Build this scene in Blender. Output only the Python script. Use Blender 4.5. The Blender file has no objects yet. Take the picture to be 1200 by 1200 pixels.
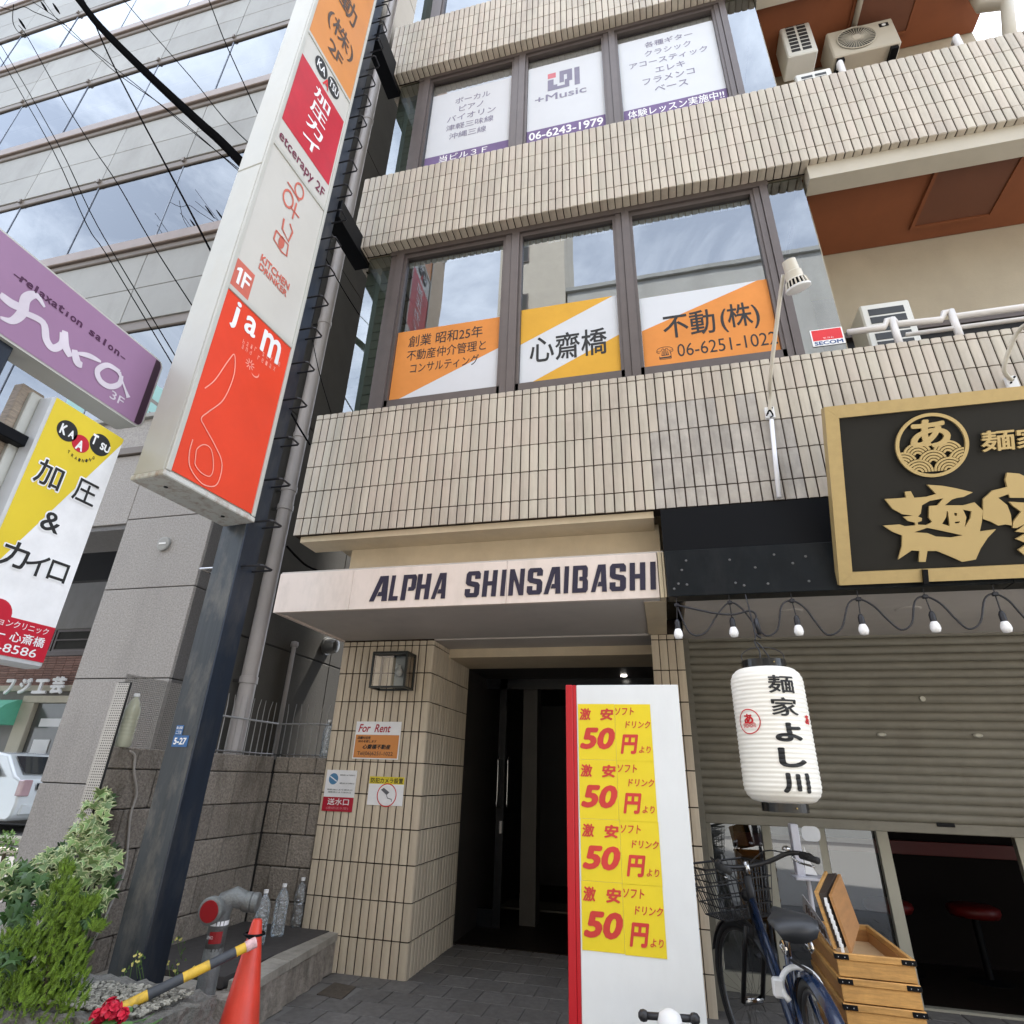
import bpy, bmesh, math, random
from math import sin, cos, pi, radians, sqrt, atan2
from mathutils import Vector, Matrix
random.seed(11)
S = bpy.context.scene
COL = S.collection

# ------------------------------------------------------------------ camera
CAM_H = 1.325
FPX, YAW, PITCH, ROLL = 675.95, radians(-14.6526), radians(24.6292), radians(1.83697)
_F = Vector((sin(YAW)*cos(PITCH), cos(YAW)*cos(PITCH), sin(PITCH)))
_R = Vector((cos(YAW), -sin(YAW), 0)); _U = _R.cross(_F)
CR = _R*cos(ROLL) + _U*sin(ROLL); CU = -_R*sin(ROLL) + _U*cos(ROLL); CF = _F
EYE = Vector((0, 0, CAM_H))
cam = bpy.data.cameras.new('camera'); camo = bpy.data.objects.new('camera', cam); COL.objects.link(camo)
cam.sensor_width = 36; cam.lens = FPX/1200*36; cam.clip_start = 0.05; cam.clip_end = 500
camo.matrix_world = Matrix(((CR.x, CU.x, -CF.x, 0), (CR.y, CU.y, -CF.y, 0), (CR.z, CU.z, -CF.z, CAM_H), (0, 0, 0, 1)))
S.camera = camo

# ------------------------------------------------------------------ sky, sun, exposure
SUN_EL, SUN_AZ = radians(60), radians(18)           # azimuth clockwise from +Y: behind the block, so the facade is in open shade
w = bpy.data.worlds.new("World"); S.world = w; w.use_nodes = True
nt = w.node_tree; nt.nodes.clear()
def wn(t, **k):
    n = nt.nodes.new(t)
    for a, b in k.items(): setattr(n, a, b)
    return n
wo = wn('ShaderNodeOutputWorld'); bg = wn('ShaderNodeBackground'); sky = wn('ShaderNodeTexSky')
sky.sky_type = 'NISHITA'; sky.sun_disc = False; sky.sun_elevation = SUN_EL; sky.sun_rotation = SUN_AZ
sky.air_density = 1.0; sky.dust_density = 1.5; sky.ozone_density = 2.0
tc = wn('ShaderNodeTexCoord'); mp = wn('ShaderNodeMapping'); mp.inputs['Scale'].default_value = (1, 1, 1.9)
n1 = wn('ShaderNodeTexNoise'); n1.inputs['Scale'].default_value = 3.6; n1.inputs['Detail'].default_value = 10; n1.inputs['Roughness'].default_value = .66
n1.inputs['Distortion'].default_value = .5
cr = wn('ShaderNodeValToRGB'); cr.color_ramp.elements[0].position = .38; cr.color_ramp.elements[1].position = .68
cr.color_ramp.elements[0].color = (.36, .36, .36, 1); cr.color_ramp.elements[1].color = (.85, .85, .85, 1)
mx = wn('ShaderNodeMixRGB'); mx.inputs['Color2'].default_value = (10.5, 11.2, 12.4, 1)
nt.links.new(tc.outputs['Generated'], mp.inputs['Vector']); nt.links.new(mp.outputs[0], n1.inputs['Vector'])
nt.links.new(n1.outputs['Fac'], cr.inputs[0]); nt.links.new(cr.outputs[0], mx.inputs['Fac'])
nt.links.new(sky.outputs[0], mx.inputs['Color1']); nt.links.new(mx.outputs[0], bg.inputs['Color'])
bg.inputs['Strength'].default_value = 0.12
nt.links.new(bg.outputs[0], wo.inputs[0])
sl = bpy.data.lights.new('sun', 'SUN'); sl.energy = 4.0; sl.angle = radians(1.5); sl.color = (1, .96, .9)
so = bpy.data.objects.new('sun', sl); COL.objects.link(so)
sd = Vector((sin(SUN_AZ)*cos(SUN_EL), cos(SUN_AZ)*cos(SUN_EL), sin(SUN_EL)))
so.rotation_euler = (-sd).to_track_quat('-Z', 'Y').to_euler(); so.location = (0, -5, 25)
S.view_settings.view_transform = 'Standard'; S.view_settings.look = 'None'; S.view_settings.gamma = 1
S.view_settings.exposure = 1.65
S.view_settings.use_curve_mapping = False
S.cycles.max_bounces = 8; S.cycles.transparent_max_bounces = 16; S.cycles.transmission_bounces = 8
S.cycles.caustics_reflective = False; S.cycles.caustics_refractive = False

# ------------------------------------------------------------------ photo pixel -> point on a real plane (1200 px photo)
def ray(x, y): return CR*((x-600)/FPX) - CU*((y-600)/FPX) + CF
def PP(x, y, O, N):
    d = ray(x, y); return EYE + d*((O-EYE).dot(N)/d.dot(N))
def PY(x, y, Y): return PP(x, y, Vector((0, Y, 0)), Vector((0, 1, 0)))
def PX(x, y, X): return PP(x, y, Vector((X, 0, 0)), Vector((1, 0, 0)))
def PZ(x, y, Z): return PP(x, y, Vector((0, 0, Z)), Vector((0, 0, 1)))
def scr(p):
    d = Vector(p)-EYE; z = d.dot(CF)
    return (600+FPX*d.dot(CR)/z, 600-FPX*d.dot(CU)/z) if z > .05 else None

# ------------------------------------------------------------------ materials
MATS = {}
def mat(name, c, r=.6, m=0., var=.12, ns=3., bump=0., bs=60., rnd=0., grime=0., gs=1.2, gcol=(.08, .07, .06), spec=.5, coat=0., alpha=None, emit=None, streak=1., sheen=0, trans=0, ior=1.45, c2=None):
    if name in MATS: return MATS[name]
    M = bpy.data.materials.new(name); M.use_nodes = True; MATS[name] = M
    t = M.node_tree; N = t.nodes; L = t.links
    b = N['Principled BSDF']; b.inputs['Roughness'].default_value = r; b.inputs['Metallic'].default_value = m
    b.inputs['Specular IOR Level'].default_value = spec; b.inputs['Coat Weight'].default_value = coat
    b.inputs['Transmission Weight'].default_value = trans; b.inputs['IOR'].default_value = ior
    geo = N.new('ShaderNodeNewGeometry'); mp = N.new('ShaderNodeMapping'); mp.inputs['Scale'].default_value = (1, 1, 1/streak)
    L.new(geo.outputs['Position'], mp.inputs[0])
    no = N.new('ShaderNodeTexNoise'); no.inputs['Scale'].default_value = ns; no.inputs['Detail'].default_value = 6; no.inputs['Roughness'].default_value = .65
    L.new(mp.outputs[0], no.inputs[0])
    rg = N.new('ShaderNodeMapRange'); rg.inputs['From Min'].default_value = .3; rg.inputs['From Max'].default_value = .7
    rg.inputs['To Min'].default_value = 1-var; rg.inputs['To Max'].default_value = 1+var
    L.new(no.outputs['Fac'], rg.inputs[0])
    mul = N.new('ShaderNodeVectorMath'); mul.operation = 'SCALE'; mul.inputs[0].default_value = c[:3]
    L.new(rg.outputs[0], mul.inputs['Scale']); out = mul.outputs[0]
    if rnd:
        oi = N.new('ShaderNodeObjectInfo'); ad = N.new('ShaderNodeMath'); ad.operation = 'ADD'
        L.new(oi.outputs['Random'], ad.inputs[0]); L.new(geo.outputs['Random Per Island'], ad.inputs[1])
        fr = N.new('ShaderNodeMath'); fr.operation = 'FRACT'; L.new(ad.outputs[0], fr.inputs[0])
        r2 = N.new('ShaderNodeMapRange'); r2.inputs['To Min'].default_value = 1-rnd; r2.inputs['To Max'].default_value = 1+rnd
        L.new(fr.outputs[0], r2.inputs[0])
        if c2:
            wn_ = N.new('ShaderNodeTexWhiteNoise'); wn_.noise_dimensions = '1D'; L.new(fr.outputs[0], wn_.inputs['W'])
            mc2 = N.new('ShaderNodeMixRGB'); mc2.inputs['Color1'].default_value = (*c[:3], 1); mc2.inputs['Color2'].default_value = (*c2, 1)
            L.new(wn_.outputs['Value'], mc2.inputs[0]); L.new(mc2.outputs[0], mul.inputs[0])
        m2 = N.new('ShaderNodeVectorMath'); m2.operation = 'SCALE'; L.new(out, m2.inputs[0]); L.new(r2.outputs[0], m2.inputs['Scale']); out = m2.outputs[0]
    if grime:
        n2 = N.new('ShaderNodeTexNoise'); n2.inputs['Scale'].default_value = gs; n2.inputs['Detail'].default_value = 8; n2.inputs['Roughness'].default_value = .7
        mp2 = N.new('ShaderNodeMapping'); mp2.inputs['Scale'].default_value = (1, 1, .35); mp2.inputs['Location'].default_value = (3.1, 1.7, .4)
        L.new(geo.outputs['Position'], mp2.inputs[0]); L.new(mp2.outputs[0], n2.inputs[0])
        r3 = N.new('ShaderNodeMapRange'); r3.inputs['From Min'].default_value = .48; r3.inputs['From Max'].default_value = .75; r3.inputs['To Max'].default_value = grime
        L.new(n2.outputs['Fac'], r3.inputs[0])
        mm = N.new('ShaderNodeMixRGB'); mm.inputs['Color2'].default_value = (*gcol, 1); L.new(r3.outputs[0], mm.inputs[0]); L.new(out, mm.inputs[1]); out = mm.outputs[0]
    L.new(out, b.inputs['Base Color'])
    if bump:
        nb = N.new('ShaderNodeTexNoise'); nb.inputs['Scale'].default_value = bs; nb.inputs['Detail'].default_value = 5
        L.new(geo.outputs['Position'], nb.inputs[0])
        bp = N.new('ShaderNodeBump'); bp.inputs['Strength'].default_value = bump; bp.inputs['Distance'].default_value = .01
        L.new(nb.outputs['Fac'], bp.inputs['Height']); L.new(bp.outputs[0], b.inputs['Normal'])
    if emit: b.inputs['Emission Color'].default_value = (*emit[:3], 1); b.inputs['Emission Strength'].default_value = emit[3]
    if sheen: b.inputs['Sheen Weight'].default_value = sheen
    return M

def glass(name, fac0=.10, fac1=.9, tint=(.8, .85, .87), rough=.0, wave=0., wscale=1., milk=0.):
    """flat architectural pane: mirror reflection over a tinted see-through"""
    if name in MATS: return MATS[name]
    M = bpy.data.materials.new(name); M.use_nodes = True; MATS[name] = M
    t = M.node_tree; N = t.nodes; L = t.links; N.clear()
    o = N.new('ShaderNodeOutputMaterial'); g = N.new('ShaderNodeBsdfGlossy'); g.inputs['Roughness'].default_value = rough
    g.inputs['Color'].default_value = (.90, .95, 1, 1)
    tr = N.new('ShaderNodeBsdfTransparent'); tr.inputs['Color'].default_value = (*tint, 1)
    f = N.new('ShaderNodeFresnel'); f.inputs['IOR'].default_value = 1.5
    r = N.new('ShaderNodeMapRange'); r.inputs['To Min'].default_value = fac0; r.inputs['To Max'].default_value = fac1
    m = N.new('ShaderNodeMixShader'); L.new(f.outputs[0], r.inputs[0]); L.new(r.outputs[0], m.inputs[0])
    L.new(tr.outputs[0], m.inputs[1]); L.new(g.outputs[0], m.inputs[2]); L.new(m.outputs[0], o.inputs[0])
    if milk:
        df = N.new('ShaderNodeBsdfDiffuse'); df.inputs['Color'].default_value = (.85, .87, .88, 1); tl = N.new('ShaderNodeBsdfTranslucent'); tl.inputs['Color'].default_value = (.85, .87, .88, 1)
        ad = N.new('ShaderNodeAddShader'); m3 = N.new('ShaderNodeMixShader'); m3.inputs[0].default_value = milk
        L.new(df.outputs[0], ad.inputs[0]); L.new(tl.outputs[0], ad.inputs[1]); L.new(m.outputs[0], m3.inputs[1]); L.new(ad.outputs[0], m3.inputs[2]); L.new(m3.outputs[0], o.inputs[0])
    if wave:
        geo = N.new('ShaderNodeNewGeometry'); nb = N.new('ShaderNodeTexNoise'); nb.inputs['Scale'].default_value = wscale; nb.inputs['Detail'].default_value = 1
        L.new(geo.outputs['Position'], nb.inputs[0])
        bp = N.new('ShaderNodeBump'); bp.inputs['Strength'].default_value = wave; bp.inputs['Distance'].default_value = .05
        L.new(nb.outputs['Fac'], bp.inputs['Height']); L.new(bp.outputs[0], g.inputs['Normal'])
    return M

# ------------------------------------------------------------------ objects
W = {}
def setp(o, label=None, cat=None, group=None, kind=None):
    if label: o['label'] = label
    if cat: o['category'] = cat
    if group: o['group'] = group
    if kind: o['kind'] = kind
    return o
def thing(name, label, cat, loc=(0, 0, 0), group=None, rotz=0):
    o = bpy.data.objects.new(name, None); COL.objects.link(o); o.location = loc; o.rotation_euler = (0, 0, rotz)
    o.empty_display_size = .1
    W[o] = Matrix.Translation(Vector(loc)) @ Matrix.Rotation(rotz, 4, 'Z')
    return setp(o, label, cat, group)
def adopt(o, parent):
    if parent is not None:
        o.parent = parent; o.matrix_parent_inverse = W[parent].inverted()
def link(name, me, loc, parent=None, rot=None):
    o = bpy.data.objects.new(name, me); COL.objects.link(o); o.location = loc
    mw = Matrix.Translation(Vector(loc))
    if rot is not None:
        o.rotation_euler = rot.to_euler(); mw = mw @ rot.to_4x4()
    W[o] = mw; adopt(o, parent); return o

class MB:
    def __init__(s): s.v = []; s.f = []; s.m = []; s.mi = 0
    def add(s, vs, fs):
        b = len(s.v); s.v += [Vector(v) for v in vs]; s.f += [[b+i for i in f] for f in fs]; s.m += [s.mi]*len(fs); return s
    def box(s, x0, x1, y0, y1, z0, z1, T=None):
        vs = [Vector(p) for p in ((x0,y0,z0),(x1,y0,z0),(x1,y1,z0),(x0,y1,z0),(x0,y0,z1),(x1,y0,z1),(x1,y1,z1),(x0,y1,z1))]
        if T: vs = [T @ v for v in vs]
        return s.add(vs, [(0,3,2,1),(4,5,6,7),(0,1,5,4),(1,2,6,5),(2,3,7,6),(3,0,4,7)])
    def bbox(s, x0, x1, y0, y1, z0, z1, b=.004, T=None):
        """box with chamfered edges"""
        if min(x1-x0, y1-y0, z1-z0) < 2.2*b: return s.box(x0, x1, y0, y1, z0, z1, T)
        vs = []; 
        for x, sx in ((x0, 1), (x1, -1)):
            for y, sy in ((y0, 1), (y1, -1)):
                for z, sz in ((z0, 1), (z1, -1)):
                    vs += [Vector((x, y+sy*b, z+sz*b)), Vector((x+sx*b, y, z+sz*b)), Vector((x+sx*b, y+sy*b, z))]
        if T: vs = [T @ v for v in vs]
        def i(a, b_, c, k): return ((a*2+b_)*2+c)*3+k
        fs = []
        for a in (0, 1):
            q = [i(a,0,0,0), i(a,1,0,0), i(a,1,1,0), i(a,0,1,0)]; fs.append(q if a else q[::-1])
            q = [i(0,a,0,1), i(1,a,0,1), i(1,a,1,1), i(0,a,1,1)]; fs.append(q[::-1] if a else q)
            q = [i(0,0,a,2), i(1,0,a,2), i(1,1,a,2), i(0,1,a,2)]; fs.append(q if a else q[::-1])
        for a in (0, 1):
            for c in (0, 1):
                fs.append([i(a,c,0,0), i(a,c,1,0), i(a,c,1,1), i(a,c,0,1)])
                fs.append([i(a,0,c,0), i(a,1,c,0), i(a,1,c,2), i(a,0,c,2)])
                fs.append([i(0,a,c,1), i(1,a,c,1), i(1,a,c,2), i(0,a,c,2)])
        for a in (0, 1):
            for c in (0, 1):
                for d in (0, 1): fs.append([i(a,c,d,0), i(a,c,d,1), i(a,c,d,2)])
        return s.add(vs, fs)
    def quad(s, a, b, c, d): return s.add([a, b, c, d], [(0, 1, 2, 3)])
    def tube(s, pts, r, n=8, caps=True, r1=None):
        pts = [Vector(p) for p in pts]; rings = []; up = None
        for i, p in enumerate(pts):
            d = (pts[min(i+1, len(pts)-1)] - pts[max(i-1, 0)])
            d = d.normalized() if d.length > 1e-9 else Vector((0, 0, 1))
            if up is None:
                up = Vector((0, 0, 1)) if abs(d.z) < .9 else Vector((1, 0, 0))
            a = d.cross(up)
            if a.length < 1e-6: a = d.orthogonal()
            a.normalize(); b = a.cross(d).normalized(); up = b
            rr = r if r1 is None else r + (r1-r)*i/max(1, len(pts)-1)
            if isinstance(r, (list, tuple)): rr = r[i]
            rings.append([p + a*(rr*cos(2*pi*k/n)) + b*(rr*sin(2*pi*k/n)) for k in range(n)])
        vs = [v for g in rings for v in g]; fs = []
        for i in range(len(pts)-1):
            for k in range(n): fs.append((i*n+k, i*n+(k+1) % n, (i+1)*n+(k+1) % n, (i+1)*n+k))
        if caps: fs.append(tuple(range(n))[::-1]); fs.append(tuple((len(pts)-1)*n+k for k in range(n)))
        return s.add(vs, fs)
    def lathe(s, prof, c=(0, 0, 0), n=24, T=None, cap=True):
        """prof: [(radius, height)] about local z"""
        vs = []; c = Vector(c)
        for (r, h) in prof:
            for k in range(n):
                p = Vector((r*cos(2*pi*k/n), r*sin(2*pi*k/n), h)); p = T @ p if T else p
                vs.append(c+p)
        fs = [(i*n+k, i*n+(k+1) % n, (i+1)*n+(k+1) % n, (i+1)*n+k) for i in range(len(prof)-1) for k in range(n)]
        if cap: fs.append(tuple(range(n))[::-1]); fs.append(tuple((len(prof)-1)*n+k for k in range(n)))
        return s.add(vs, fs)
    def prism(s, poly, F, n0, n1, hole=False):
        """poly in frame uv, extruded between n0 and n1"""
        k = len(poly); vs = [F.p(u, v, n0) for u, v in poly] + [F.p(u, v, n1) for u, v in poly]
        fs = [tuple(range(k))[::-1], tuple(range(k, 2*k))] + [(i, (i+1) % k, k+(i+1) % k, k+i) for i in range(k)]
        return s.add(vs, fs)
    def build(s, name, m, parent=None, smooth=False, kind=None, label=None, auto=None, bevel=0, pt=None, mods=None):
        if not s.v: return None
        xs = [v.x for v in s.v]; ys = [v.y for v in s.v]; zs = [v.z for v in s.v]
        loc = Vector(pt) if pt else Vector(((min(xs)+max(xs))/2, (min(ys)+max(ys))/2, min(zs)))
        me = bpy.data.meshes.new(name); me.from_pydata([v-loc for v in s.v], [], s.f)
        ms = m if isinstance(m, (list, tuple)) else [m]
        for q in ms: me.materials.append(q)
        if len(ms) > 1: me.polygons.foreach_set('material_index', s.m)
        if smooth:
            me.polygons.foreach_set('use_smooth', [True]*len(me.polygons))
        me.update()
        if smooth and auto is not None:
            me.set_sharp_from_angle(angle=radians(auto))
        o = link(name, me, loc, parent)
        if bevel:
            b = o.modifiers.new('bevel', 'BEVEL'); b.width = bevel; b.segments = 2; b.limit_method = 'ANGLE'
        return setp(o, label=label, kind=kind)

class Fr:
    """a flat frame in the world: origin, right, up (metres); n points to whoever reads it"""
    def __init__(s, O, U, V): s.O = Vector(O); s.U = Vector(U).normalized(); s.V = Vector(V).normalized(); s.N = s.U.cross(s.V)
    def p(s, u, v, n=0): return s.O + s.U*u + s.V*v + s.N*n
    def uv(s, x, y, n=0):
        q = PP(x, y, s.p(0, 0, n), s.N) - s.O; return q.dot(s.U), q.dot(s.V)
def FY(x, y, z): return Fr((x, y, z), (1, 0, 0), (0, 0, 1))
def FXp(x, y, z): return Fr((x, y, z), (0, 1, 0), (0, 0, 1))

def text_mesh(s, bold=0, ext=0., res=3):
    """flat glyphs; bold = the same glyphs laid over each other, each a hair above the last"""
    c = bpy.data.curves.new('t', 'FONT'); c.body = s; c.resolution_u = res; c.size = 1
    o = bpy.data.objects.new('t', c); COL.objects.link(o)
    me = bpy.data.meshes.new_from_object(o.evaluated_get(bpy.context.evaluated_depsgraph_get()))
    v0 = [v.co.copy() for v in me.vertices]; f0 = [list(p.vertices) for p in me.polygons]
    bpy.data.objects.remove(o); bpy.data.curves.remove(c); bpy.data.meshes.remove(me)
    if not bold: return v0, f0
    vs, fs = [], []
    for k in range(8):
        a = k*pi/4+.2; b = len(vs)
        vs += [Vector((v.x+bold*cos(a), v.y+bold*sin(a), .00006*k)) for v in v0]; fs += [[b+i for i in f] for f in f0]
    return vs, fs
def txt(s, F, ll, ur, m, parent=None, name='lettering', bold=0., shear=0., n=.002, ext=0., px=True, label=None, arc=0., res=3, mb=None):
    """write s so that it fills the box from lower-left ll to upper-right ur (photo pixels or metres) on frame F"""
    a = F.uv(*ll) if px else ll; b = F.uv(*ur) if px else ur
    vs, fs = text_mesh(s, bold, 0, res)
    if not vs: return None
    if shear: vs = [Vector((v.x+v.y*shear, v.y, v.z)) for v in vs]
    x0 = min(v.x for v in vs); x1 = max(v.x for v in vs); y0 = min(v.y for v in vs); y1 = max(v.y for v in vs)
    sx = (b[0]-a[0])/(x1-x0); sy = (b[1]-a[1])/max(1e-6, (y1-y0))
    def put(v, n_):
        u, q = a[0]+(v.x-x0)*sx, a[1]+(v.y-y0)*sy
        if arc: q += arc*(1-((v.x-x0)/(x1-x0)*2-1)**2)
        return F.p(u, q, n_+v.z)
    B = mb or MB()
    if ext:
        k = len(vs); from collections import Counter
        cnt = Counter(); 
        for f in fs:
            for i in range(len(f)): cnt[(f[i], f[(i+1) % len(f)])] += 1
        sides = [(i, j, k+j, k+i) for (i, j) in cnt if (j, i) not in cnt]
        B.add([put(v, n) for v in vs] + [put(v, n+ext) for v in vs], [[k+i for i in f] for f in fs] + [tuple(q) for q in sides])
    else: B.add([put(v, n) for v in vs], fs)
    if mb: return None
    return B.build(name, m, parent, label=label)
def disc(F, u, v, r, n=.002, k=28, r0=0, a0=0, a1=2*pi, ry=None, mb=None):
    B = mb or MB(); ry = ry or r
    if r0:
        full = abs(a1-a0-2*pi) < 1e-6; q = r0/r
        P = [F.p(u+r*cos(a0+(a1-a0)*i/k), v+ry*sin(a0+(a1-a0)*i/k), n) for i in range(k+1)] + [F.p(u+r0*cos(a0+(a1-a0)*i/k), v+ry*q*sin(a0+(a1-a0)*i/k), n) for i in range(k+1)]
        B.add(P, [(i, i+1, k+2+i, k+1+i) for i in range(k)])
    else: B.add([F.p(u+r*cos(2*pi*i/k), v+ry*sin(2*pi*i/k), n) for i in range(k)], [tuple(range(k))])
    return B
def poly(F, pts, n=.002, px=True, mb=None):
    B = mb or MB(); P = [F.uv(*p) if px else p for p in pts]
    B.add([F.p(u, v, n) for u, v in P], [tuple(range(len(P)))]); return B
def stroke(F, pts, w_, n=.002, px=True, mb=None, h=0.):
    """ribbon of width w_ along pts"""
    B = mb or MB(); P = [Vector(F.uv(*p) if px else p) for p in pts]; L_, R_ = [], []
    for i, p in enumerate(P):
        d = (P[min(i+1, len(P)-1)]-P[max(i-1, 0)]).normalized(); q = Vector((-d.y, d.x))
        ww = w_[i] if isinstance(w_, (list, tuple)) else w_
        L_.append(p+q*ww/2); R_.append(p-q*ww/2)
    k = len(P); vs = [F.p(a.x, a.y, n) for a in L_]+[F.p(a.x, a.y, n) for a in R_]
    B.add(vs, [(k+i, k+i+1, i+1, i) for i in range(k-1)]); return B
def smooth_pts(P, m=6):
    out = []; P = [Vector(p) for p in P]
    for i in range(len(P)-1):
        a, b, c, d = P[max(i-1, 0)], P[i], P[i+1], P[min(i+2, len(P)-1)]
        for k in range(m):
            t = k/m; out.append(.5*((2*b)+(-a+c)*t+(2*a-5*b+4*c-d)*t*t+(-a+3*b-3*c+d)*t**3))
    out.append(P[-1]); return out
def dup_tree(o, parent=None, delta=None):
    c = o.copy(); COL.objects.link(c); W[c] = W[o].copy()
    if parent is not None: c.parent = parent
    for ch in list(o.children): dup_tree(ch, c)
    return c

# ================================================================== materials
m_tile = mat('glazed_tile', (.49, .445, .36), c2=(.485, .42, .345), r=.55, var=.11, ns=11, streak=9, rnd=.06, grime=.6, gs=2.6, gcol=(.27, .235, .19), spec=.5)
m_tile_old = mat('stained_tile', (.40, .365, .32), r=.6, var=.16, ns=9, rnd=.10, grime=.75, gs=4, gcol=(.2, .185, .165))
m_ptile = mat('pillar_tile', (.58, .50, .375), c2=(.57, .48, .36), r=.5, var=.10, ns=11, streak=9, rnd=.08, grime=.4, gs=2.2, gcol=(.22, .18, .14))
m_grout = mat('dark_grout', (.045, .033, .027), r=.95, spec=.1)
m_cream = mat('cream_render', (.60, .50, .35), r=.8, var=.06, ns=6, bump=.15, bs=180, grime=.3, gcol=(.3, .24, .17))
m_fascia = mat('canopy_panel', (.74, .64, .57), r=.45, var=.04, ns=4, grime=.5, gs=7, gcol=(.5, .43, .37))
m_soffit = mat('grey_soffit', (.52, .48, .44), r=.7, var=.06, ns=2, grime=.25, gcol=(.2, .19, .18))
m_orange = mat('orange_soffit', (.20, .062, .022), r=.7, var=.08, ns=3, grime=.3, gcol=(.2, .07, .03))
m_hatch = mat('hatch_panel', (.13, .048, .025), r=.6, var=.05)
m_wallb = mat('balcony_wall', (.44, .385, .29), r=.85, var=.05, bump=.2, bs=120, grime=.2, gcol=(.25, .2, .15))
m_beam = mat('painted_beam', (.46, .42, .34), r=.6, var=.05, grime=.3, gcol=(.3, .26, .2))
m_frame = mat('bronze_frame', (.115, .095, .088), r=.42, m=.35, var=.08, ns=8)
m_dark = mat('dark_interior', (.02, .02, .022), r=.8)
m_room = mat('office_interior', (.12, .12, .115), r=.9)
m_white = mat('white_paint', (.75, .75, .74), r=.45, var=.04)
m_black = mat('black_paint', (.004, .0045, .006), r=.45, var=.1, spec=.15)
m_blackm = mat('black_board', (.007, .009, .011), r=.35, spec=.2, var=.2, ns=8, grime=.4, gs=5, gcol=(.035, .036, .038))
m_gold = mat('gold_frame', (.46, .34, .15), r=.42, m=.25, var=.06, ns=20)
m_goldl = mat('gold_letter', (.50, .37, .16), r=.45, m=.2, var=.05)
m_signblk = mat('sign_black', (.018, .017, .014), r=.55, spec=.25)
m_shut = mat('shutter_paint', (.185, .172, .135), r=.5, var=.14, ns=5, streak=.3, grime=.65, gs=4, gcol=(.14, .12, .09))
m_alu = mat('door_aluminium', (.38, .37, .31), r=.4, m=.3, var=.04)
m_steel = mat('steel', (.5, .5, .5), r=.25, m=1)
m_glassw = glass('window_glass', .20, .95, (.62, .67, .68), wave=.015, wscale=1.5)
m_glass3 = glass('upper_window_glass', .13, .9, (.78, .8, .84), wave=.02, wscale=1.2)
m_glassc = glass('corner_glass', .20, .95, (.62, .72, .72))
m_glassd = glass('door_glass', .15, .9, (.45, .47, .47), wave=.04, wscale=1.2)
m_red = mat('red_print', (.62, .02, .025), r=.5)
m_txt = mat('dark_lettering', (.018, .014, .035), r=.6, var=.2, ns=6)
m_blktxt = mat('black_ink', (.015, .015, .015), r=.6)
m_whtxt = mat('white_ink', (.82, .82, .82), r=.5)

# ================================================================== main building
bld = thing('office_building', 'beige tiled office block with three wide window bands above the shop and entrance', 'building', (1, 5, 0))
XR = 4.6                       # right end of what is built
# tile meshes ------------------------------------------------------
TP = .06685                    # pitch across
def tile_mesh(wd, ht, m, dp=.009):
    P = [(-wd/2, .004), (-wd/2+.004, .0), (0, -.0025), (wd/2-.004, .0), (wd/2, .004)]
    P = [(-wd/2, dp)] + P + [(wd/2, dp)]
    k = len(P); vs = [(x, y, 0) for x, y in P] + [(x, y, ht) for x, y in P]
    fs = [(i, i+1, k+i+1, k+i) for i in range(k-1)] + [tuple(range(k))[::-1], tuple(range(k, 2*k))]
    me = bpy.data.meshes.new('tile'); me.from_pydata(vs, [], fs); me.materials.append(m)
    return me
TM = {}
tiles = []                     # (area, mesh key, location, rotation z, material)
def tile(x, y, z, wd, ht, rot='F', m=None):
    m = m or m_tile
    j = lambda a: random.uniform(-a, a)
    tiles.append((wd, ht, Vector((x+j(.0006), y+(j(.0012) if rot == 'F' else 0), z+j(.0008))), rot, m))
GT = .0085
def band(zb, rows, x0, xr, y, stain=None, under=True):
    """front face tiles; rows = z levels from bottom up"""
    n = int((xr-x0)/TP)
    B = MB(); B.box(x0+.004, xr, y+.008, y+.14, zb+.006, rows[-1]-.002); B.build('wall_band', m_grout, bld)
    for i in range(n):
        x = x0+TP*(i+.5)
        for a, b in zip(rows[:-1], rows[1:]):
            mm = m_tile_old if stain and stain(x, a) else m_tile
            tile(x, y, a+GT/2, TP-GT, b-a-GT, 'F', mm)
    if under:
        for i in range(n): tile(x0+TP*(i+.5), y+.0, zb, TP-GT, .118, 'U', m_tile)
        for k in range(4): tile(x0+.12, y+.125+TP*(k+.5), zb, TP-GT, .12, 'UL', m_tile)
D = 3.6
def zz(q): return q*D+CAM_H
rows2 = [2.97, 3.114, 3.345, 3.571, 3.805, 4.032, 4.083]
stain = lambda x, z: (.07 < x < .98 and z < 3.6) and (z < 3.4 or random.random() < .6 or .1 < x < .5)
band(2.97, rows2, -2.695, XR, D, stain, under=False)
rows3 = [6.05, 6.196, 6.427, 6.655, 6.885, 7.104]
band(6.05, rows3, -2.695, XR, D)
rows4 = [8.955, 9.10, 9.33, 9.56, 9.79, 10.02]
XR4 = 3.85
band(8.955, rows4, -2.695, XR4, D)
# concrete cores / slabs behind the bands
for zb, zt in ((2.97, 4.06), (6.05, 7.09), (8.955, 10.0)):
    B = MB(); B.box(-2.66, XR4 if zb > 8 else XR, D+.145, D+.2, zb+.03, zt); B.build('wall_core', m_cream, bld)
B = MB(); B.box(-2.64, .03, 3.635, 3.86, 2.925, 2.972); B.build('slab_edge', m_cream, bld)
B = MB(); B.box(-2.315, .06, 3.862, 3.95, 2.62, 2.9695); B.build('upper_wall', m_cream, bld)
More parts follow.
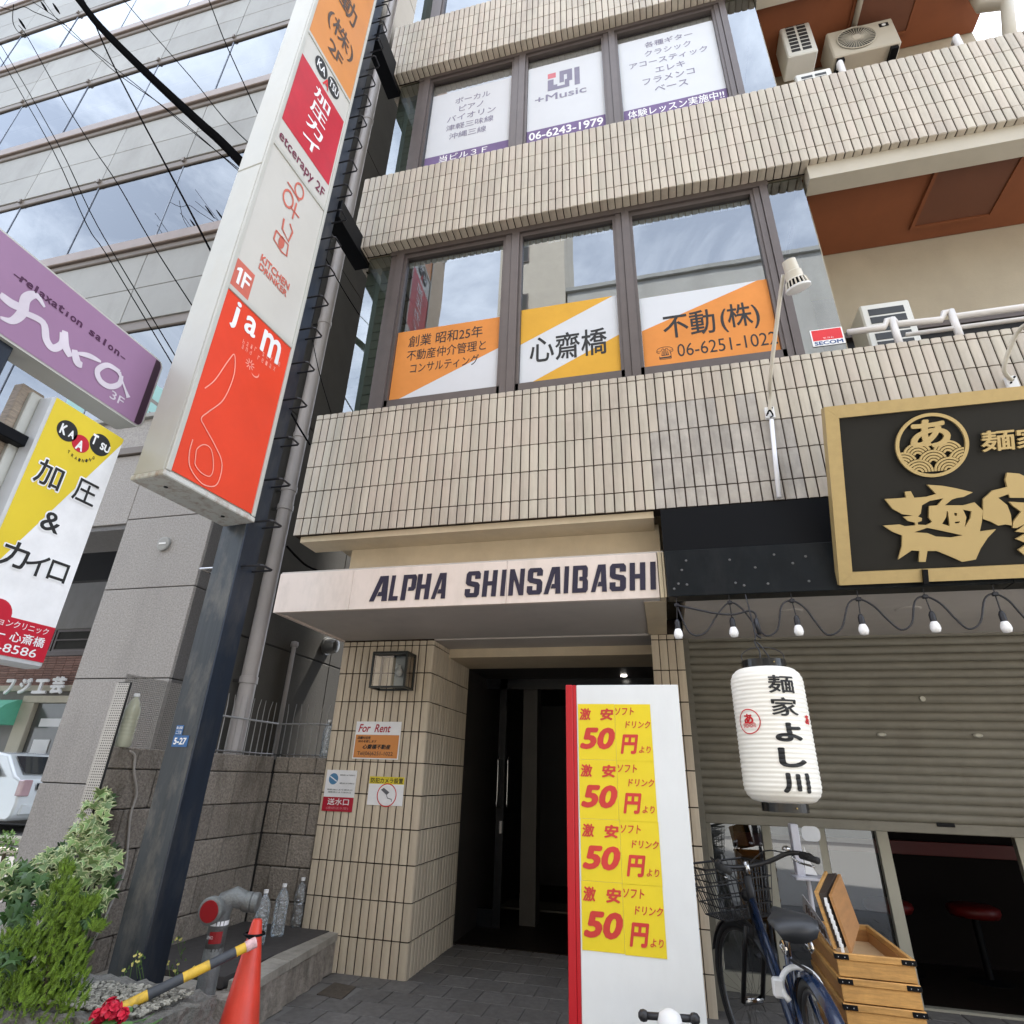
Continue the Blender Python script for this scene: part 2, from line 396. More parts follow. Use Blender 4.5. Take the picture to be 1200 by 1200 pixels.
# slabs (ceilings of each storey) and far walls so that no sky leaks in
for z in (2.98, 6.06, 8.965):
    B = MB(); B.box(-2.64, 1.50, D+.21, 8.5, z+.10, z+.25); B.build('floor_slab', m_cream, bld)
B = MB(); B.box(-2.64, -2.55, 4.05, 8.5, 3.24, 12.1); B.build('side_wall', m_wallb, bld)
B = MB(); B.box(-2.66, XR4, 3.63, 8.5, 12.1, 18); B.build('sun_block_mass', m_wallb, bld)  # unseen mass added on top to keep direct sun off the street front
B = MB(); B.box(1.58, XR4, 8.4, 8.5, 2.4, 12.1); B.box(XR4-.1, XR4, 4.75, 8.4, 2.4, 12.1); B.build('rear_wall', m_wallb, bld)
B = MB(); B.box(-2.55, 1.58, 7.6, 7.7, 2.4, 12.1); B.build('back_wall', m_room, bld)
B = MB(); B.box(1.50, 1.58, 4.0, 7.6, 3.24, 12.1); B.build('inner_wall', m_wallb, bld)
# soffit return strips left of the windows
# windows ----------------------------------------------------------
YW = 3.72
def window(x0, x1, z0, z1, gm, lab=None):
    f = MB(); t = .045
    f.box(x0, x1, YW+.012, YW+.07, z0, z0+(t if z0 > 5 else .19)); f.box(x0, x1, YW+.012, YW+.07, z1-t, z1)
    f.box(x0, x0+t*.6, YW+.012, YW+.07, z0+t, z1-t); f.box(x1-t*.6, x1, YW+.012, YW+.07, z0+t, z1-t)
    wf = f.build('window', m_frame, bld)
    g = MB(); g.quad((x0+t*.6, YW+.045, z0+t), (x1-t*.6, YW+.045, z0+t), (x1-t*.6, YW+.045, z1-t), (x0+t*.6, YW+.045, z1-t))
    g.build('pane', gm, wf)
    return wf
def mullion(x0, x1, z0, z1):
    B = MB(); B.box(x0, x0+(x1-x0)*.42, YW, YW+.1, z0, z1); B.box(x0+(x1-x0)*.46, x1, YW-.012, YW+.1, z0, z1)
    B.box(x0+.004, x1-.004, YW+.03, YW+.09, z0, z1); B.build('mullion', m_frame, bld)
for lvl, (z0, z1, gm) in enumerate(((4.06, 5.99, m_glassw), (7.08, 8.90, m_glass3), (9.99, 11.9, m_glassw))):
    xs = [(-2.292, -2.152), (-1.117, -.985), (-.098, .024), (1.075, 1.185)]
    for a, b in xs: mullion(a, b, z0, z1)
    for (a, b), (c, d) in zip(xs[:-1], xs[1:]): window(b, c, z0, z1, gm)
    B = MB(); B.box(-2.30, 1.20, YW-.01, YW+.1, z1, z1+.16); B.build('window_head', m_frame, bld)
    # glazed corners either side
    g = MB(); g.quad((-2.545, YW+.02, z0), (-2.292, YW+.02, z0), (-2.292, YW+.02, z1+.05), (-2.545, YW+.02, z1+.05))
    g.quad((-2.545, YW+.6, z0), (-2.545, YW+.02, z0), (-2.545, YW+.02, z1+.05), (-2.545, YW+.6, z1+.05))
    g.build('corner_pane', m_glassc, bld)
    g = MB(); g.quad((1.185, YW+.02, z0), (1.47, YW+.02, z0), (1.47, YW+.02, z1+.05), (1.185, YW+.02, z1+.05))
    g.quad((1.47, YW+.02, z0), (1.47, YW+.45, z0), (1.47, YW+.45, z1+.05), (1.47, YW+.02, z1+.05))
    g.build('corner_pane', m_glassc, bld)
    if lvl < 1:
        # white blind drawn at the very top: a strip with a toothed lower edge
        B = MB()
        for (a, b), (c, d) in zip(xs[:-1], xs[1:]):
            x = b+.03
            while x < c-.05:
                B.box(x, x+.05, YW+.075, YW+.078, z1-.10-(.0 if int(x*40) % 2 else .02), z1-.045); x += .058
        B.build('vertical_blind', m_white, bld)
    # room behind
    if lvl == 1:
        for (a, b), (c, d) in zip(xs[:-1], xs[1:]):
            B = MB(); B.box(b+.01, c-.01, YW+.085, YW+.09, z0, z1-.02); B.build('bright_room_sheet', mat('bright_room_cream', (.62, .59, .52), r=.8, var=.03), bld)  # cream sheet added in place of the bright lit room behind the glass
    B = MB(); B.quad((-2.54, 5.4, z0-.3), (1.46, 5.4, z0-.3), (1.46, 5.4, z1+.3), (-2.54, 5.4, z1+.3))
    B.build('room_wall', m_room, bld)
    B = MB(); B.box(-2.52, -2.40, 3.95, 4.5, z0-.1, z1+.1); B.build('inner_tile_pier', m_wallb, bld)
    if lvl < 2:
        B = MB(); z = z0+.05
        while z < z1: B.box(-2.60+.0, -2.585+.02, 3.80, 3.99, z, z+.112); z += .12
        # little tiles of the pier seen through the corner glass
        C_ = MB(); z = z0+.02
        while z < z1:
            C_.bbox(-2.51, -2.41, 3.935, 3.949, z, z+.1); z += .107
        C_.build('pier_tile', m_wallb, bld, kind='stuff')

# balcony on the right ----------------------------------------------
for zb in (6.05, 8.955):
    XE = XR4 if zb > 8 else XR
    B = MB(); B.box(1.50, XE, 3.655, 3.82, zb-.16, zb+.002); B.build('balcony_beam', m_beam, bld)
    B = MB(); B.box(1.50, XE, 3.822, 4.62, zb-.05, zb+.05); B.build('balcony_soffit', m_orange, bld)
    F = Fr((0, 0, zb-.052), (1, 0, 0), (0, 1, 0))
    for xo in ((2.54, 3.9) if zb < 8 else (2.54,)):
        B = MB(); x0, x1, y0, y1 = xo, xo+.59, 3.86, 4.43
        for a in ((x0-.03, x1+.03, y0-.03, y0), (x0-.03, x1+.03, y1, y1+.03), (x0-.03, x0, y0, y1), (x1, x1+.03, y0, y1)):
            B.box(*a, zb-.075, zb-.051)
        fr_ = B.build('hatch_frame', m_orange, bld)
        B = MB(); B.box(x0+.002, x1-.002, y0+.002, y1-.002, zb-.062, zb-.0515); B.build('hatch_panel', m_hatch, fr_)
for za_, zb_ in ((5.02, 6.06), (8.0, 8.96), (3.0, 4.1)):
    B = MB(); B.box(1.58, XR if za_ < 8 else XR4, 4.63, 4.75, za_, zb_); B.build('balcony_back_wall', m_wallb, bld)
B = MB(); B.box(1.58, XR, 4.66, 4.70, 4.1, 4.97); B.build('balcony_window', m_dark, bld)
B = MB(); B.box(1.58, XR, 4.60, 4.66, 4.965, 5.02); B.box(1.58, XR, 4.61, 4.66, 4.1, 4.16); B.build('balcony_window_frame', m_frame, bld)
# canopy over the entrance -----------------------------------------
YC = 3.662; ZC = 2.383
xs = [-2.776, -2.155, -.98, .03]
for a, b in zip(xs[:-1], xs[1:]):
    B = MB(); B.bbox(a+.001, b-.001, YC, YC+.03, ZC, 2.686, .002); B.build('fascia_panel', m_fascia, bld)
B = MB(); B.bbox(-2.776, -2.745, YC+.032, 4.70, ZC, 2.686, .002); B.build('fascia_return', m_fascia, bld)
B = MB(); B.box(-2.745, .03, YC+.032, YC+.10, ZC+.004, 2.66); B.build('canopy_edge', m_soffit, bld)
B = MB(); B.box(-2.74, -.075, YC+.10, 4.72, ZC+.012, 2.60); B.build('canopy_soffit', m_soffit, bld)
B = MB(); B.box(-.073, .068, YC+.101, 4.72, ZC+.001, 2.59); B.build('canopy_rib', m_cream, bld)
B = MB(); B.box(-2.77, .07, YC+.01, 4.7, 2.6865, 2.70); B.build('canopy_cover', m_soffit, bld)
B = MB(); B.bbox(.034, .058, YC-.006, YC+.01, ZC-.002, 2.69, .002); B.bbox(.061, .074, YC-.004, YC+.01, ZC, 2.688, .002)
B.build('edge_trim', mat('yellowed_trim', (.62, .53, .36), r=.4), bld)
lets = thing('wall_lettering', 'large dark violet capital letters spelling the building name on the entrance canopy', 'sign letters', (-.97, YC, 2.43))
F = FY(-2.776, YC-.001, 0)
# cut-out capitals placed one by one
word = [('A',432.5,454.5),('L',455,467),('P',469,486.5),('H',486,503.5),('A',505,523),
        ('S',544,562.5),('H',564.5,582.5),('I',586,592.8),('N',595.5,614.8),('S',617,636.5),('A',637,658.5),('I',660.5,667.5),('B',670.5,690.5),('A',692.5,713),('S',714.5,735.5),('H',738,758.5),('I',762.5,770.8)]
def cap_poly(ch):
    """heavy stencil capitals on a unit box: list of polygons"""
    t = .34
    if ch == 'I': return [[(0,0),(1,0),(1,1),(0,1)]]
    if ch == 'L': return [[(0,0),(1,0),(1,.17),(.42,.17),(.42,1),(0,1)]]
    if ch == 'H': return [[(0,0),(t,0),(t,1),(0,1)],[(1-t,0),(1,0),(1,1),(1-t,1)],[(t,.42),(1-t,.42),(1-t,.58),(t,.58)]]
    if ch == 'N': return [[(0,0),(.3,0),(.3,1),(0,1)],[(.7,0),(1,0),(1,1),(.7,1)],[(.3,1),(.3,.62),(.7,0),(.7,.38)]]
    if ch == 'A': return [[(0,0),(.27,0),(.62,.80),(.62,1),(.42,1)],[(.70,0),(1,0),(.90,1),(.622,1),(.622,.36),(.70,.20)],[(.41,.20),(.698,.20),(.62,.36),(.48,.36)]]
    if ch == 'P': return [[(0,0),(t,0),(t,1),(0,1)],[(t,1),(.88,1),(1,.9),(1,.46),(.88,.36),(.48,.36),(.48,.5),(.66,.5),(.66,.84),(t,.84)]]
    if ch == 'B': return [[(0,0),(t,0),(t,1),(0,1)],[(t,1),(.86,1),(.97,.9),(.97,.6),(.9,.53),(.44,.53),(.44,.58),(.63,.58),(.63,.84),(t,.84)],
                          [(t,0),(.88,0),(1,.1),(1,.42),(.9,.53),(.44,.53),(.44,.44),(.66,.44),(.66,.16),(t,.16)]]
    if ch == 'S': return [[(0,.1),(.14,0),(.86,0),(1,.1),(1,.46),(.86,.56),(.36,.62),(.36,.84),(.62,.84),(.62,.70),(1,.70),(1,.9),(.86,1),(.14,1),(0,.9),(0,.54),(.14,.46),(.64,.38),(.64,.16),(.36,.16),(.36,.32),(0,.32)]]
for ch, xa, xb in word:
    def basey(x): return 704.5-(x-434)*(704.5-692.0)/(771-434)
    ua, va = F.uv(xa, basey(xa)); ub, vb = F.uv(xb, basey(xb))
    va = 2.4365; H = .187; lean = .010
    B = MB()
    for P in cap_poly(ch):
        pts = [(ua+(ub-ua-lean)*x+lean*y, va+H*y) for x, y in P]
        B.prism(pts, F, .0, .004)
    o = B.build('letter', m_txt, lets)
# pillars ----------------------------------------------------------
YP = 4.7
prow = [0, .225, .46, .695, .93, 1.165, 1.40, 1.635, 1.87, 2.105, 2.34, 2.383]
B = MB(); B.box(-2.757, -1.897, YP+.008, 5.70, 0, 2.5); B.build('pillar', m_grout, bld)
for i in range(13):
    for a, b in zip(prow[:-1], prow[1:]): tile(-2.759+TP*(i+.5), YP, a+GT/2, TP-GT, b-a-GT, 'F', m_ptile)
for i in range(15):
    for a, b in zip(prow[:-1], prow[1:]): tile(-1.889, YP+.004+.0672*(i+.5), a+GT/2, .0615, b-a-GT, 'R', m_ptile)
B = MB(); B.box(-.056, .183, YP+.008, 5.28, 0, 2.5); B.build('pillar', m_grout, bld)
for i in range(4):
    for a, b in zip(prow[:-1], prow[1:]): tile(-.061+.062*(i+.5), YP, a+GT/2, .0565, b-a-GT, 'F', m_ptile)
# entrance ---------------------------------------------------------
B = MB(); B.box(-1.888, -.062, 5.10, 5.70, 2.305, 2.383); B.build('lintel', m_cream, bld)
B = MB(); B.box(-1.95, .0, 4.722, 5.7, 2.3835, 2.8); B.build('entrance_ceiling', m_soffit, bld)
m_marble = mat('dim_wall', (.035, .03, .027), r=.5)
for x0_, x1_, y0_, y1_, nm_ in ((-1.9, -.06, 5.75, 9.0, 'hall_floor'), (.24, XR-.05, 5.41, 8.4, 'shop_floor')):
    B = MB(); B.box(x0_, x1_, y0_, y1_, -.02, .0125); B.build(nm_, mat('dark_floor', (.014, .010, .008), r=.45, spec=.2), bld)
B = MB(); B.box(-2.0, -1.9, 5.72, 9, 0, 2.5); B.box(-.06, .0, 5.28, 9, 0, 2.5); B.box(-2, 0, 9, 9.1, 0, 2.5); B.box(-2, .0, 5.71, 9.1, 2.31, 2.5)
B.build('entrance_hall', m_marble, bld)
for a, b in ((626, 645),):
    xa = PY(612, 900, 6.6).x; xb = PY(629, 900, 6.6).x
    B = MB(); B.box(xa, xb, 6.6, 6.8, 0, 2.309); B.build('hall_column', mat('hall_column_paint', (.07, .064, .055), r=.6), bld)
B = MB(); B.box(-1.9, -.06, 7.30, 7.75, .013, .03); B.build('step_tiles', mat('hall_step', (.14, .13, .10), r=.5), bld)
# glazed entrance doors with long steel handles
dr = MB(); xd = PY(588, 900, 6.4).x
m_door = mat('black_door', (.012, .013, .015), r=.2)
dr.box(xd-.045, xd+.03, 6.4, 6.45, 0, 2.31); dr.box(-1.9, -.06, 6.4, 6.45, 2.2, 2.31); dr.box(-1.9, xd-.05, 6.4, 6.45, 0, .16)
dd = dr.build('door', m_door, bld)
for x in (583.5, 595):
    u = PY(x, 900, 6.3).x; s_ = 1 if x > 590 else 1
    z0, z1 = PY(x, 946, 6.3).z, PY(x, 889, 6.3).z
    B = MB(); B.tube(smooth_pts([(u, 6.40, z1), (u, 6.3, z1), (u, 6.3, z1-.1), (u, 6.3, z0+.1), (u, 6.3, z0), (u+(.03 if x < 590 else -.03), 6.40, z0)], 4), .008, 8)
    B.build('handle', m_steel, dd, smooth=True)
B = MB(); p = PY(586.5, 970, 6.38); B.box(p.x-.012, p.x+.012, 6.38, 6.398, p.z-.05, p.z+.06); B.build('lock_plate', m_steel, dd)
B = MB(); p = PY(731, 791, 6.2); B.lathe([(.03, 0), (.03, .012)], (p.x, p.y, 2.297), 16); B.build('ceiling_lamp', mat('lit_lamp', (.9, .9, .85), emit=(1, .95, .85, 4)), bld)
# shop front ---------------------------------------------------------
B = MB(); B.box(.19, XR, 3.70, 5.3, ZC+.004, 2.8); B.build('shop_ceiling', m_soffit, bld)
B = MB(); B.box(.075, XR, 3.592, 3.70, 2.665, 2.962); B.build('black_panel', m_black, bld)
B = MB(); B.bbox(.078, 1.9, 3.575, 3.70, 2.362, 2.661, .003); B.box(1.902, XR, 3.575, 3.70, 2.362, 2.661); sp = B.build('marble_panel', m_blackm, bld)
B = MB()
for (x, y) in ((804,657),(799,668),(795,684),(805,685),(855,656),(862,683),(900,684),(907,650),(948,681),(944,652),(790,690),(872,686),(929,660),(885,665)):
    p = PY(x, y, 3.575); B.lathe([(.008, 0), (.005, .004)], p, 8, Matrix.Rotation(pi/2, 3, 'X'))
B.build('glue_spot', mat('old_glue', (.13, .13, .13), r=.3), sp, kind='stuff')
for x, y in ((927, 717), (1064, 714)):
    p = PZ(x, y, ZC+.002); B = MB(); B.lathe([(.065, 0), (.075, .004), (.075, .006)], (p.x, p.y, ZC-.002), 28)
    B.build('downlight', m_soffit, bld)
# shutter
shut = thing('roller_shutter', 'half lowered grey-green roller shutter with horizontal slats behind the paper lantern', 'shutter', (2.2, 4.93, 1.07))
zs0, pitch = 1.125, .0592
k = 0
while zs0+pitch*k < 2.38:
    z = zs0+pitch*k; B = MB(); prof = []
    for (yy, q) in ((.0, .0), (-.004, .08), (-.011, .30), (-.013, .55), (-.010, .80), (-.001, .93), (.006, .95), (.006, 1.0)):
        prof.append((4.93+yy, z+q*pitch))
    X0, X1 = .232, XR
    vs = [(X0, y, zq) for y, zq in prof] + [(X1, y, zq) for y, zq in prof]; n = len(prof)
    B.add(vs, [(i, n+i, n+i+1, i+1) for i in range(n-1)]); B.build('slat', m_shut, shut, smooth=True, auto=50); k += 1
B = MB(); B.bbox(.232, XR, 4.905, 4.94, 1.062, 1.124, .004); bar = B.build('bottom_bar', m_shut, shut)
for x, y, dx in ((1113, 967, .075),):
    p = PY(x, y, 4.9); B = MB(); B.bbox(p.x-dx, p.x+dx*.4, 4.898, 4.904, p.z-.012, p.z+.012, .002); B.build('lock', m_black, bar)
for x, y in ((1033, 861), (1146, 862)):
    p = PY(x, y, 4.91); B = MB(); B.lathe([(.03, 0), (.03, .006), (.02, .012)], p, 20, Matrix.Diagonal((1, 1, 1)) @ Matrix.Rotation(pi/2, 3, 'X') @ Matrix.Diagonal((1, .45, 1)))
    B.build('key_plate', m_alu, shut)
p = PY(1081, 819, 4.91); B = MB(); B.lathe([(.02, 0), (.018, .008)], p, 12, Matrix.Rotation(pi/2, 3, 'X')); B.build('key_plate', m_alu, shut)
B = MB(); B.box(.187, .2315, 4.86, 4.99, 0, 2.383); B.build('guide_rail', m_shut, shut)
B = MB(); B.box(.19, XR, 4.99, 5.27, 1.16, 1.2); B.build('shutter_back', m_dark, shut)
# sliding doors of the shop
YD = 5.3
def post_(x0, x1, y=YD, z1=1.6): 
    B = MB(); B.bbox(x0, x1, y, y+.05, .03, z1, .003); return B.build('door_frame', m_alu, bld)
post_(.244, .285); post_(.652, .715); post_(1.045, 1.10, YD+.03); post_(1.427, 1.503, YD-.03); post_(2.30, 2.37, YD)
B = MB(); B.bbox(.19, 1.5, YD-.01, YD+.05, 0.0, .118, .003); B.build('kick_plate', m_alu, bld)
B = MB(); B.bbox(1.5, XR, YD+.04, YD+.10, 0.0, .02, .003); B.build('door_track', m_alu, bld)
for a, b, y in ((.285, .652, YD+.02), (.715, 1.045, YD+.02), (1.10, 1.427, YD+.03), (2.37, 3.4, YD+.02)):
    g = MB(); g.quad((a, y, .118), (b, y, .118), (b, y, 1.6), (a, y, 1.6)); g.build('door_pane', m_glassd, bld)
B = MB(); B.box(.287, .45, YD+.05, YD+.06, .118, 1.6); B.build('frosted_film', mat('grey_film', (.30, .31, .29), r=.3), bld)
# shop interior
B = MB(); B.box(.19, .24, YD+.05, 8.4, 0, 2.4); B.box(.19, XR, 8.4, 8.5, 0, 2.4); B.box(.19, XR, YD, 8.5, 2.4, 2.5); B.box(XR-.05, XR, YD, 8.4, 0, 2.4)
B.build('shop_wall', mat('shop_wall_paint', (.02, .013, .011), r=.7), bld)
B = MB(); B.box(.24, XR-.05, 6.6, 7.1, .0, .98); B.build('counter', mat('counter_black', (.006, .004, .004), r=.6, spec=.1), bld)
m_redc = mat('red_lacquer', (.11, .005, .005), r=.45)
za = PY(1100, 1003, 6.55).z; zb_ = PY(1100, 990, 6.55).z
B = MB(); B.bbox(.24, XR-.05, 6.52, 6.60, za, zb_+.02, .003); B.build('counter_edge', m_redc, bld)
B = MB(); z0 = PY(1100, 988, 7.2).z; B.box(.24, XR-.05, 7.2, 7.25, z0, z0+.5); B.build('menu_wall', mat('dim_red', (.2, .03, .02), r=.6), bld)
B = MB()
for xa, xb in ((1068, 1090), (1094, 1117), (1136, 1160)):
    p, q = PY(xa, 989, 7.19), PY(xb, 977, 7.19); B.box(p.x, q.x, 7.185, 7.198, p.z, q.z+.04)
B.build('menu_card', mat('dim_card', (.3, .22, .18), r=.7), bld)
for (x, y, nm) in ((1140, 1066, 'red round bar stool seat seen through the open shop door'), (1040, 1060, 'red round bar stool behind the glass door beside the crates')):
    p = PZ(x, y, .52) if False else PY(x, y, 6.2)
    st = thing('bar_stool', nm, 'stool', (p.x, 6.2, 0), 'red stools inside the shop')
    B = MB(); B.lathe([(.02, p.z-.05), (.16, p.z-.045), (.18, p.z-.01), (.175, p.z+.02), (.14, p.z+.035), (.02, p.z+.04)], (p.x, 6.2, 0), 28); B.build('seat', m_redc, st, smooth=True)
    B = MB(); B.lathe([(.15, 0), (.15, .015), (.025, .03), (.025, p.z-.05)], (p.x, 6.2, 0), 20); B.build('leg', m_black, st, smooth=True, auto=30)

# ---- tiles: the 300 that show largest are objects, the rest one joined part
def tile_T(t):
    wd, ht, p, rot, m = t
    if rot == 'F': return Matrix.Translation(p)
    if rot == 'R': return Matrix.Translation(p) @ Matrix.Rotation(pi/2, 4, 'Z')
    lay = Matrix(((1, 0, 0, 0), (0, 0, 1, 0), (0, -1, 0, .0), (0, 0, 0, 1)))      # height along +y, face down
    lay = Matrix(((-1, 0, 0, 0), (0, 0, 1, 0), (0, 1, 0, 0), (0, 0, 0, 1)))
    if rot == 'U': return Matrix.Translation(p+Vector((0, .003, .0))) @ lay
    if rot == 'UL': return Matrix.Translation(p) @ Matrix.Rotation(pi/2, 4, 'Z') @ lay
def tkey(t): return (round(t[0], 4), round(t[1], 4), t[4].name)
def scr_area(t):
    T = tile_T(t); c = [scr(T @ Vector(q)) for q in ((-t[0]/2, 0, 0), (t[0]/2, 0, 0), (t[0]/2, 0, t[1]), (-t[0]/2, 0, t[1]))]
    if any(q is None for q in c): return 0
    if not all(-5 < q[0] < 1205 and -5 < q[1] < 1205 for q in c): return 0
    cx_, cy_ = c[0]
    if 985 < cx_ and cy_ > 470 and t[3] == 'F' and t[2].y < 4: return 0          # behind the gold sign
    if 665 < cx_ < 790 and cy_ > 810: return 0                                    # behind the white board
    return abs(sum(c[i][0]*c[(i+1) % 4][1]-c[(i+1) % 4][0]*c[i][1] for i in range(4)))/2
order = sorted(range(len(tiles)), key=lambda i: -scr_area(tiles[i]))
rest = {}
for rank, i in enumerate(order):
    t = tiles[i]; k = tkey(t)
    if k not in TM: TM[k] = tile_mesh(t[0], t[1], t[4])
    T = tile_T(t)
    if rank < 300:
        o = bpy.data.objects.new('tile', TM[k]); COL.objects.link(o); o.matrix_basis = T; W[o] = T; adopt(o, bld)
    else: rest.setdefault(0, []).append((T, TM[k], t[4]))
vs, fs, mi = [], [], []; mlist = [m_tile, m_tile_old, m_ptile]
for T, me, m in rest[0]:
    b = len(vs); vs += [T @ v.co for v in me.vertices]; fs += [[b+i for i in p.vertices] for p in me.polygons]; mi += [mlist.index(m)]*len(me.polygons)
me = bpy.data.meshes.new('tile'); me.from_pydata(vs, [], fs)
for m in mlist: me.materials.append(m)
me.polygons.foreach_set('material_index', mi)
setp(link('tile_field', me, (0, 0, 0), bld), kind='stuff')

# ================================================================== neighbour block on the left
m_gran = mat('grey_granite', (.32, .30, .28), r=.6, var=.34, ns=75, bump=.25, bs=220, rnd=.04, grime=.3, gs=2.5, gcol=(.15, .14, .13))
m_grand = mat('dark_granite', (.12, .115, .112), r=.55, var=.25, ns=70, rnd=.05)
m_conc = mat('concrete_panel', (.31, .31, .295), r=.7, var=.06, ns=1.2, bump=.15, bs=60, rnd=.09, grime=.6, gs=2.2, gcol=(.22, .215, .20))
m_copper = mat('brown_sill', (.21, .165, .14), r=.4, m=.4, var=.12, ns=5)
m_brown = mat('brown_frame', (.15, .125, .105), r=.5, var=.1)
m_glassn = glass('sky_glass', .135, 1, (.12, .15, .18), wave=.05, wscale=.8)
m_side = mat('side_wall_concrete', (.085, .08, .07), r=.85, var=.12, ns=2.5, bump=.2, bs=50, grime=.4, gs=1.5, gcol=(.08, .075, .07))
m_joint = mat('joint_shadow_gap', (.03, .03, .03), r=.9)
nb = thing('office_tower', 'grey concrete office tower with long bands of sky-reflecting glass above a granite base', 'building', (-6, 5, 0))
XN, YG, YB = -3.6, 3.72, 4.10
# granite pier: slabs with open joints
B = MB(); B.box(-4.49, XN-.012, YG+.012, YG+.5, 0, 3.98); B.build('pier_core', m_joint, nb)
zj = [0, .45, 1.186, 1.926, 2.652, 3.30, 3.98]
for a, b in zip(zj[:-1], zj[1:]):
    B = MB(); B.bbox(-4.50, XN, YG, YG+.03, a+.004, b-.004, .003); B.build('granite_slab', m_gran, nb)
    for q in range(2):
        B = MB(); B.bbox(XN-.025, XN, YG+.032+q*.3, YG+.328+q*.3, a+.004, b-.004, .003); B.build('granite_slab', m_grand, nb)
for a in range(4):
    x1 = -4.505-a*1.25
    B = MB(); B.bbox(x1-1.24, x1, YG, YG+.5, 3.265, 3.98, .004); B.build('granite_slab', m_gran, nb)
B = MB(); B.box(-9.6, -4.5, YG+.02, YG+.48, 3.22, 3.263); B.build('lintel_base', m_grand, nb)
# cornice
B = MB(); B.bbox(-9.6, XN, YG-.03, YG+.5, 3.985, 4.06, .004); B.build('cornice', m_brown, nb)
B = MB(); B.bbox(-9.6, XN, YG+.02, YG+.5, 4.061, 4.40, .004); B.build('parapet', m_gran, nb)
B = MB(); B.bbox(-9.6, XN, YG-.02, YG+.5, 4.402, 4.45, .004); B.build('parapet_cap', m_conc, nb)
# round badge on the pier
p = PY(193, 638, YG); B = MB(); B.lathe([(.062, 0), (.062, .02), (.05, .024)], p, 28, Matrix.Rotation(pi/2, 3, 'X')); bd = B.build('round_badge', m_conc, nb)
B = MB(); B.box(p.x-.035, p.x+.035, YG-.028, YG-.0245, p.z-.008, p.z+.008); B.build('badge_line', m_white, bd)
# side wall facing the alley
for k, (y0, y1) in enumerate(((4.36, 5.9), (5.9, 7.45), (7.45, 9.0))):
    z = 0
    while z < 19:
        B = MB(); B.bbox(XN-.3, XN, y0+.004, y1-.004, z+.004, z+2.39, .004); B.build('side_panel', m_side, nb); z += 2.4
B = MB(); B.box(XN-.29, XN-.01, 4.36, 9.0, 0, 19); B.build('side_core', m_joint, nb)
# storeys
lv = [(4.46, 6.0)] + [(b, t) for b, t in ((7.60, 9.08), (10.73, 12.19), (13.83, 15.17), (16.86, 18.2))]
solid = [(6.0, 7.60), (9.08, 10.73), (12.19, 13.83), (15.17, 16.86)]
XL = -24.2
for i, (z0, z1) in enumerate(lv):
    k = 0; x = XN-.02
    while x > XL:
        x0 = x-1.5 if k else -4.56
        g = MB(); tl = random.uniform(-.004, .004); t2 = random.uniform(-.004, .004)
        g.quad((x0+.007, YB-.018+tl, z0), (x-.007, YB-.018-tl, z0), (x-.007, YB-.018-tl+t2, z1), (x0+.007, YB-.018+tl+t2, z1))
        g.build('pane', m_glassn, nb)
        B = MB(); B.box(x0-.007, x0+.007, YB-.026, YB+.01, z0, z1); B.build('glazing_bar', MATS.get('silicone') or mat('silicone', (.22, .25, .31), r=.5), nb)
        x = x0; k += 1
for z0, z1 in solid:
    # from the top of the solid strip down: copper sill, grey panels in two rows, dark frame
    B = MB(); B.bbox(XL, XN, YB-.10, YB+.04, z1-.17, z1, .01); B.build('sill', m_copper, nb)
    B = MB(); B.bbox(XL, XN, YB-.06, YB+.04, z1-.26, z1-.172, .01); B.build('sill', m_brown, nb)
    B = MB(); B.bbox(XL, XN, YB-.045, YB+.04, z0, z0+.11, .01); B.build('frame_head', m_brown, nb)
    B = MB(); B.box(XL, XN, YB-.012, YB+.04, z0+.112, z0+.18); B.build('frame_head', m_brown, nb)
    zm = (z0+.18+z1-.26)/2-.02; k = 0; x = XN
    while x > XL:
        x0 = x-1.5 if k else -4.56
        for a, b in ((z0+.182, zm-.005), (zm+.005, z1-.262)):
            B = MB(); B.bbox(x0+.006, x-.006, YB-.03, YB+.03, a, b, .004); B.build('concrete_panel', m_conc, nb)
        B = MB(); B.box(x0-.02, x0+.02, YB-.075, YB-.05, z0+.06, z0+.13); B.build('bracket', m_brown, nb)
        x = x0; k += 1
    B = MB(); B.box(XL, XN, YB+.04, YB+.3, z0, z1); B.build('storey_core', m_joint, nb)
B = MB(); B.box(XL, XN-.31, 7, 7.1, 4.0, 19); B.build('dark_core', m_dark, nb)
B = MB(); B.box(XL, XN-.31, YB+.3, 7, 18.2, 18.4); B.build('roof', m_conc, nb)
# teal sheet painted as a building's reflection in the lowest glass
m_teal = mat('teal_reflection', (.22, .42, .40), r=.45, var=.05)
a, b, c, d = (PY(178, 448, YB), PY(230, 482, YB), PY(230, 520, YB), PY(120, 520, YB))
teal = MB(); Ft = FY(0, YB, 0)
teal.prism([(-4.0-.0, 4.46), (-3.9, 4.62), (PY(200, 462, YB).x, PY(200, 462, YB).z), (a.x, a.z), (PY(150, 430, YB).x, PY(150, 430, YB).z), (-6.4, 5.6), (-6.4, 4.46)][::-1], Ft, .0, .02)
to = teal.build('reflected_teal', m_teal, nb)
B = MB(); stroke(Ft, [(150, 450), (175, 467), (205, 489)], .035, .022, mb=B); B.build('reflected_line', m_brown, to)
B = MB(); poly(Ft, [(176, 483), (192, 491), (186, 507)], .024, mb=B); B.build('reflected_opening', m_brown, to)

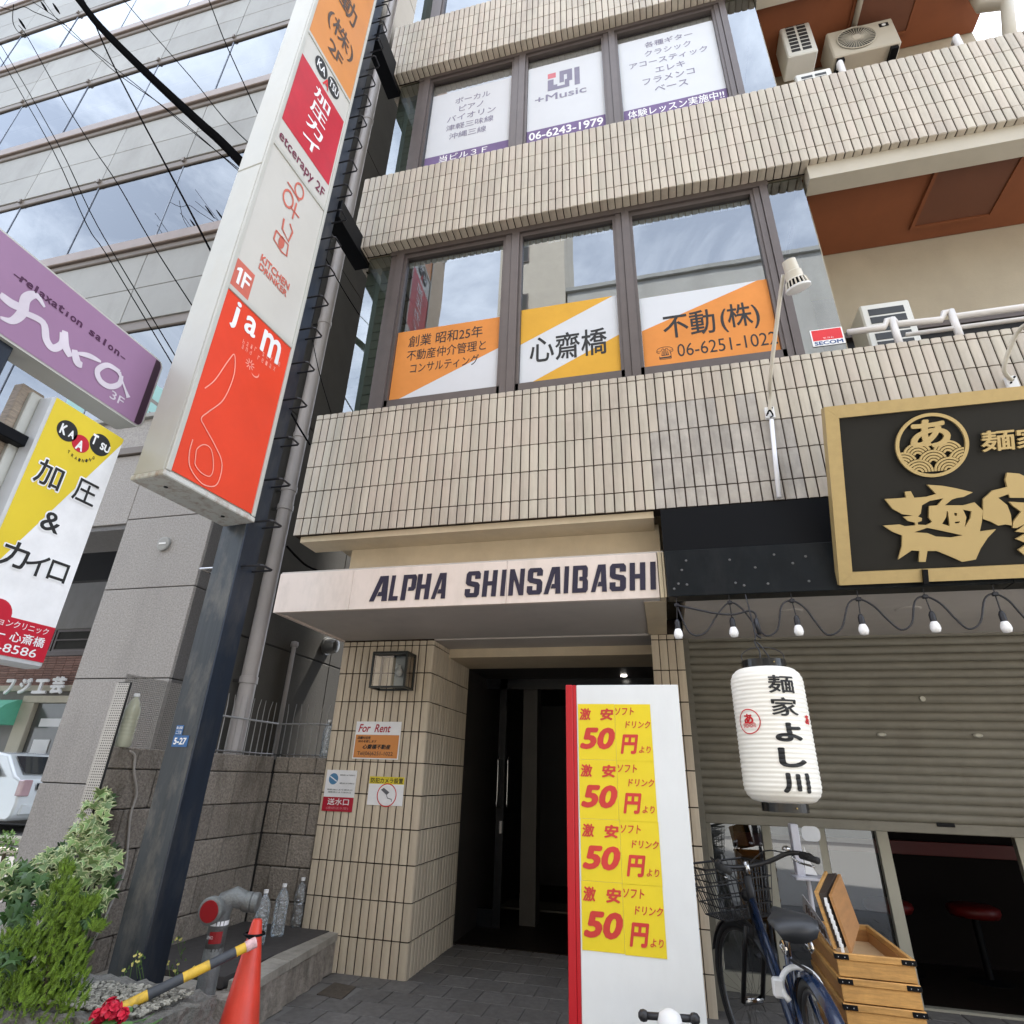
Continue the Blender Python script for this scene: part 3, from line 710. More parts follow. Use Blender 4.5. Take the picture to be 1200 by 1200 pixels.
# ------------------------------------------------------------------ alley: downpipe, vent, conduit
m_pipe = mat('grey_pvc', (.43, .41, .41), r=.45, var=.06, ns=4, grime=.3, gs=4, gcol=(.28, .26, .25))
m_pole = mat('navy_steel', (.022, .030, .045), r=.4, m=.3, var=.25, ns=5, grime=.35, gs=9, gcol=(.13, .125, .11), streak=14)
m_polef = mat('worn_lit_navy_steel', (.05, .057, .063), r=.42, m=.3, var=.35, ns=14, grime=.8, gs=7, gcol=(.2, .185, .16), streak=30)  # wear, with the brighter light on the front also put into the colour
m_rod = mat('black_rod', (.02, .02, .024), r=.4)
dp = thing('downpipe', 'tall pale grey round downpipe with collars in the alley between the two buildings', 'pipe', (-3.45, 4.42, 0))
B = MB(); B.tube([(-3.45, 4.42, .3), (-3.45, 4.42, 13)], .068, 20, caps=False); B.build('pipe', m_pipe, dp, smooth=True)
for px, py in ((283, 800), (311, 583), (316, 560), (332, 497), (365, 362), (427, 135)):
    z = PX(px, py, -3.45).z; B = MB(); B.lathe([(.068, 0), (.076, .004), (.076, .06), (.068, .064)], (-3.45, 4.42, z), 20); B.build('collar', m_pipe, dp, smooth=True, auto=30)
    B = MB(); B.box(-3.60, -3.50, 4.41, 4.43, z+.02, z+.045); B.build('clip', m_steel, dp)
tp = thing('thin_pipe', 'thin grey pipe running up beside the thick downpipe', 'pipe', (-3.56, 4.2, 0))
B = MB(); B.tube([(-3.56, 4.2, .3), (-3.56, 4.2, 13)], .022, 10, caps=False); B.build('pipe', mat('dim_pipe', (.16, .14, .13), r=.6), tp, smooth=True)
vt = thing('vent_hood', 'small round steel vent hood on the dark alley wall under the canopy corner', 'vent', (-3.6, 5.86, 2.65))
p = PX(382, 757, XN)
B = MB(); B.lathe([(.10, 0), (.10, .02), (.085, .02), (.085, .10), (.07, .13), (.03, .145)], p, 24, Matrix.Rotation(pi/2, 3, 'Y')); B.build('hood', mat('dull_steel', (.30, .30, .29), r=.45, m=.6), vt, smooth=True, auto=35)
cd = thing('conduit', 'thin conduit with rounded cap on the shaded alley wall left of the vent hood', 'pipe', (-3.57, 5.2, 1.3))
p0 = PX(345, 756, -3.575); B = MB(); B.tube([(-3.575, p0.y, 1.2), (-3.575, p0.y, p0.z-.04), (-3.575, p0.y, p0.z)], .022, 10); B.build('pipe', m_pipe, cd, smooth=True)
B = MB(); B.lathe([(.035, -.02), (.04, 0), (.035, .03), (.01, .04)], (-3.575, p0.y, p0.z), 12); B.build('cap', m_pipe, cd, smooth=True)

# ------------------------------------------------------------------ big sign post and its box
SR = radians(-6)                     # the sign is turned a little
rz = Matrix.Rotation(SR, 4, 'Z')
P3 = Vector((-2.522, 2.95, 2.79)); e_long = Vector((sin(-SR), cos(-SR), 0)); e_nar = Vector((cos(-SR), -sin(-SR), 0))
P2 = P3 - e_long*.69; P1 = P2 - e_nar*.25
pole = thing('sign_post', 'tall square navy steel post with wire climbing rungs carrying the long vertical sign', 'post', (-2.70, 3.09, 0))
B = MB(); B.bbox(-2.80, -2.61, 3.0, 3.185, 0, 14, .006)
o = B.build('shaft', [m_pole], pole)
B = MB(); B.box(-2.795, -2.615, 2.9965, 2.9995, .02, 13.9); B.build('front_plate', m_polef, pole)
for z in [2.523, 2.84] + [3.158+.338*i for i in range(26)]:
    B = MB(); B.tube([(-2.612, 3.04, z), (-2.47, 3.04, z), (-2.455, 3.05, z), (-2.455, 3.14, z), (-2.47, 3.15, z), (-2.612, 3.15, z)], .0075, 6); B.build('rung', m_rod, pole)
    if z < 2.6:
        B = MB(); B.tube([(-2.80, 3.04, z), (-2.93, 3.04, z), (-2.93, 3.14, z), (-2.80, 3.14, z)], .0075, 6); B.build('rung', m_steel, pole)
for z0, z1 in ((5.99, 6.22), (8.86, 9.2)):
    B = MB(); B.bbox(-2.74, -2.70+.12, 3.19, 3.80, z0, z1, .004); B.build('wall_bracket', m_black, pole)
m_box = mat('sign_box_enamel', (.48, .48, .44), r=.42, var=.04, ns=3, grime=.25, gs=5, gcol=(.45, .40, .30))
m_rust = mat('rusty_enamel', (.56, .57, .535), r=.5, var=.05, ns=4, grime=.95, gs=16, gcol=(.22, .10, .04))
m_opal = mat('opal_acrylic', (.57, .555, .51), r=.25, var=.03)
sg = thing('vertical_sign', 'long white vertical lightbox sign with red, cream, crimson and orange tenant panels on a post', 'sign', P1)
TB = Matrix(((e_nar.x, e_long.x, 0, P1.x), (e_nar.y, e_long.y, 0, P1.y), (0, 0, 1, 0), (0, 0, 0, 1)))
LW, NWd = .69, .25
z0 = 2.79; seg = [(z0+.03, 5.43), (5.436, 8.1), (8.106, 11)]
for a, b in seg:
    B = MB(); B.bbox(0, NWd-.012, 0, LW, a, b, .008, TB); B.build('housing', m_box, sg)
B = MB(); B.bbox(-.006, NWd+.006, -.006, LW+.006, z0, z0+.034, .006, TB); bt = B.build('base_tray', m_rust, sg)
for u, v in ((.13, .12), (.13, .55)):
    B = MB(); q = TB @ Vector((u, v, z0-.004)); B.lathe([(.012, 0), (.012, .006)], q, 10); B.build('drain_hole', m_black, bt)
# printed face looking +X
OF = TB @ Vector((NWd, 0, 0)); FS = Fr((OF.x, OF.y, 0), e_long, (0, 0, 1))
def panel_face(name, za, zb, m, u0=.035, u1=LW-.03, label=None):
    B = MB(); B.add([FS.p(u0, za, -.004), FS.p(u1, za, -.004), FS.p(u1, zb, -.004), FS.p(u0, zb, -.004)], [(0, 1, 2, 3)])
    return B.build(name, m, sg, label=label)
def fuv(x, y): return FS.uv(x, y)
zdiv = []          # divider heights from the photograph: (left px, right px)
dv = [fuv(*q)[1] for q in ((209, 559), (275, 341), (326, 172), (368, 47))]
dv = [2.84, dv[1], dv[2], dv[3], fuv(410, -75)[1], 11]
fr = MB()
fr.bbox(NWd-.012, NWd+.008, 0, .033, z0+.036, 10.99, .004, TB); fr.bbox(NWd-.012, NWd+.008, LW-.03, LW, z0+.036, 10.99, .004, TB)
fr.build('face_frame', m_box, sg)
for z in dv[1:-1]:
    B = MB(); B.bbox(NWd-.012, NWd+.006, .034, LW-.031, z-.02, z+.02, .003, TB); B.build('divider', m_box, sg)
m_jam = mat('bright_red_print', (.72, .055, .02), r=.35, var=.08, ns=2)
m_crim = mat('crimson_print', (.50, .015, .035), r=.35)
m_org = mat('orange_print', (.62, .24, .06), r=.35, var=.05)
m_redtx = mat('faded_red_print', (.55, .13, .09), r=.5)
jam = panel_face('red_tenant_panel', dv[0], dv[1], m_jam)
pn2 = panel_face('cream_tenant_panel', dv[1], dv[2], m_opal)
pn3 = panel_face('crimson_tenant_panel', dv[2], dv[3], m_opal)
pn4 = panel_face('orange_tenant_panel', dv[3], dv[4], m_org)
panel_face('upper_tenant_panel', dv[4], dv[5], m_org)
# jam
txt('j', FS, (268, 381), (284, 357), m_whtxt, jam, bold=.02, n=.0)
txt('a', FS, (285, 386), (303, 379), m_whtxt, jam, bold=.02, n=.0)
txt('m', FS, (304, 409), (331, 404), m_whtxt, jam, bold=.02, n=.0)
m_pink = mat('pale_line_print', (.85, .35, .28), r=.5)
txt('hair style', FS, (281, 397), (327, 432), m_pink, jam, n=.0) if False else None
B = MB()
for s_, (x, y) in zip('hair style', [(284+4.6*i, 398+2.9*i) for i in range(10)]):
    if s_ != ' ': txt(s_, FS, (x, y+4), (x+3.2, y+1), m_pink, mb=B, n=0)
for s_, (x, y) in zip('and relax', [(283+4.6*i, 404+3.2*i) for i in range(9)]):
    if s_ != ' ': txt(s_, FS, (x, y+4), (x+3.2, y+1), m_pink, mb=B, n=0)
for i in range(9):
    a = i*2*pi/9; c = fuv(293, 427); L_ = .04
    stroke(FS, [(c[0]+.012*cos(a), c[1]+.012*sin(a)), (c[0]+L_*cos(a), c[1]+L_*sin(a))], .007, .0, px=False, mb=B)
c = fuv(299, 436); stroke(FS, [(c[0]+.035*cos(q), c[1]+.035*sin(q)) for q in [(-2.4+i*.25) for i in range(12)]], [.002+.008*sin(i/11*pi) for i in range(12)], .0, px=False, mb=B)
stroke(FS, smooth_pts([FS_ for FS_ in [Vector(fuv(*q)) for q in ((240, 455), (252, 445), (268, 422), (275, 416), (274, 440), (262, 468), (245, 482), (236, 490), (240, 500), (252, 522), (260, 542), (257, 562), (250, 570), (236, 566), (223, 548), (222, 530), (226, 515))]], 6), .007, .0, px=False, mb=B)
stroke(FS, smooth_pts([Vector(fuv(*q)) for q in ((229, 538), (231, 526), (240, 521), (248, 528), (250, 548), (246, 558), (236, 554), (229, 545), (229, 538))], 6), .006, .0, px=False, mb=B)
B.build('line_drawing', m_pink, jam)
# cream panel
B = MB(); u0, v0 = fuv(277, 341); 
B.add([FS.p(.035, dv[1]+.022, -.002), FS.p(.20, dv[1]+.022, -.002), FS.p(.20, dv[1]+.26, -.002), FS.p(.035, dv[1]+.26, -.002)], [(0, 1, 2, 3)]); B.build('floor_tab', m_redtx, pn2)
_b = MB(); poly(FS, [(.075, dv[1]+.07), (.098, dv[1]+.07), (.098, dv[1]+.21), (.08, dv[1]+.21), (.055, dv[1]+.185), (.055, dv[1]+.165), (.075, dv[1]+.175)], .0, px=False, mb=_b); _b.build('numeral', m_whtxt, pn2); txt('F', FS, (.115, dv[1]+.07), (.18, dv[1]+.21), m_whtxt, pn2, px=False, n=.0, bold=.015)
B = MB()
stroke(FS, smooth_pts([Vector(fuv(*q)) for q in ((337, 213), (343, 222), (351, 236))], 4), .018, 0, px=False, mb=B)
for c, r in (((351, 224), .055), ((338, 233), .06), ):
    q = fuv(*c); disc(FS, q[0], q[1], r, 0, 24, r0=r*.74, ry=r*1.5, mb=B)
q = fuv(345, 248); stroke(FS, [(q[0]-.05, q[1]), (q[0]+.06, q[1])], .016, 0, px=False, mb=B); stroke(FS, [(q[0], q[1]-.08), (q[0], q[1]+.10)], .016, 0, px=False, mb=B)
stroke(FS, [fuv(*z) for z in ((333, 256), (331, 268), (338, 283), (343, 272), (340, 262))], .018, 0, px=False, mb=B)
stroke(FS, [fuv(*z) for z in ((324, 270), (338, 287), (336, 300), (330, 295), (321, 280), (324, 270))], .016, 0, px=False, mb=B)
q = fuv(330, 284); disc(FS, q[0], q[1], .03, 0, 16, ry=.06, mb=B)
B.build('logo', m_redtx, pn2)
txt('KITCHEN', FS, (305, 305), (340, 333), m_redtx, pn2, bold=.03, n=0); txt('DRINKER', FS, (303, 314), (337, 342), m_redtx, pn2, bold=.03, n=0)
# crimson panel
za = fuv(336, 146)[1]; zb = fuv(360, 71)[1]
B = MB(); B.add([FS.p(.04, za, -.002), FS.p(LW-.045, za, -.002), FS.p(LW-.045, zb, -.002), FS.p(.04, zb, -.002)], [(0, 1, 2, 3)]); B.build('crimson_field', m_crim, pn3)
txt('etcerapy 2F', FS, (.06, dv[2]+.06), (LW-.07, dv[2]+.20), mat('maroon_ink', (.16, .015, .05), r=.5), pn3, px=False, n=0, bold=.012)
hh = (zb-za-.10)/4.0
for i, ch in enumerate('加圧カイ'):
    t0 = zb-.05-hh*(i+1); txt(ch, FS, (.25, t0+.03), (.46, t0+hh-.02), m_whtxt, pn3, px=False, n=0, bold=.018)
for ch, (x, y) in (('KA', (377, 79)), ('TSU', (391, 103))):
    q = fuv(x, y); B = MB(); disc(FS, q[0], q[1], .085, -.001, 24, ry=.105, mb=B); B.build('black_disc', m_blktxt, pn3)
    w2 = .055 if ch == 'KA' else .065; txt(ch, FS, (q[0]-w2, q[1]-.05), (q[0]+w2, q[1]+.05), m_whtxt, pn3, px=False, n=.001, bold=.012)
q = fuv(383, 96); txt('A', FS, (q[0]-.04, q[1]-.08), (q[0]+.04, q[1]+.03), m_red, pn3, px=False, n=.001, bold=.02)
# orange panel
m_ink = mat('brown_ink', (.07, .045, .035), r=.5)
for ch, (x, y), w2, h2 in (('2', (390, 56), .055, .085), ('F', (398, 69), .045, .075), ('(株)', (400, 42), .20, .15), ('動', (409, 8), .13, .17), ('不', (418, -30), .13, .17)):
    q = fuv(x, y); txt(ch, FS, (q[0]-w2, q[1]-h2), (q[0]+w2, q[1]+h2), m_ink, pn4, px=False, n=0, bold=.008)

# ------------------------------------------------------------------ second post, purple sign, yellow sign
XK = -3.0
p2 = thing('sign_post', 'short stretch of dark navy post holding the purple and yellow signs at the left edge', 'post', (-3.10, 1.55, 0))
B = MB(); B.bbox(-3.22, -3.03, 1.42, 1.61, 0, 3.46, .006); B.build('shaft', m_pole, p2)
B = MB(); B.bbox(-3.13, -3.06, 1.61, 1.90, 2.78, 2.84, .004); B.build('bracket', m_black, p2)
FK = FXp(XK, 0, 0)
a, b, c, d = [FK.uv(*q) for q in ((66, 468), (146, 513), (52, 777), (146, 513))]
yk = thing('yellow_sign', 'tall yellow and white lightbox sign with black round badges and a red foot strip', 'sign', (XK, 1.8, 1.8))
y0, y1, zt, zb = a[0], b[0], (a[1]+b[1])/2, c[1]
B = MB(); B.bbox(XK-.11, XK-.004, y0-.01, y1+.01, zb-.03, zt+.01, .012); B.build('housing', mat('sign_alu', (.55, .56, .57), r=.4, m=.2), yk)
B = MB(); B.bbox(XK-.20, XK-.14, y0-.09, y0+.03, zb, zt+.05, .004); B.build('side_plate', mat('weathered_panel', (.27, .22, .17), r=.7, var=.35, ns=18, streak=.2), yk)
B = MB(); B.bbox(XK-.14, XK-.111, y0-.05, y0+.10, zb, zt+.02, .004); br = B.build('mount', m_box, yk)
m_yel = mat('yellow_print', (.72, .55, .035), r=.4, var=.05)
fc = MB(); fc.add([FK.p(y0, zb, -.002), FK.p(y1, zb, -.002), FK.p(y1, zt, -.002), FK.p(y0, zt, -.002)], [(0, 1, 2, 3)]); fco = fc.build('face', m_whtxt, yk)
B = MB(); cl = lambda q: (min(max(q[0], y0), y1), min(max(q[1], zb), zt))
diag = [cl(FK.uv(146, 513)), cl(FK.uv(0, 690))]
poly(FK, [(y0, zt), (y0, FK.uv(0, 688)[1]), (y1, zt-.03), (y1, zt)], -.001, px=False, mb=B); B.build('yellow_field', m_yel, fco)
zr = FK.uv(65, 736)[1]
B = MB(); poly(FK, [(y0, zb), (y1, zb), (y1, zr), (y0, zr)], -.0005, px=False, mb=B); B.build('red_field', m_crim, fco)
B = MB(); q = FK.uv(0, 722); disc(FK, q[0]-.02, zr, .07, -.0006, 24, mb=B); B.build('red_field', m_crim, fco)
m_badge = m_blktxt
for (x, y, r, m) in ((79, 505, .058, m_blktxt), (94.5, 520, .05, m_crim), (117.5, 521.5, .064, m_blktxt)):
    q = FK.uv(x, y); B = MB(); disc(FK, q[0], q[1], r, .0, 28, mb=B); B.build('badge', m, fco)
txt('KA', FK, (71, 507), (89, 507), m_whtxt, fco, bold=.05, n=.001) if False else None
def tk(s, x, y, w_, h_, m, bold=.02, n=.001, shear=0.):
    q = FK.uv(x, y); txt(s, FK, (q[0]-w_/2, q[1]-h_/2), (q[0]+w_/2, q[1]+h_/2), m, fco, px=False, bold=bold, n=n, shear=shear)
tk('K', 74.5, 503, .034, .06, m_whtxt, .04); tk('A', 84, 509, .032, .045, m_whtxt, .04); tk('A', 93.5, 522, .042, .06, m_whtxt, .04)
tk('T', 111, 515, .034, .062, m_whtxt, .04); tk('SU', 123, 525, .06, .045, m_whtxt, .04)
for i, ch in enumerate('TRAINING'):
    t = -1+2*i/7; qx, qy = 95+t*14.5, 531+6.5*(1-t*t)+t*3.5+2; tk(ch, qx, qy, .012, .018, m_blktxt, .02)
for ch, x, y, s in (('加', 58, 556, .142), ('圧', 100, 577, .135), ('&', 60, 612, .105), ('カ', 18, 650, .13), ('イ', 43, 662, .115), ('ロ', 68, 670, .105)):
    
    for q_ in range(8): tk(ch, x+1.5*cos(q_*pi/4), y+1.5*sin(q_*pi/4), s, s, m_whtxt, .0, .0006+q_*.00008)
    tk(ch, x, y, s*.97, s*.97, m_blktxt, .012, .0016)
txt('ーションクリニック', FK, (2, 737), (61, 741), m_whtxt, fco, bold=.01) if False else None
def tk2(s, xa, xb, yc, h_, bold=.02):
    a = FK.uv(xa, yc); b = FK.uv(xb, yc); v = FK.uv((xa+xb)/2, yc+ (0))[1]
    return a, b
HR = zr-zb
txt('リハビリテーションクリニック', FK, (y0-.10, zb+HR*.74), (y1-.03, zb+HR*.93), m_whtxt, fco, px=False, n=.001, bold=.0)
txt('ハッピー 心斎橋', FK, (y0-.02, zb+HR*.38), (y1-.03, zb+HR*.66), m_whtxt, fco, px=False, n=.001, bold=.012)
txt('06-6252-8586', FK, (y0-.09, zb+HR*.08), (y1-.05, zb+HR*.31), m_whtxt, fco, px=False, n=.001, bold=.005)
pu = thing('purple_sign', 'wide mauve lightbox sign with rounded corners and pale script lettering at the left edge', 'sign', (XK, 1.6, 3.3))
a, b, c = FK.uv(187, 430), FK.uv(160, 495), FK.uv(0, 285)
y1p = FK.uv(188, 440)[0]; zt = FK.uv(172, 411)[1]; zb = FK.uv(155, 494)[1]; y0p = .95
def rrect(y0, y1, z0, z1, r, k=6):
    P = []
    for cx, cz, a0 in ((y1-r, z1-r, 0), (y0+r, z1-r, pi/2), (y0+r, z0+r, pi), (y1-r, z0+r, 3*pi/2)):
        P += [(cx+r*cos(a0+pi/2*i/k), cz+r*sin(a0+pi/2*i/k)) for i in range(k+1)]
    return P
B = MB(); B.prism(rrect(y0p, y1p, zb-.012, zt+.012, .05), FK, -.16, -.004); B.build('housing', m_box, pu)
m_pur = mat('mauve_print', (.30, .17, .285), r=.35, var=.04)
B = MB(); poly(FK, rrect(y0p+.01, y1p-.012, zb, zt, .04), -.001, px=False, mb=B); pf = B.build('face', m_pur, pu)
B = MB(); P = [(y1p-.062, zb+.004), (y1p-.03, zb+.004), (y1p-.016, zb+.03), (y1p-.016, zt-.03), (y1p-.03, zt-.004), (y1p-.062, zt-.004)]; poly(FK, P, .0, px=False, mb=B); B.build('dark_edge', mat('plum_edge', (.04, .015, .03), r=.4), pf)
m_plum = mat('plum_ink', (.06, .01, .05), r=.5)
m_lil = mat('pale_lilac_print', (.62, .56, .62), r=.45)
s_ = '-relaxation salon-'
for i, ch in enumerate(s_):
    if ch == ' ': continue
    t = i/(len(s_)-1); x = 20+t*124; y = 324+t*95; q = FK.uv(x, y); hw = .017 if ch not in 'li' else .007
    hh = .034 if ch in 'lt' else .026
    txt(ch, FK, (q[0]-hw, q[1]-.014 if ch != '-' else q[1]-.003), (q[0]+hw, q[1]-.014+hh*1.3 if ch != '-' else q[1]+.003), m_plum, pf, px=False, n=.001, bold=.03)
B = MB()
SN = [0]
def scrib(P, wds):
    SN[0] += 1
    pts = smooth_pts([Vector(FK.uv(*q)) for q in P], 6); n = len(pts)
    ws = [wds[0]+(wds[1]-wds[0])*sin(pi*i/(n-1)) for i in range(n)]; stroke(FK, pts, ws, .0008+.0003*SN[0], px=False, mb=B)
scrib([(0, 345), (14, 356), (28, 361)], (.03, .045)); scrib([(0, 372), (14, 376), (26, 366), (30, 350), (42, 346), (52, 360)], (.012, .05))
scrib([(27, 366), (50, 378), (54, 398), (62, 408), (72, 403), (73, 390)], (.03, .04)); scrib([(76, 388), (76, 404), (82, 418)], (.03, .045))
scrib([(87, 410), (90, 424), (96, 428)], (.03, .045)); scrib([(90, 414), (104, 417), (118, 424)], (.012, .03))
scrib([(140, 436), (126, 428), (114, 434), (117, 446), (128, 453), (139, 450), (142, 440)], (.026, .034)); scrib([(139, 436), (144, 450), (150, 466)], (.03, .012))
B.build('script_lettering', m_lil, pf)
q = FK.uv(137, 467); txt('3F', FK, (q[0]-.045, q[1]-.024), (q[0]+.045, q[1]+.030), m_lil, pf, px=False, n=.001, bold=.005)

# ------------------------------------------------------------------ alley wall with fence
m_block = mat('stone_block', (.25, .22, .185), r=.9, var=.38, ns=55, bump=1., bs=70, rnd=.10, grime=.85, gs=5, gcol=(.07, .058, .042))
wl = thing('stone_wall', 'weathered brown block retaining wall forming a corner in front of the alley', 'wall', (-3.3, 4, 0))
XW = -3.273; ZT = 1.42
B = MB(); B.box(XW-.10, XW-.016, 3.10, 4.75, 0, ZT-.02); B.box(XW-.02, -2.77, 4.745, 4.9, 0, ZT-.02); B.build('core', m_joint, wl)
hz = .225; z = -.05; r = 0
while z < ZT-.05:
    y = 3.09 - (.0 if r % 2 else .0); k = 0; zt = min(z+hz-.006, ZT)
    while y < 4.73:
        L_ = .40 if k or r % 2 else .22; y1 = min(y+L_, 4.735)
        B = MB(); T = Matrix.Translation((random.uniform(-.004, .004), 0, 0)); B.bbox(XW-.11, XW, y+.003, y1-.003, z, zt, .006, T); B.build('stone_block', m_block, wl); y = y1; k += 1
    x = XW+.01; k = 0
    while x < -2.77:
        L_ = .26 if k or r % 2 else .13; x1 = min(x+L_, -2.765)
        B = MB(); T = Matrix.Translation((0, random.uniform(-.004, .004), 0)); B.bbox(x+.003, x1-.003, 4.73, 4.86, z, zt, .008, T); B.build('stone_block', m_block, wl); x = x1; k += 1
    z += hz; r += 1
m_mesh = mat('perforated_steel', (.34, .33, .31), r=.4, m=.6, var=.15, ns=60)
fn = thing('wire_fence', 'spiked thin steel fence with one rail on top of the stone wall', 'fence', (XW, 4, ZT))
for xa, ya, xb, yb, n in ((XW-.06, 3.62, XW-.06, 4.78, 15), (XW-.06, 4.80, -2.80, 4.80, 8)):
    B = MB(); B.tube([(xa, ya, ZT+.27), (xb, yb, ZT+.27)], .008, 6); B.build('rail', mat('galvanised_wire', (.38, .38, .38), r=.4, m=.6), fn)
    B = MB(); B.tube([(xa, ya, ZT+.02), (xb, yb, ZT+.02)], .008, 6); B.build('rail', m_steel, fn)
    for i in range(n+1):
        t = i/n; x, y = xa+(xb-xa)*t, ya+(yb-ya)*t; B = MB(); B.tube([(x, y, ZT), (x, y, ZT+.36), (x+random.uniform(-.012, .02), y, ZT+.44)], .005, 5, r1=.0025); B.build('spike', MATS['galvanised_wire'], fn)
# perforated sheets
pf_ = thing('perforated_panel', 'perforated grey metal sheet and strip fixed at the end of the stone wall', 'panel', (XW, 3.3, ZT))
def perf(F, w_, h_, px, py, r, name, m, par):
    """sheet with real holes: a grid of cells each with a square-to-octagon hole"""
    B = MB(); nx, ny = int(w_/px), int(h_/py)
    for j in range(ny):
        off = 0
        for i in range(nx):
            u, v = i*px+off, j*py
            O = [(u, v), (u+px, v), (u+px, v+py), (u, v+py)]; c = (u+px/2, v+py/2)
            I = [(c[0]+r*cos(a), c[1]+r*sin(a)) for a in (-3*pi/4, -pi/4, pi/4, 3*pi/4)]
            P = [F.p(*q) for q in O]+[F.p(*q) for q in I]; B.add(P, [(k, (k+1) % 4, 4+(k+1) % 4, 4+k) for k in range(4)])
    return B.build(name, m, par)
perf(FXp(XW-.075, 3.11, ZT+.0), .56, .44, .0145, .0125, .0052, 'side_sheet', m_mesh, pf_)
x0 = PY(52, 1030, 3.06).x
perf(FY(XW-.10, 3.08, .30), .105, 1.50, .0145, .0145, .0048, 'front_strip', mat('perforated_strip', (.46, .44, .41), r=.4, m=.4), pf_)
B = MB(); B.box(XW-.10, XW+.0, 3.092, 3.10, .3, 1.80); B.build('backing', m_joint, pf_)
# hose over the wall
h = MB(); h.tube(smooth_pts([PX(*q, XW+.02) for q in ((152, 880), (158, 886), (157, 905), (160, 930), (153, 955), (150, 985), (146, 1020), (130, 1060), (112, 1098), (104, 1112))], 6), .007, 8)
setp(h.build('hose', mat('grey_hose', (.42, .39, .36), r=.5), smooth=True), 'thin grey hose hanging down the dark stone wall beside the post', 'hose')

# ================================================================== paving in front of the shop and entrance
pv = MB(); pv.box(-2.45, 5, 2.2, 7.4, -.0035, .0); pvo = pv.build('paving', mat('paving_joint', (.19, .185, .175), r=.9), kind='structure')
m_pave = mat('paving_stone', (.145, .138, .13), r=.75, var=.2, ns=25, bump=.2, bs=200, rnd=.12, grime=.4, gs=3, gcol=(.045, .04, .038))
PM = bpy.data.meshes.new('paving_block')
b_ = MB(); hb = .1125-.004; b_.bbox(-hb, hb, -hb, hb, -.002, .0065, .002); PM.from_pydata(b_.v, [], b_.f); PM.materials.append(m_pave)
spots = []
r = 0; y = 2.35
while y < 7.3:
    x = -2.44+(.1125 if r % 2 else 0)+.1125
    while x < 4.8:
        if not (y > 4.69 and (x < -1.89 or -.06 < x < .2)) and not (y > 5.28 and x > -.06) and not (-2.42 < x < -2.0 and 4.15 < y < 4.5): spots.append((x, y))
        x += .225
    y += .225; r += 1
def vis(s_):
    q = scr((s_[0], s_[1], 0)); return (q is not None and -20 < q[0] < 1220 and 0 < q[1] < 1215)
spots.sort(key=lambda s_: (not vis(s_), s_[1]))
rest_ = MB()
for i, (x, y) in enumerate(spots):
    if i < 300: 
        o = link('paving_block', PM, (x, y, 0), pvo)
    else: rest_.add([v+Vector((x, y, 0)) for v in b_.v], b_.f)
rest_.build('paving_field', m_pave, pvo, kind='stuff')
mc = thing('drain_cover', 'small rusty rectangular drain cover in the paving at the foot of the tiled pillar', 'drain cover', (-2.2, 4.3, 0))
q = [PZ(*p, .004) for p in ((371, 1166), (400, 1172), (417, 1157), (392, 1152))]
B = MB(); B.add([(v.x, v.y, .004) for v in q]+[(v.x, v.y, .009) for v in q], [(0,1,2,3),(7,6,5,4),(0,4,5,1),(1,5,6,2),(2,6,7,3),(3,7,4,0)]); B.build('plate', mat('rusty_plate', (.085, .07, .055), r=.7, var=.3, ns=40, bump=.5, bs=200), mc)

# ================================================================== stone bench / steps left of the pillar
m_slab = mat('worn_concrete', (.34, .315, .27), r=.85, var=.18, ns=12, bump=.5, bs=60, grime=.6, gs=4, gcol=(.10, .095, .08))
m_rough = mat('rough_stone', (.27, .24, .205), r=.9, var=.3, ns=22, bump=1., bs=45, grime=.8, gs=7, gcol=(.05, .045, .035), rnd=.1)
bn = thing('stone_bench', 'low mossy stone ledge with a dark slab on top between wall and pillar', 'ledge', (-2.8, 4.0, 0))
def xedge(y): return -2.41 + (y-4.7)*(-.09)*-1 if False else -2.45+(4.72-y)*.105
B = MB()
for k in range(7):           # rough upright stones along the right side
    y0, y1 = 3.42+k*.185, 3.42+(k+1)*.185
    T = Matrix.Translation((random.uniform(-.006, .004), 0, 0))
    xa = xedge((y0+y1)/2)
    b = MB(); b.bbox(xa-.18, xa-.012, y0+.003, y1-.003, 0, .195+random.uniform(-.004, .004), .008, T); b.build('edge_stone', m_rough, bn)
for k in range(5):
    x0 = -3.27+k*.162; b = MB(); b.bbox(x0+.003, x0+.158, 3.40, 3.6, 0, .185, .008); b.build('edge_stone', m_rough, bn)
B = MB(); B.box(-3.26, -2.56, 3.55, 4.72, 0, .19); B.build('core', m_rough, bn)
for (y0, y1) in ((3.52, 3.98), (3.985, 4.72)):
    xa, xb = xedge(y0), xedge(y1); b = MB()
    T = .248
    b.add([(xa-.14, y0, .197), (xa+.0, y0, .197), (xb, y1, .197), (xb-.14, y1, .197), (xa-.14, y0, T), (xa, y0, T-.006), (xb, y1, T-.006), (xb-.14, y1, T)], [(0,3,2,1),(4,5,6,7),(0,1,5,4),(1,2,6,5),(2,3,7,6),(3,0,4,7)])
    b.build('kerb_slab', m_slab, bn)
B = MB(); B.bbox(-3.26, -2.60, 3.39, 3.51, .197, .235, .006); B.build('front_step', m_slab, bn)
B = MB(); B.box(-3.26, -2.52, 3.55, 4.72, .197, .25); B.build('dark_slab', mat('dark_rubber', (.055, .05, .048), r=.8, var=.2, ns=20), bn)

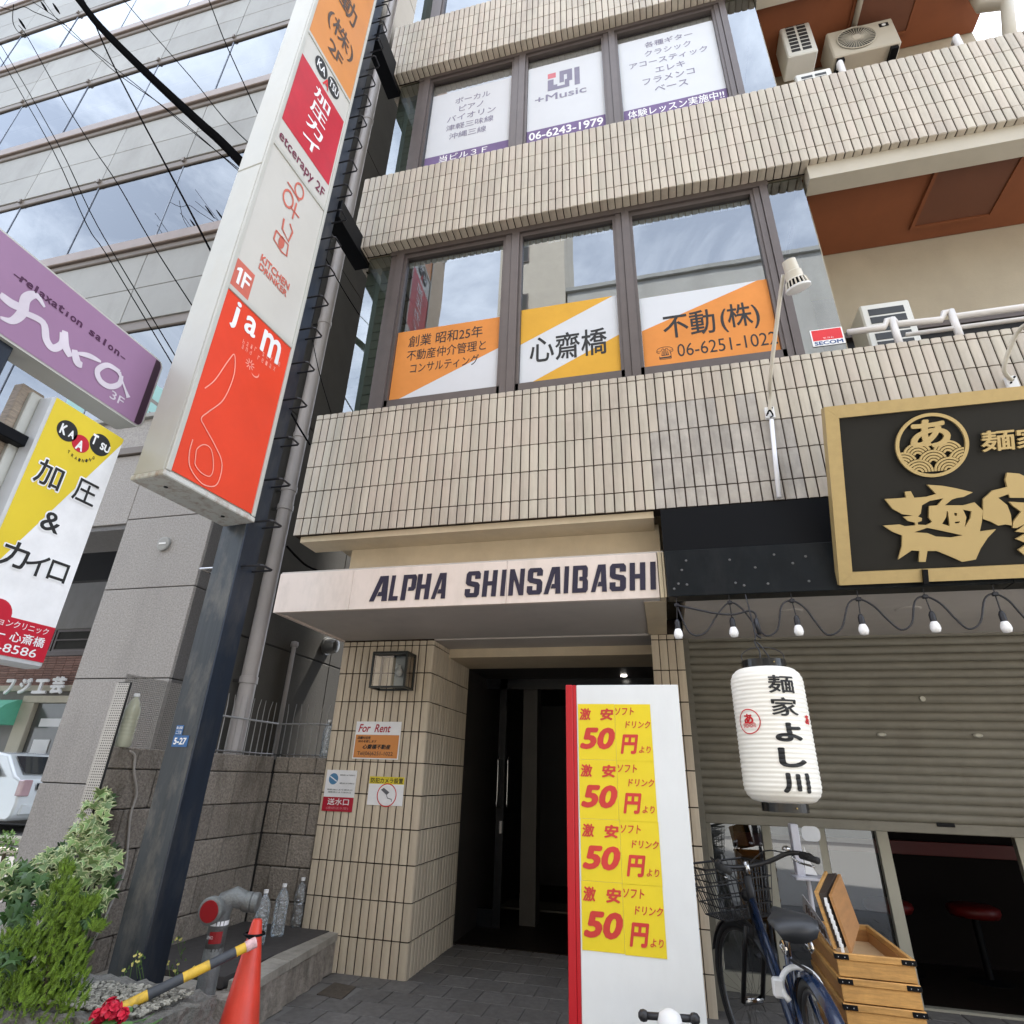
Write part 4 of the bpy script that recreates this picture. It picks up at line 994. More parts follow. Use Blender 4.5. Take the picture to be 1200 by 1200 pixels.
# bottles
m_pet = glass('clear_bottle', .13, 1., (.92, .95, .96), rough=.04, wave=.5, wscale=60, milk=.06)
m_water = mat('bottle_water', (.95, .98, .99), r=.0, var=0, trans=1, ior=1.33)
m_cap = mat('bottle_cap', (.8, .8, .8), r=.4)
m_cloudy = mat('cloudy_bottle', (.55, .56, .42), r=.15, var=.1)
m_cloudy.node_tree.nodes['Principled BSDF'].inputs['Alpha'].default_value = .62
def bottle(x, y, z, lab, s=1., water=.7, group='water bottles', tint=None):
    t = thing('water_bottle', lab, 'bottle', (x, y, z), group)
    P = [(.02, 0), (.04, .002), (.046, .015), (.046, .05)]
    h = .06
    while h < .19: P += [(.046, h), (.0435, h+.007), (.046, h+.014)]; h += .022
    P += [(.046, .205), (.0435, .225), (.030, .262), (.016, .285), (.0135, .29), (.0135, .305)]
    B = MB(); B.lathe([(a*s, b*s) for a, b in P], (x, y, z), 20, cap=True); B.build('shell', tint or m_pet, t, smooth=True, auto=50)
    B = MB(); B.lathe([(.016*s, .296*s), (.016*s, .316*s)], (x, y, z), 16); B.build('cap', m_cap, t, smooth=True, auto=40)
    return t
for (px, py), lab in (((347, 1086), 'clear water bottle nearest the pillar, rightmost of three on the stone ledge'), ((324, 1097), 'clear water bottle in the middle of three on the stone ledge'), ((301, 1108), 'clear water bottle half hidden by the red cone, leftmost of three on the ledge')):
    p = PZ(px, py, .25); bottle(p.x, p.y, .25, lab)
bottle(XW-.02, 3.18, ZT, 'large cloudy bottle of greenish water on the wall end by the perforated sheet', 1.02, tint=m_cloudy)
p = PY(382, 880, 4.80); bottle(p.x+.0, 4.79, ZT, 'water bottle standing on the wall top right against the tiled pillar', .97)

# standpipe
m_cast = mat('cast_grey', (.17, .18, .175), grime=.6, gs=14, gcol=(.08, .06, .05), bump=.4, bs=80, r=.55, m=.3, var=.12, ns=12)
spx = thing('fire_standpipe', 'grey fire brigade inlet standpipe with red capped mouth and red stickers', 'standpipe', (-2.33, 3.1, 0))
Ys = 3.1; t0 = PY(236, 1140, Ys); t1 = PY(262, 1060, Ys)
X0 = PY(252, 1105, Ys).x
B = MB(); B.lathe([(.07, 0), (.07, .03), (.048, .05), (.046, .50)], (X0, Ys, 0), 20); B.build('column', m_cast, spx, smooth=True, auto=40)
zc_ = PY(262, 1060, Ys).z
B = MB(); B.tube([(X0, Ys, .49), (X0, Ys, zc_-.03), (X0+.02, Ys, zc_+.02), (X0+.05, Ys+.02, zc_+.035), (X0+.12, Ys+.05, zc_+.01)], [.046, .048, .050, .047, .040], 16); B.build('elbow', m_cast, spx, smooth=True)
B = MB(); Tm = Matrix.Rotation(radians(100), 3, 'X')
mouth = Vector((X0-.0, Ys-.05, zc_-.01)); d_ = Vector((.12, -.95, -.05)).normalized(); Q = d_.to_track_quat('Z', 'Y').to_matrix()
B.lathe([(.05, -.05), (.05, .02), (.062, .025), (.062, .05), (.052, .055)], mouth, 24, Q); B.build('mouth', m_cast, spx, smooth=True, auto=35)
B = MB(); B.lathe([(.050, .051), (.048, .058)], mouth, 24, Q); B.build('red_cap', mat('dark_red_cap', (.25, .012, .015), r=.35), spx)
d2 = Vector((.95, .3, -.05)).normalized(); Q2 = d2.to_track_quat('Z', 'Y').to_matrix(); m2_ = Vector((X0+.11, Ys+.045, zc_+.012))
B = MB(); B.lathe([(.04, -.02), (.046, 0), (.046, .02), (.040, .025), (.046, .03), (.046, .055), (.04, .06)], m2_, 20, Q2); B.build('second_outlet', m_cast, spx, smooth=True, auto=35)
B = MB(); z = PY(258, 1080, Ys).z
B.lathe([(.0475, z-.012), (.0475, z+.008)], (X0, Ys, 0), 20, cap=False); B.build('white_label', m_whtxt, spx, smooth=True)
B = MB()
for k in range(4, 8):
    a0, a1 = -pi/2+(k-4)*.33-.1, -pi/2+(k-3)*.33-.1; B.quad((X0+.0478*cos(a0), Ys+.0478*sin(a0), z-.085), (X0+.0478*cos(a1), Ys+.0478*sin(a1), z-.085), (X0+.0478*cos(a1), Ys+.0478*sin(a1), z-.035), (X0+.0478*cos(a0), Ys+.0478*sin(a0), z-.035))
B.build('red_label', mat('dark_red_cap', (.25, .012, .015)), spx)
F = FY(X0-.01, Ys-.0495, z-.095); B = MB(); txt('送水口', F, (-.005, .03), (.028, .045), m_whtxt, px=False, mb=B); B.build('lettering', m_whtxt, spx)

# cone and bar
cn = thing('traffic_cone', 'plain red-orange traffic cone at the bottom edge holding one end of the striped bar', 'cone', (-1.87, 2.8, 0))
cx, cy = -1.87, 2.8
B = MB(); B.lathe([(.145, .03), (.115, .12), (.022, .69), (.018, .70)], (cx, cy, 0), 32); B.build('body', mat('cone_orange', (.62, .05, .028), r=.4, var=.1, ns=9, grime=.45, gs=6, gcol=(.28, .07, .05)), cn, smooth=True, auto=50)
B = MB(); B.bbox(cx-.19, cx+.19, cy-.19, cy+.19, 0, .035, .012); B.build('base', MATS['cone_orange'], cn)
br_ = thing('barrier_bar', 'yellow and black striped barrier bar running from the cone to the planter', 'bar', (-2.2, 2.6, .6))
a = PY(300, 1104, 2.74); b = PY(96, 1204, 2.3); L_ = (b-a).length; dd_ = (b-a).normalized()
pts = [.0, .10, .155, .235, .31, .40, .475, .57, .66, .76, .86, .96, 1.05]
pts = [0, 14/230, 42/230, 82/230, 128/230, 170/230, 213/230, 1.15, 1.35, 1.55]
# colour lengths measured on the photo: paper wrap, yellow, grey, yellow, grey, yellow, grey ...
mY = mat('bar_yellow', (.66, .42, .04), r=.45, var=.12, ns=30, grime=.7, gs=25, gcol=(.05, .05, .05)); mK = mat('bar_black', (.045, .05, .058), r=.5, var=.15, ns=20)
mW = mat('tape_pink', (.62, .40, .40), r=.5, var=.3, ns=60)
seq = [(0, .07, mW), (.07, .135, mY), (.135, .30, mK), (.30, .46, mY), (.46, .66, mK), (.66, .86, mY), (.86, 1.1, mK), (1.1, 1.3, mY), (1.3, 1.5, mK)]
for s0, s1, m in seq:
    B = MB(); B.tube([a+dd_*(L_*s0), a+dd_*(L_*s1)], .019 if m is not mW else .021, 14); B.build('section', m, br_, smooth=True, auto=40)
B = MB(); c0 = Vector((cx, cy, a.z+.01)); B.lathe([(.042, .0), (.047, .004), (.042, .010)], c0-Vector((0, 0, .0)), 24, cap=False); B.tube([c0+Vector((-.04, -.02, .004)), a], .006, 8); B.build('wire_loop', m_black, br_, smooth=True)

# ------------------------------------------------------------------ planter of rough rock with flowers
pl = thing('rock_planter', 'rough grey rock planter block with pale gravel on top at the bottom left', 'planter', (-2.3, 2.6, 0))
def rock(x0, x1, y0, y1, z0, z1, n=7, amp=.012, name='rock', m=None, parent=None, seed=0):
    bm = bmesh.new(); bmesh.ops.create_cube(bm, size=1); bmesh.ops.subdivide_edges(bm, edges=bm.edges[:], cuts=n, use_grid_fill=True)
    rr = random.Random(seed)
    from mathutils import noise
    for v in bm.verts:
        p = Vector((x0+(v.co.x+.5)*(x1-x0), y0+(v.co.y+.5)*(y1-y0), z0+(v.co.z+.5)*(z1-z0)))
        d = v.co.normalized(); k = noise.noise(p*14+Vector((seed, 0, 0)))+.5*noise.noise(p*38)
        v.co = p + d*amp*k*1.6
    me = bpy.data.meshes.new(name); bm.to_mesh(me); bm.free(); me.materials.append(m)
    return link(name, me, (0, 0, 0), parent)
zP = .46; c_ = PZ(258, 1160, zP); c2 = PZ(160, 1178, zP)
rock(-2.9, c_.x, c_.y-.42, c_.y, 0, zP-.01, 26, .02, 'rock_block', mat('planter_rock', (.15, .145, .13), r=.9, var=.4, ns=35, bump=1., bs=90, grime=.5, gs=9, gcol=(.05, .05, .045)), pl, 3)
B = MB()
for i in range(900):
    x, y = random.uniform(-2.45, c_.x-.05), random.uniform(c_.y-.38, c_.y-.10); s = random.uniform(.004, .010); z = zP+.012
    T = Matrix.Translation((x, y, z)) @ Matrix.Rotation(random.uniform(0, 6), 4, 'Z') @ Matrix.Rotation(random.uniform(-.5, .5), 4, 'X')
    B.bbox(-s, s, -s*.7, s*.7, -s*.5, s*.5, s*.25, T)
B.build('gravel', mat('pale_gravel', (.26, .25, .21), r=.8, rnd=.6), pl, kind='stuff')
# geranium: red petals and round leaves
m_gerl = mat('geranium_leaf', (.07, .16, .04), r=.6, rnd=.2); m_gerf = mat('geranium_red', (.50, .008, .035), r=.5, rnd=.25)
ge = thing('geranium', 'red flowering geranium on the rock planter behind the striped bar', 'plant', (-2.6, 2.7, .45))
g0 = PZ(130, 1183, zP+.06)
B = MB()
def petal(B, c, r, n_, m=None):
    a = n_.orthogonal().normalized(); b = n_.cross(a); k = 6
    a0 = random.uniform(0, 6); B.add([c]+[c+(a*cos(a0+2*pi*i/k)+b*sin(a0+2*pi*i/k))*r*(1 if i % 2 else .82)+n_*r*.25 for i in range(k)], [(0, 1+i, 1+(i+1) % k) for i in range(k)])
for cc, rr_, nn in ((g0, .032, 60), (g0+Vector((-.05, .0, -.03)), .024, 30), (g0+Vector((.035, .02, -.02)), .02, 24)):
    for i in range(nn):
        d = Vector((random.gauss(0, 1), random.gauss(0, 1), random.gauss(0, 1)+.3)).normalized(); petal(B, cc+d*rr_*random.uniform(.5, 1), .014, d)
B.build('blossom', m_gerf, ge)
B = MB(); C_ = MB()
for i in range(22):
    c = g0+Vector((random.uniform(-.12, .20), random.uniform(-.05, .08), random.uniform(-.10, -.02))); C_.tube([Vector((g0.x, g0.y, zP)), c], .002, 4)
    nn = Vector((random.gauss(0, .4), -.5+random.gauss(0, .3), 1)).normalized(); a = nn.orthogonal().normalized(); b = nn.cross(a); r_ = random.uniform(.02, .034)
    B.add([c]+[c+(a*cos(2*pi*j/10)+b*sin(2*pi*j/10))*r_*(1 if j % 2 else .88) for j in range(10)], [(0, 1+j, 1+(j+1) % 10) for j in range(10)])
B.build('leaves', m_gerl, ge); C_.build('stem', m_gerl, ge, kind='stuff')

# ------------------------------------------------------------------ ivy and conifer
def leafmat(name, c1, c2, edge=None, r=.5):
    M = mat(name, c1, r=r, rnd=.28, var=.15, ns=25); b = M.node_tree.nodes['Principled BSDF']
    b.inputs['Subsurface Weight'].default_value = 0
    return M
m_ivy = mat('ivy_leaf', (.155, .245, .085), r=.45, rnd=.3, var=.2, ns=30); m_ivye = mat('ivy_cream_edge', (.40, .44, .22), r=.45, rnd=.15)
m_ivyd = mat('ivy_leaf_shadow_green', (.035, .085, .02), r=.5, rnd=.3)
m_stem = mat('plant_stem', (.08, .06, .035), r=.8)
def ivy_mesh(seed, dark=False):
    rr = random.Random(seed); R_ = [(0, -.12), (.28, -.36), (.66, -.38), (.40, -.04), (.95, .16), (.36, .28), (.20, .62), (0, 1.15)]
    R_ = [(x*rr.uniform(.9, 1.1), y*rr.uniform(.92, 1.08)) for x, y in R_]
    O = R_ + [(-x, y) for x, y in R_[1:-1]][::-1]
    I = [(x*.80, (y-.2)*.78+.2) for x, y in O]; n = len(O)
    h = lambda x, y: -.16*abs(x) - .10*y*y + .03
    vs = [(x, y, h(x, y)) for x, y in O]+[(x, y, h(x, y)+.01) for x, y in I]+[(0, .18, .03)]
    fs = [(i, (i+1) % n, n+(i+1) % n, n+i) for i in range(n)]+[(n+i, n+(i+1) % n, 2*n) for i in range(n)]
    me = bpy.data.meshes.new('ivy_leaf'); me.from_pydata(vs, [], fs)
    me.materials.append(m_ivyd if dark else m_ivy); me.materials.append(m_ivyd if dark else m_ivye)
    me.polygons.foreach_set('material_index', [1]*n+[0]*n); return me
IVM = [ivy_mesh(i) for i in range(4)] + [ivy_mesh(9, True)]
iv = thing('ivy', 'variegated green and cream ivy climbing the front end of the stone wall', 'plant', (-3.2, 2.9, 0))
Vw = Vector((.55, -.75, .35)).normalized()
def leaf_at(c, s, me, parent, spread=.5):
    nn = (Vw + Vector((random.gauss(0, spread), random.gauss(0, spread), random.gauss(0, spread)))).normalized()
    dn = Vector((random.gauss(0, .45), random.gauss(0, .45), -.9+random.gauss(0, .4))); dn = (dn-nn*dn.dot(nn)).normalized(); xx = dn.cross(nn)
    M = Matrix(((xx.x*s, dn.x*s, nn.x*s, c.x), (xx.y*s, dn.y*s, nn.y*s, c.y), (xx.z*s, dn.z*s, nn.z*s, c.z), (0, 0, 0, 1)))
    return M
# silhouette of the ivy on the photo as blobs (px, py, radius px, depth)
blobs = [(122, 936, 14, 3.02, 20), (8, 1030, 26, 2.8, 20), (108, 958, 26, 3.0, 34), (104, 985, 32, 3.0, 40), (92, 1008, 40, 2.98, 55), (125, 1005, 26, 3.02, 26), (110, 1035, 40, 2.95, 40), (65, 1022, 38, 2.9, 60), (32, 1040, 36, 2.8, 60), (20, 1075, 22, 2.7, 20), (95, 1065, 30, 2.9, 25), (78, 1120, 22, 2.75, 18), (5, 1120, 22, 2.3, 22), (88, 1150, 18, 2.75, 14), (72, 1170, 14, 2.7, 10)]
leaves = []
for (bx, by, br2, Yd, n) in blobs:
    for i in range(int(n*1.7)):
        a, q = random.uniform(0, 2*pi), sqrt(random.uniform(0, 1))*br2*.85
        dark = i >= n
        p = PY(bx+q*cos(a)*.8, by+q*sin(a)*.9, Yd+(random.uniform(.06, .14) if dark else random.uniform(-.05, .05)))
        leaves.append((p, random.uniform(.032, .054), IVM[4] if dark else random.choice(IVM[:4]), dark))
cnt = 0; B = MB(); mi = []
leaves.sort(key=lambda l: l[3])
for p, s, me, dark in leaves:
    M = leaf_at(p, s, me, iv)
    if cnt < 300:
        o = bpy.data.objects.new('ivy_leaf', me); COL.objects.link(o); o.matrix_basis = M; W[o] = M; adopt(o, iv); cnt += 1
    else:
        B.mi = 0; B.add([M @ v.co for v in me.vertices], [list(f.vertices) for f in me.polygons])
B.build('inner_leaves', m_ivyd, iv, kind='stuff')
B = MB()
for k in range(16):
    a = PY(random.uniform(20, 100), 1110, 2.95); b = PY(random.uniform(70, 120), random.uniform(1015, 1060), 3.08); mid = (a+b)/2+Vector((random.uniform(-.05, .05), .03, 0))
    B.tube(smooth_pts([a, mid, b], 4), .004, 5)
B.build('vine', m_stem, iv)
co = thing('conifer_shrub', 'bright yellow-green feathery conifer shrub in the lower left corner', 'shrub', (-2.7, 2.35, 0))
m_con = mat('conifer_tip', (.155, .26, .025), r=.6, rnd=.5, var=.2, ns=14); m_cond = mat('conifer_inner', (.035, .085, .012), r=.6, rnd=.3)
def frond(B, base, d, L_, w_, n=7):
    side = d.cross(Vector((random.gauss(0, .3), -1, .2))).normalized(); up_ = d.cross(side).normalized()
    for i in range(n):
        t = (i+.5)/n; c = base+d*(L_*t)+up_*(-.12*L_*t*t)
        for s_ in (-1, 1):
            l = w_*(1.1-t)*random.uniform(.8, 1.2); e = c+(side*s_*.62+d*.85)*l
            q = up_*(l*.10); B.add([c-side*.0022, c+side*.0022, e+q], [(0, 1, 2)]); 
            e2 = c+(side*s_*.3+d*.95+up_*.25)*l*.8; B.add([c-up_*.002, c+up_*.002, e2], [(0, 1, 2)])
    B.add([base-side*.0015, base+side*.0015, base+d*L_], [(0, 1, 2)])
Bt, Bd = MB(), MB()
outline = [(75, 1022, 8), (72, 1045, 17), (68, 1070, 26), (62, 1095, 34), (58, 1120, 44), (50, 1150, 52), (45, 1180, 56), (40, 1205, 60), (92, 1070, 12), (105, 1062, 9), (112, 1090, 5), (20, 1110, 24), (12, 1160, 30)]
for (x, y, r_) in outline:
    for k in range(int(60+r_*6.5)):
        a, q = random.uniform(0, 2*pi), sqrt(random.uniform(0, 1))*r_
        px_, py_ = x+q*cos(a), y+q*sin(a)*.7
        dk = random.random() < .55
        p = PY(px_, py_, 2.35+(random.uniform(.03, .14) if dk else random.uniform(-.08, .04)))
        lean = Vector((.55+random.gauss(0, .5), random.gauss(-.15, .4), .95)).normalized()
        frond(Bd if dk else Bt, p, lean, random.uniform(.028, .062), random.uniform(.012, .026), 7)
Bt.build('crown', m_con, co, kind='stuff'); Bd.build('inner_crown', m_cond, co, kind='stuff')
B = MB(); p = PY(50, 1200, 2.36); B.tube([(p.x, 2.36, 0), (p.x, 2.36, .3), PY(70, 1060, 2.36)], .018, 8, r1=.004); B.build('trunk', m_stem, co)
# darker small shrub far left
sh = thing('small_shrub', 'small light green leafy shrub at the left edge above the ivy', 'shrub', (-3.5, 2.8, 0))
B = MB()
m_shl = mat('shrub_leaf', (.13, .24, .05), r=.5, rnd=.4)
for (x, y, r_, n) in ((8, 985, 14, 110), (2, 1005, 22, 130), (12, 1020, 12, 60)):
    for k in range(n):
        a, q = random.uniform(0, 2*pi), sqrt(random.uniform(0, 1))*r_; c = PY(x+q*cos(a), y+q*sin(a)*.8, 3.0+random.uniform(-.08, .08))
        d = Vector((random.gauss(0, 1), random.gauss(0, 1), random.gauss(.3, 1))).normalized(); e = d.orthogonal().normalized(); l = random.uniform(.012, .022)
        B.add([c, c+d*l*.6+e*l*.28, c+d*l*1.3, c+d*l*.6-e*l*.28], [(0, 1, 2, 3)])
B.build('leaves', m_shl, sh, kind='stuff')
B = MB(); B.tube([(-3.55, 3.0, 0), PY(5, 1000, 3.0)], .01, 6); B.build('stem', m_stem, sh)
# tiny yellow flowers at the bench foot
wf_ = thing('wildflowers', 'tiny pale yellow wildflowers growing at the foot of the ledge and post', 'flowers', (-2.9, 3.35, 0))
B = MB(); C_ = MB()
for (x, y) in ((197, 1130), (205, 1136), (208, 1130), (228, 1133), (145, 1137), (158, 1120), (164, 1119), (161, 1126), (212, 1101), (155, 1130), (207, 1100)):
    c = PY(x, y, 2.95 if x < 170 else 3.36)
    for k in range(3): petal(B, c+Vector((random.gauss(0, .004), 0, random.gauss(0, .004))), .006, Vector((.3, -1, .4)).normalized())
    C_.tube([c, c+Vector((random.uniform(-.03, .03), .04, -.10))], .0012, 4)
    for k in range(4):
        e = c+Vector((random.gauss(0, .015), .01, random.gauss(-.02, .015))); C_.add([e, e+Vector((.012, 0, .006)), e+Vector((.004, 0, .016))], [(0, 1, 2)])
B.build('blossom', mat('pale_yellow_petal', (.62, .55, .15), r=.5), wf_); C_.build('stem', m_shl, wf_, kind='stuff')

# address plates on the post
Fp = FY(-2.80, 2.996, 0)
ad = thing('address_plate', 'small blue address plate reading 5-27 on the navy post', 'plate', (-2.75, 2.99, 1.4))
m_blu = mat('plate_blue', (.03, .12, .30), r=.35)
q0 = Fp.uv(201, 875); q1 = Fp.uv(221, 862)
w5, h5 = abs(q1[0]-q0[0])*1.0, .0
def plate(F, ll, ur, m, parent, n=.004, name='plate', t=.003, px=True):
    a = F.uv(*ll) if px else ll; b = F.uv(*ur) if px else ur
    B = MB(); B.prism([(a[0], a[1]), (b[0], a[1]), (b[0], b[1]), (a[0], b[1])], F, 0.0005, t); return B.build(name, m, parent), a, b
o, a, b = plate(Fp, (201, 875), (222, 862), m_blu, ad)
txt('5-27', Fp, (a[0]+.01, a[1]+.012), (b[0]-.01, b[1]-.012), m_whtxt, o, px=False, n=.004, bold=.03)
ad2 = thing('street_plate', 'tiny blue two-line street name plate just above the 5-27 plate', 'plate', (-2.75, 2.99, 1.45))
o, a, b = plate(Fp, (205, 861), (216, 850), m_blu, ad2)
txt('東心斎橋', Fp, (a[0]+.004, (a[1]+b[1])/2+.004), (b[0]-.004, b[1]-.006), m_whtxt, o, px=False, n=.004, bold=.01); txt('二丁目', Fp, (a[0]+.006, a[1]+.004), (b[0]-.006, (a[1]+b[1])/2-.004), m_whtxt, o, px=False, n=.004, bold=.01)

# ================================================================== things on the facade
def card(name, lab, cat, F, ll, ur, m, group=None, t=.003, px=True, n0=.0006):
    """a thin flat thing on a wall: thing > sheet, returns (thing, sheet, a, b)"""
    a = F.uv(*ll) if px else ll; b = F.uv(*ur) if px else ur
    q = F.p(a[0], a[1]); T_ = thing(name, lab, cat, q, group)
    B = MB(); B.prism([(a[0], a[1]), (b[0], a[1]), (b[0], b[1]), (a[0], b[1])], F, n0, n0+t); return T_, B.build('sheet', m, T_), a, b
def ft(s, F, a, b, x0, y0, x1, y1, m, par, n=.004, **k):
    w_, h_ = b[0]-a[0], b[1]-a[1]
    return txt(s, F, (a[0]+w_*x0, a[1]+h_*y0), (a[0]+w_*x1, a[1]+h_*y1), m, par, px=False, n=n, **k)
def fp(F, a, b, P, m, par, name='field', n=.0042):
    w_, h_ = b[0]-a[0], b[1]-a[1]; B = MB(); poly(F, [(a[0]+w_*x, a[1]+h_*y) for x, y in P], n, px=False, mb=B); return B.build(name, m, par)
FW = FY(0, YW+.043, 0)          # just outside the panes of the window bands
m_amber = mat('amber_print', (.66, .36, .045), r=.6, spec=.2, var=.06); m_oran = mat('soft_orange_print', (.66, .25, .06), r=.6, spec=.2, var=.08)
m_pap = mat('white_print', (.62, .64, .67), r=.7, var=.03, ns=1.5, spec=.1)
wx = [(-2.152+.03, -1.117-.03), (-.985+.03, -.098-.03), (.024+.03, 1.075-.03)]
zb = 4.255
# 2F: three banners read as one diagonal stripe
zt1 = PY(520, 378, YW).z; zt2 = PY(660, 352, YW).z; zt3 = PY(820, 335, YW).z
T1, s1, a, b = card('window_banner', 'orange and white window banner in the left second-floor window with three small text lines', 'banner', FW, (wx[0][0], zb), (wx[0][1], zt1), m_pap, px=False)
fp(FW, a, b, [(0, 0), (.06, 0), (1, .55), (1, 1), (0, 1)], m_oran, s1)
ft('創業 昭和25年', FW, a, b, .12, .745, .84, .92, m_blktxt, s1, n=.005, bold=.006)
ft('不動産仲介管理と', FW, a, b, .12, .545, .88, .70, m_blktxt, s1, n=.005, bold=.006)
ft('コンサルティング', FW, a, b, .17, .355, .82, .50, m_blktxt, s1, n=.005, bold=.006)
T2, s2, a, b = card('window_banner', 'orange and white window banner in the middle second-floor window with three large characters', 'banner', FW, (wx[1][0], zb), (wx[1][1], zt2), m_pap, px=False)
fp(FW, a, b, [(0, .52), (.96, 1), (0, 1)], m_amber, s2); fp(FW, a, b, [(.10, 0), (1, 0), (1, .47)], m_amber, s2)
ft('心齋橋', FW, a, b, .10, .25, .88, .60, m_blktxt, s2, n=.005, bold=.012)
T3, s3, a, b = card('window_banner', 'orange and white window banner in the right second-floor window with a telephone number', 'banner', FW, (wx[2][0], zb), (wx[2][1], zt3), m_pap, px=False)
fp(FW, a, b, [(0, 0), (1, 0), (1, 1), (0.93, 1), (0, .52)], m_oran, s3)
ft('不動', FW, a, b, .17, .36, .57, .70, m_blktxt, s3, n=.005, bold=.012); ft('(株)', FW, a, b, .61, .34, .90, .72, m_blktxt, s3, n=.005, bold=.012)
ft('☎', FW, a, b, .10, .09, .23, .26, m_blktxt, s3, n=.005); ft('06-6251-1022', FW, a, b, .26, .10, .99, .27, m_blktxt, s3, n=.005)
# 3F: white posters
z3 = 7.335; m_lav = mat('grey_lavender_ink', (.26, .25, .33), r=.7, spec=.1); m_pstrip = mat('violet_strip', (.19, .14, .27), r=.7, spec=.1)
zs = [PY(560, 135, YW).z, PY(665, 62, YW).z+.1, PY(780, 25, YW).z+.08]
def poster3(i, lab, x0, x1, zt):
    return card('window_poster', lab, 'poster', Fr((0, YW+.043, 0), (1, 0, 0), (0, 0, 1)), (x0, z3), (x1, zt), m_pap, px=False)
T1, s1, a, b = poster3(0, 'white poster in the left third-floor window listing five lines of instruments', wx[0][0]+.02, wx[0][1], 8.60)
fp(FW, a, b, [(0, 0), (1, 0), (1, .115), (0, .115)], m_pstrip, s1); ft('当ビル３Ｆ', FW, a, b, .18, .015, .75, .10, m_whtxt, s1, n=.005, bold=.012)
for k, (s_, x0, x1) in enumerate((('ボーカル', .30, .74), ('ピアノ', .36, .66), ('バイオリン', .22, .82), ('津軽三味線', .22, .80), ('沖縄三線', .27, .72))):
    y = .80-.125*k; ft(s_, FW, a, b, x0, y, x1, y+.085, m_lav, s1, n=.005, bold=.008)
T2, s2, a, b = poster3(1, 'white poster in the middle third-floor window with a maze-like music logo', wx[1][0], wx[1][1], 8.66)
fp(FW, a, b, [(0, 0), (1, 0), (1, .15), (0, .15)], m_pstrip, s2); ft('06-6243-1979', FW, a, b, .03, .03, .97, .125, m_whtxt, s2, n=.005, bold=.02)
ft('+Music', FW, a, b, .10, .49, .78, .58, m_lav, s2, n=.005, bold=.012)
for P in ([(.27,.62),(.27,.77),(.35,.77),(.35,.69),(.40,.69),(.40,.62)], [(.27,.62),(.56,.62),(.56,.66),(.27,.66)], [(.43,.70),(.43,.86),(.60,.86),(.60,.70),(.53,.70),(.53,.80),(.49,.80),(.49,.70)], [(.63,.62),(.63,.86),(.70,.86),(.70,.62)], [(.50,.62),(.50,.73),(.56,.73),(.56,.62)]):
    fp(FW, a, b, P, m_lav, s2, 'logo', n=.005+random.uniform(0, .0004))
fp(FW, a, b, [(.27, .79), (.38, .79), (.38, .86), (.27, .86)], mat('soft_red_print', (.55, .12, .14), r=.4), s2, 'logo')
T3, s3, a, b = poster3(2, 'white poster in the right third-floor window listing guitar styles in six lines', wx[2][0], wx[2][1], 8.70)
fp(FW, a, b, [(0, 0), (1, 0), (1, .125), (0, .125)], m_pstrip, s3); ft('体験レッスン実施中!!', FW, a, b, .04, .02, .97, .11, m_whtxt, s3, n=.005, bold=.012)
for k, (s_, x0, x1) in enumerate((('各種ギター', .28, .78), ('クラシック', .27, .75), ('アコースティック', .10, .90), ('エレキ', .36, .66), ('フラメンコ', .22, .74), ('ベース', .33, .66))):
    y = .855-.118*k; ft(s_, FW, a, b, x0, y, x1, y+.075, m_lav, s3, n=.005, bold=.008)
# security sticker
Fc = FY(0, YW+.018, 0)
T_, s_, a, b = card('security_sticker', 'small red and white security company sticker low on the corner window', 'sticker', Fc, (953, 407), (986, 400-17), m_whtxt)
fp(Fc, a, b, [(.04, .32), (.96, .32), (.96, .96), (.04, .96)], m_red, s_); ft('SECOM', Fc, a, b, .06, .05, .94, .27, mat('navy_ink', (.02, .07, .22), r=.4), s_, bold=.03, n=.005)
ft('セコム', Fc, a, b, .35, .40, .68, .48, m_whtxt, s_, n=.006)

# notices on the pillar
FP = FY(0, YP-.004, 0)
T_, s_, a, b = card('for_rent_sign', 'white and orange For Rent sign screwed to the tiled pillar', 'sign', FP, (413, 889), (471, 846), m_whtxt, t=.006)
fp(FP, a, b, [(.02, .03), (.98, .03), (.98, .64), (.02, .64)], m_org, s_, n=.0075)
ft('For  Rent', FP, a, b, .06, .71, .78, .93, mat('crimson_ink', (.40, .01, .03), r=.4), s_, n=.0075, bold=.02, shear=.25)
ft('店舗付住宅', FP, a, b, .06, .52, .36, .60, m_blktxt, s_, n=.0085, bold=.03, shear=.2); ft('仲介を致します', FP, a, b, .09, .43, .50, .50, m_blktxt, s_, n=.0085, bold=.02, shear=.2)
ft('心齋橋不動産', FP, a, b, .20, .26, .82, .39, m_blktxt, s_, n=.0085, bold=.03, shear=.2); ft('Tel(06)6251-1022', FP, a, b, .10, .07, .88, .20, m_ink, s_, n=.0085, bold=.01)
T_, s_, a, b = card('fire_notice', 'worn white notice with blue round symbol above a red strip, left on the pillar', 'sign', FP, (377, 950), (419, 903), m_whtxt, t=.004)
fp(FP, a, b, [(0, 0), (1, 0), (1, .34), (0, .34)], mat('notice_red', (.42, .01, .03), r=.45), s_, n=.0052)
ft('送水口', FP, a, b, .16, .15, .86, .31, m_whtxt, s_, n=.006, bold=.012); ft('(連結送水管)', FP, a, b, .14, .04, .86, .11, mat('pink_ink', (.6, .25, .27), r=.5), s_, n=.006)
w_, h_ = b[0]-a[0], b[1]-a[1]
B = MB(); disc(FP, a[0]+w_*.25, a[1]+h_*.78, w_*.155, .0054, 24, mb=B); bb = B.build('symbol', mat('notice_blue', (.08, .22, .38), r=.5), s_)
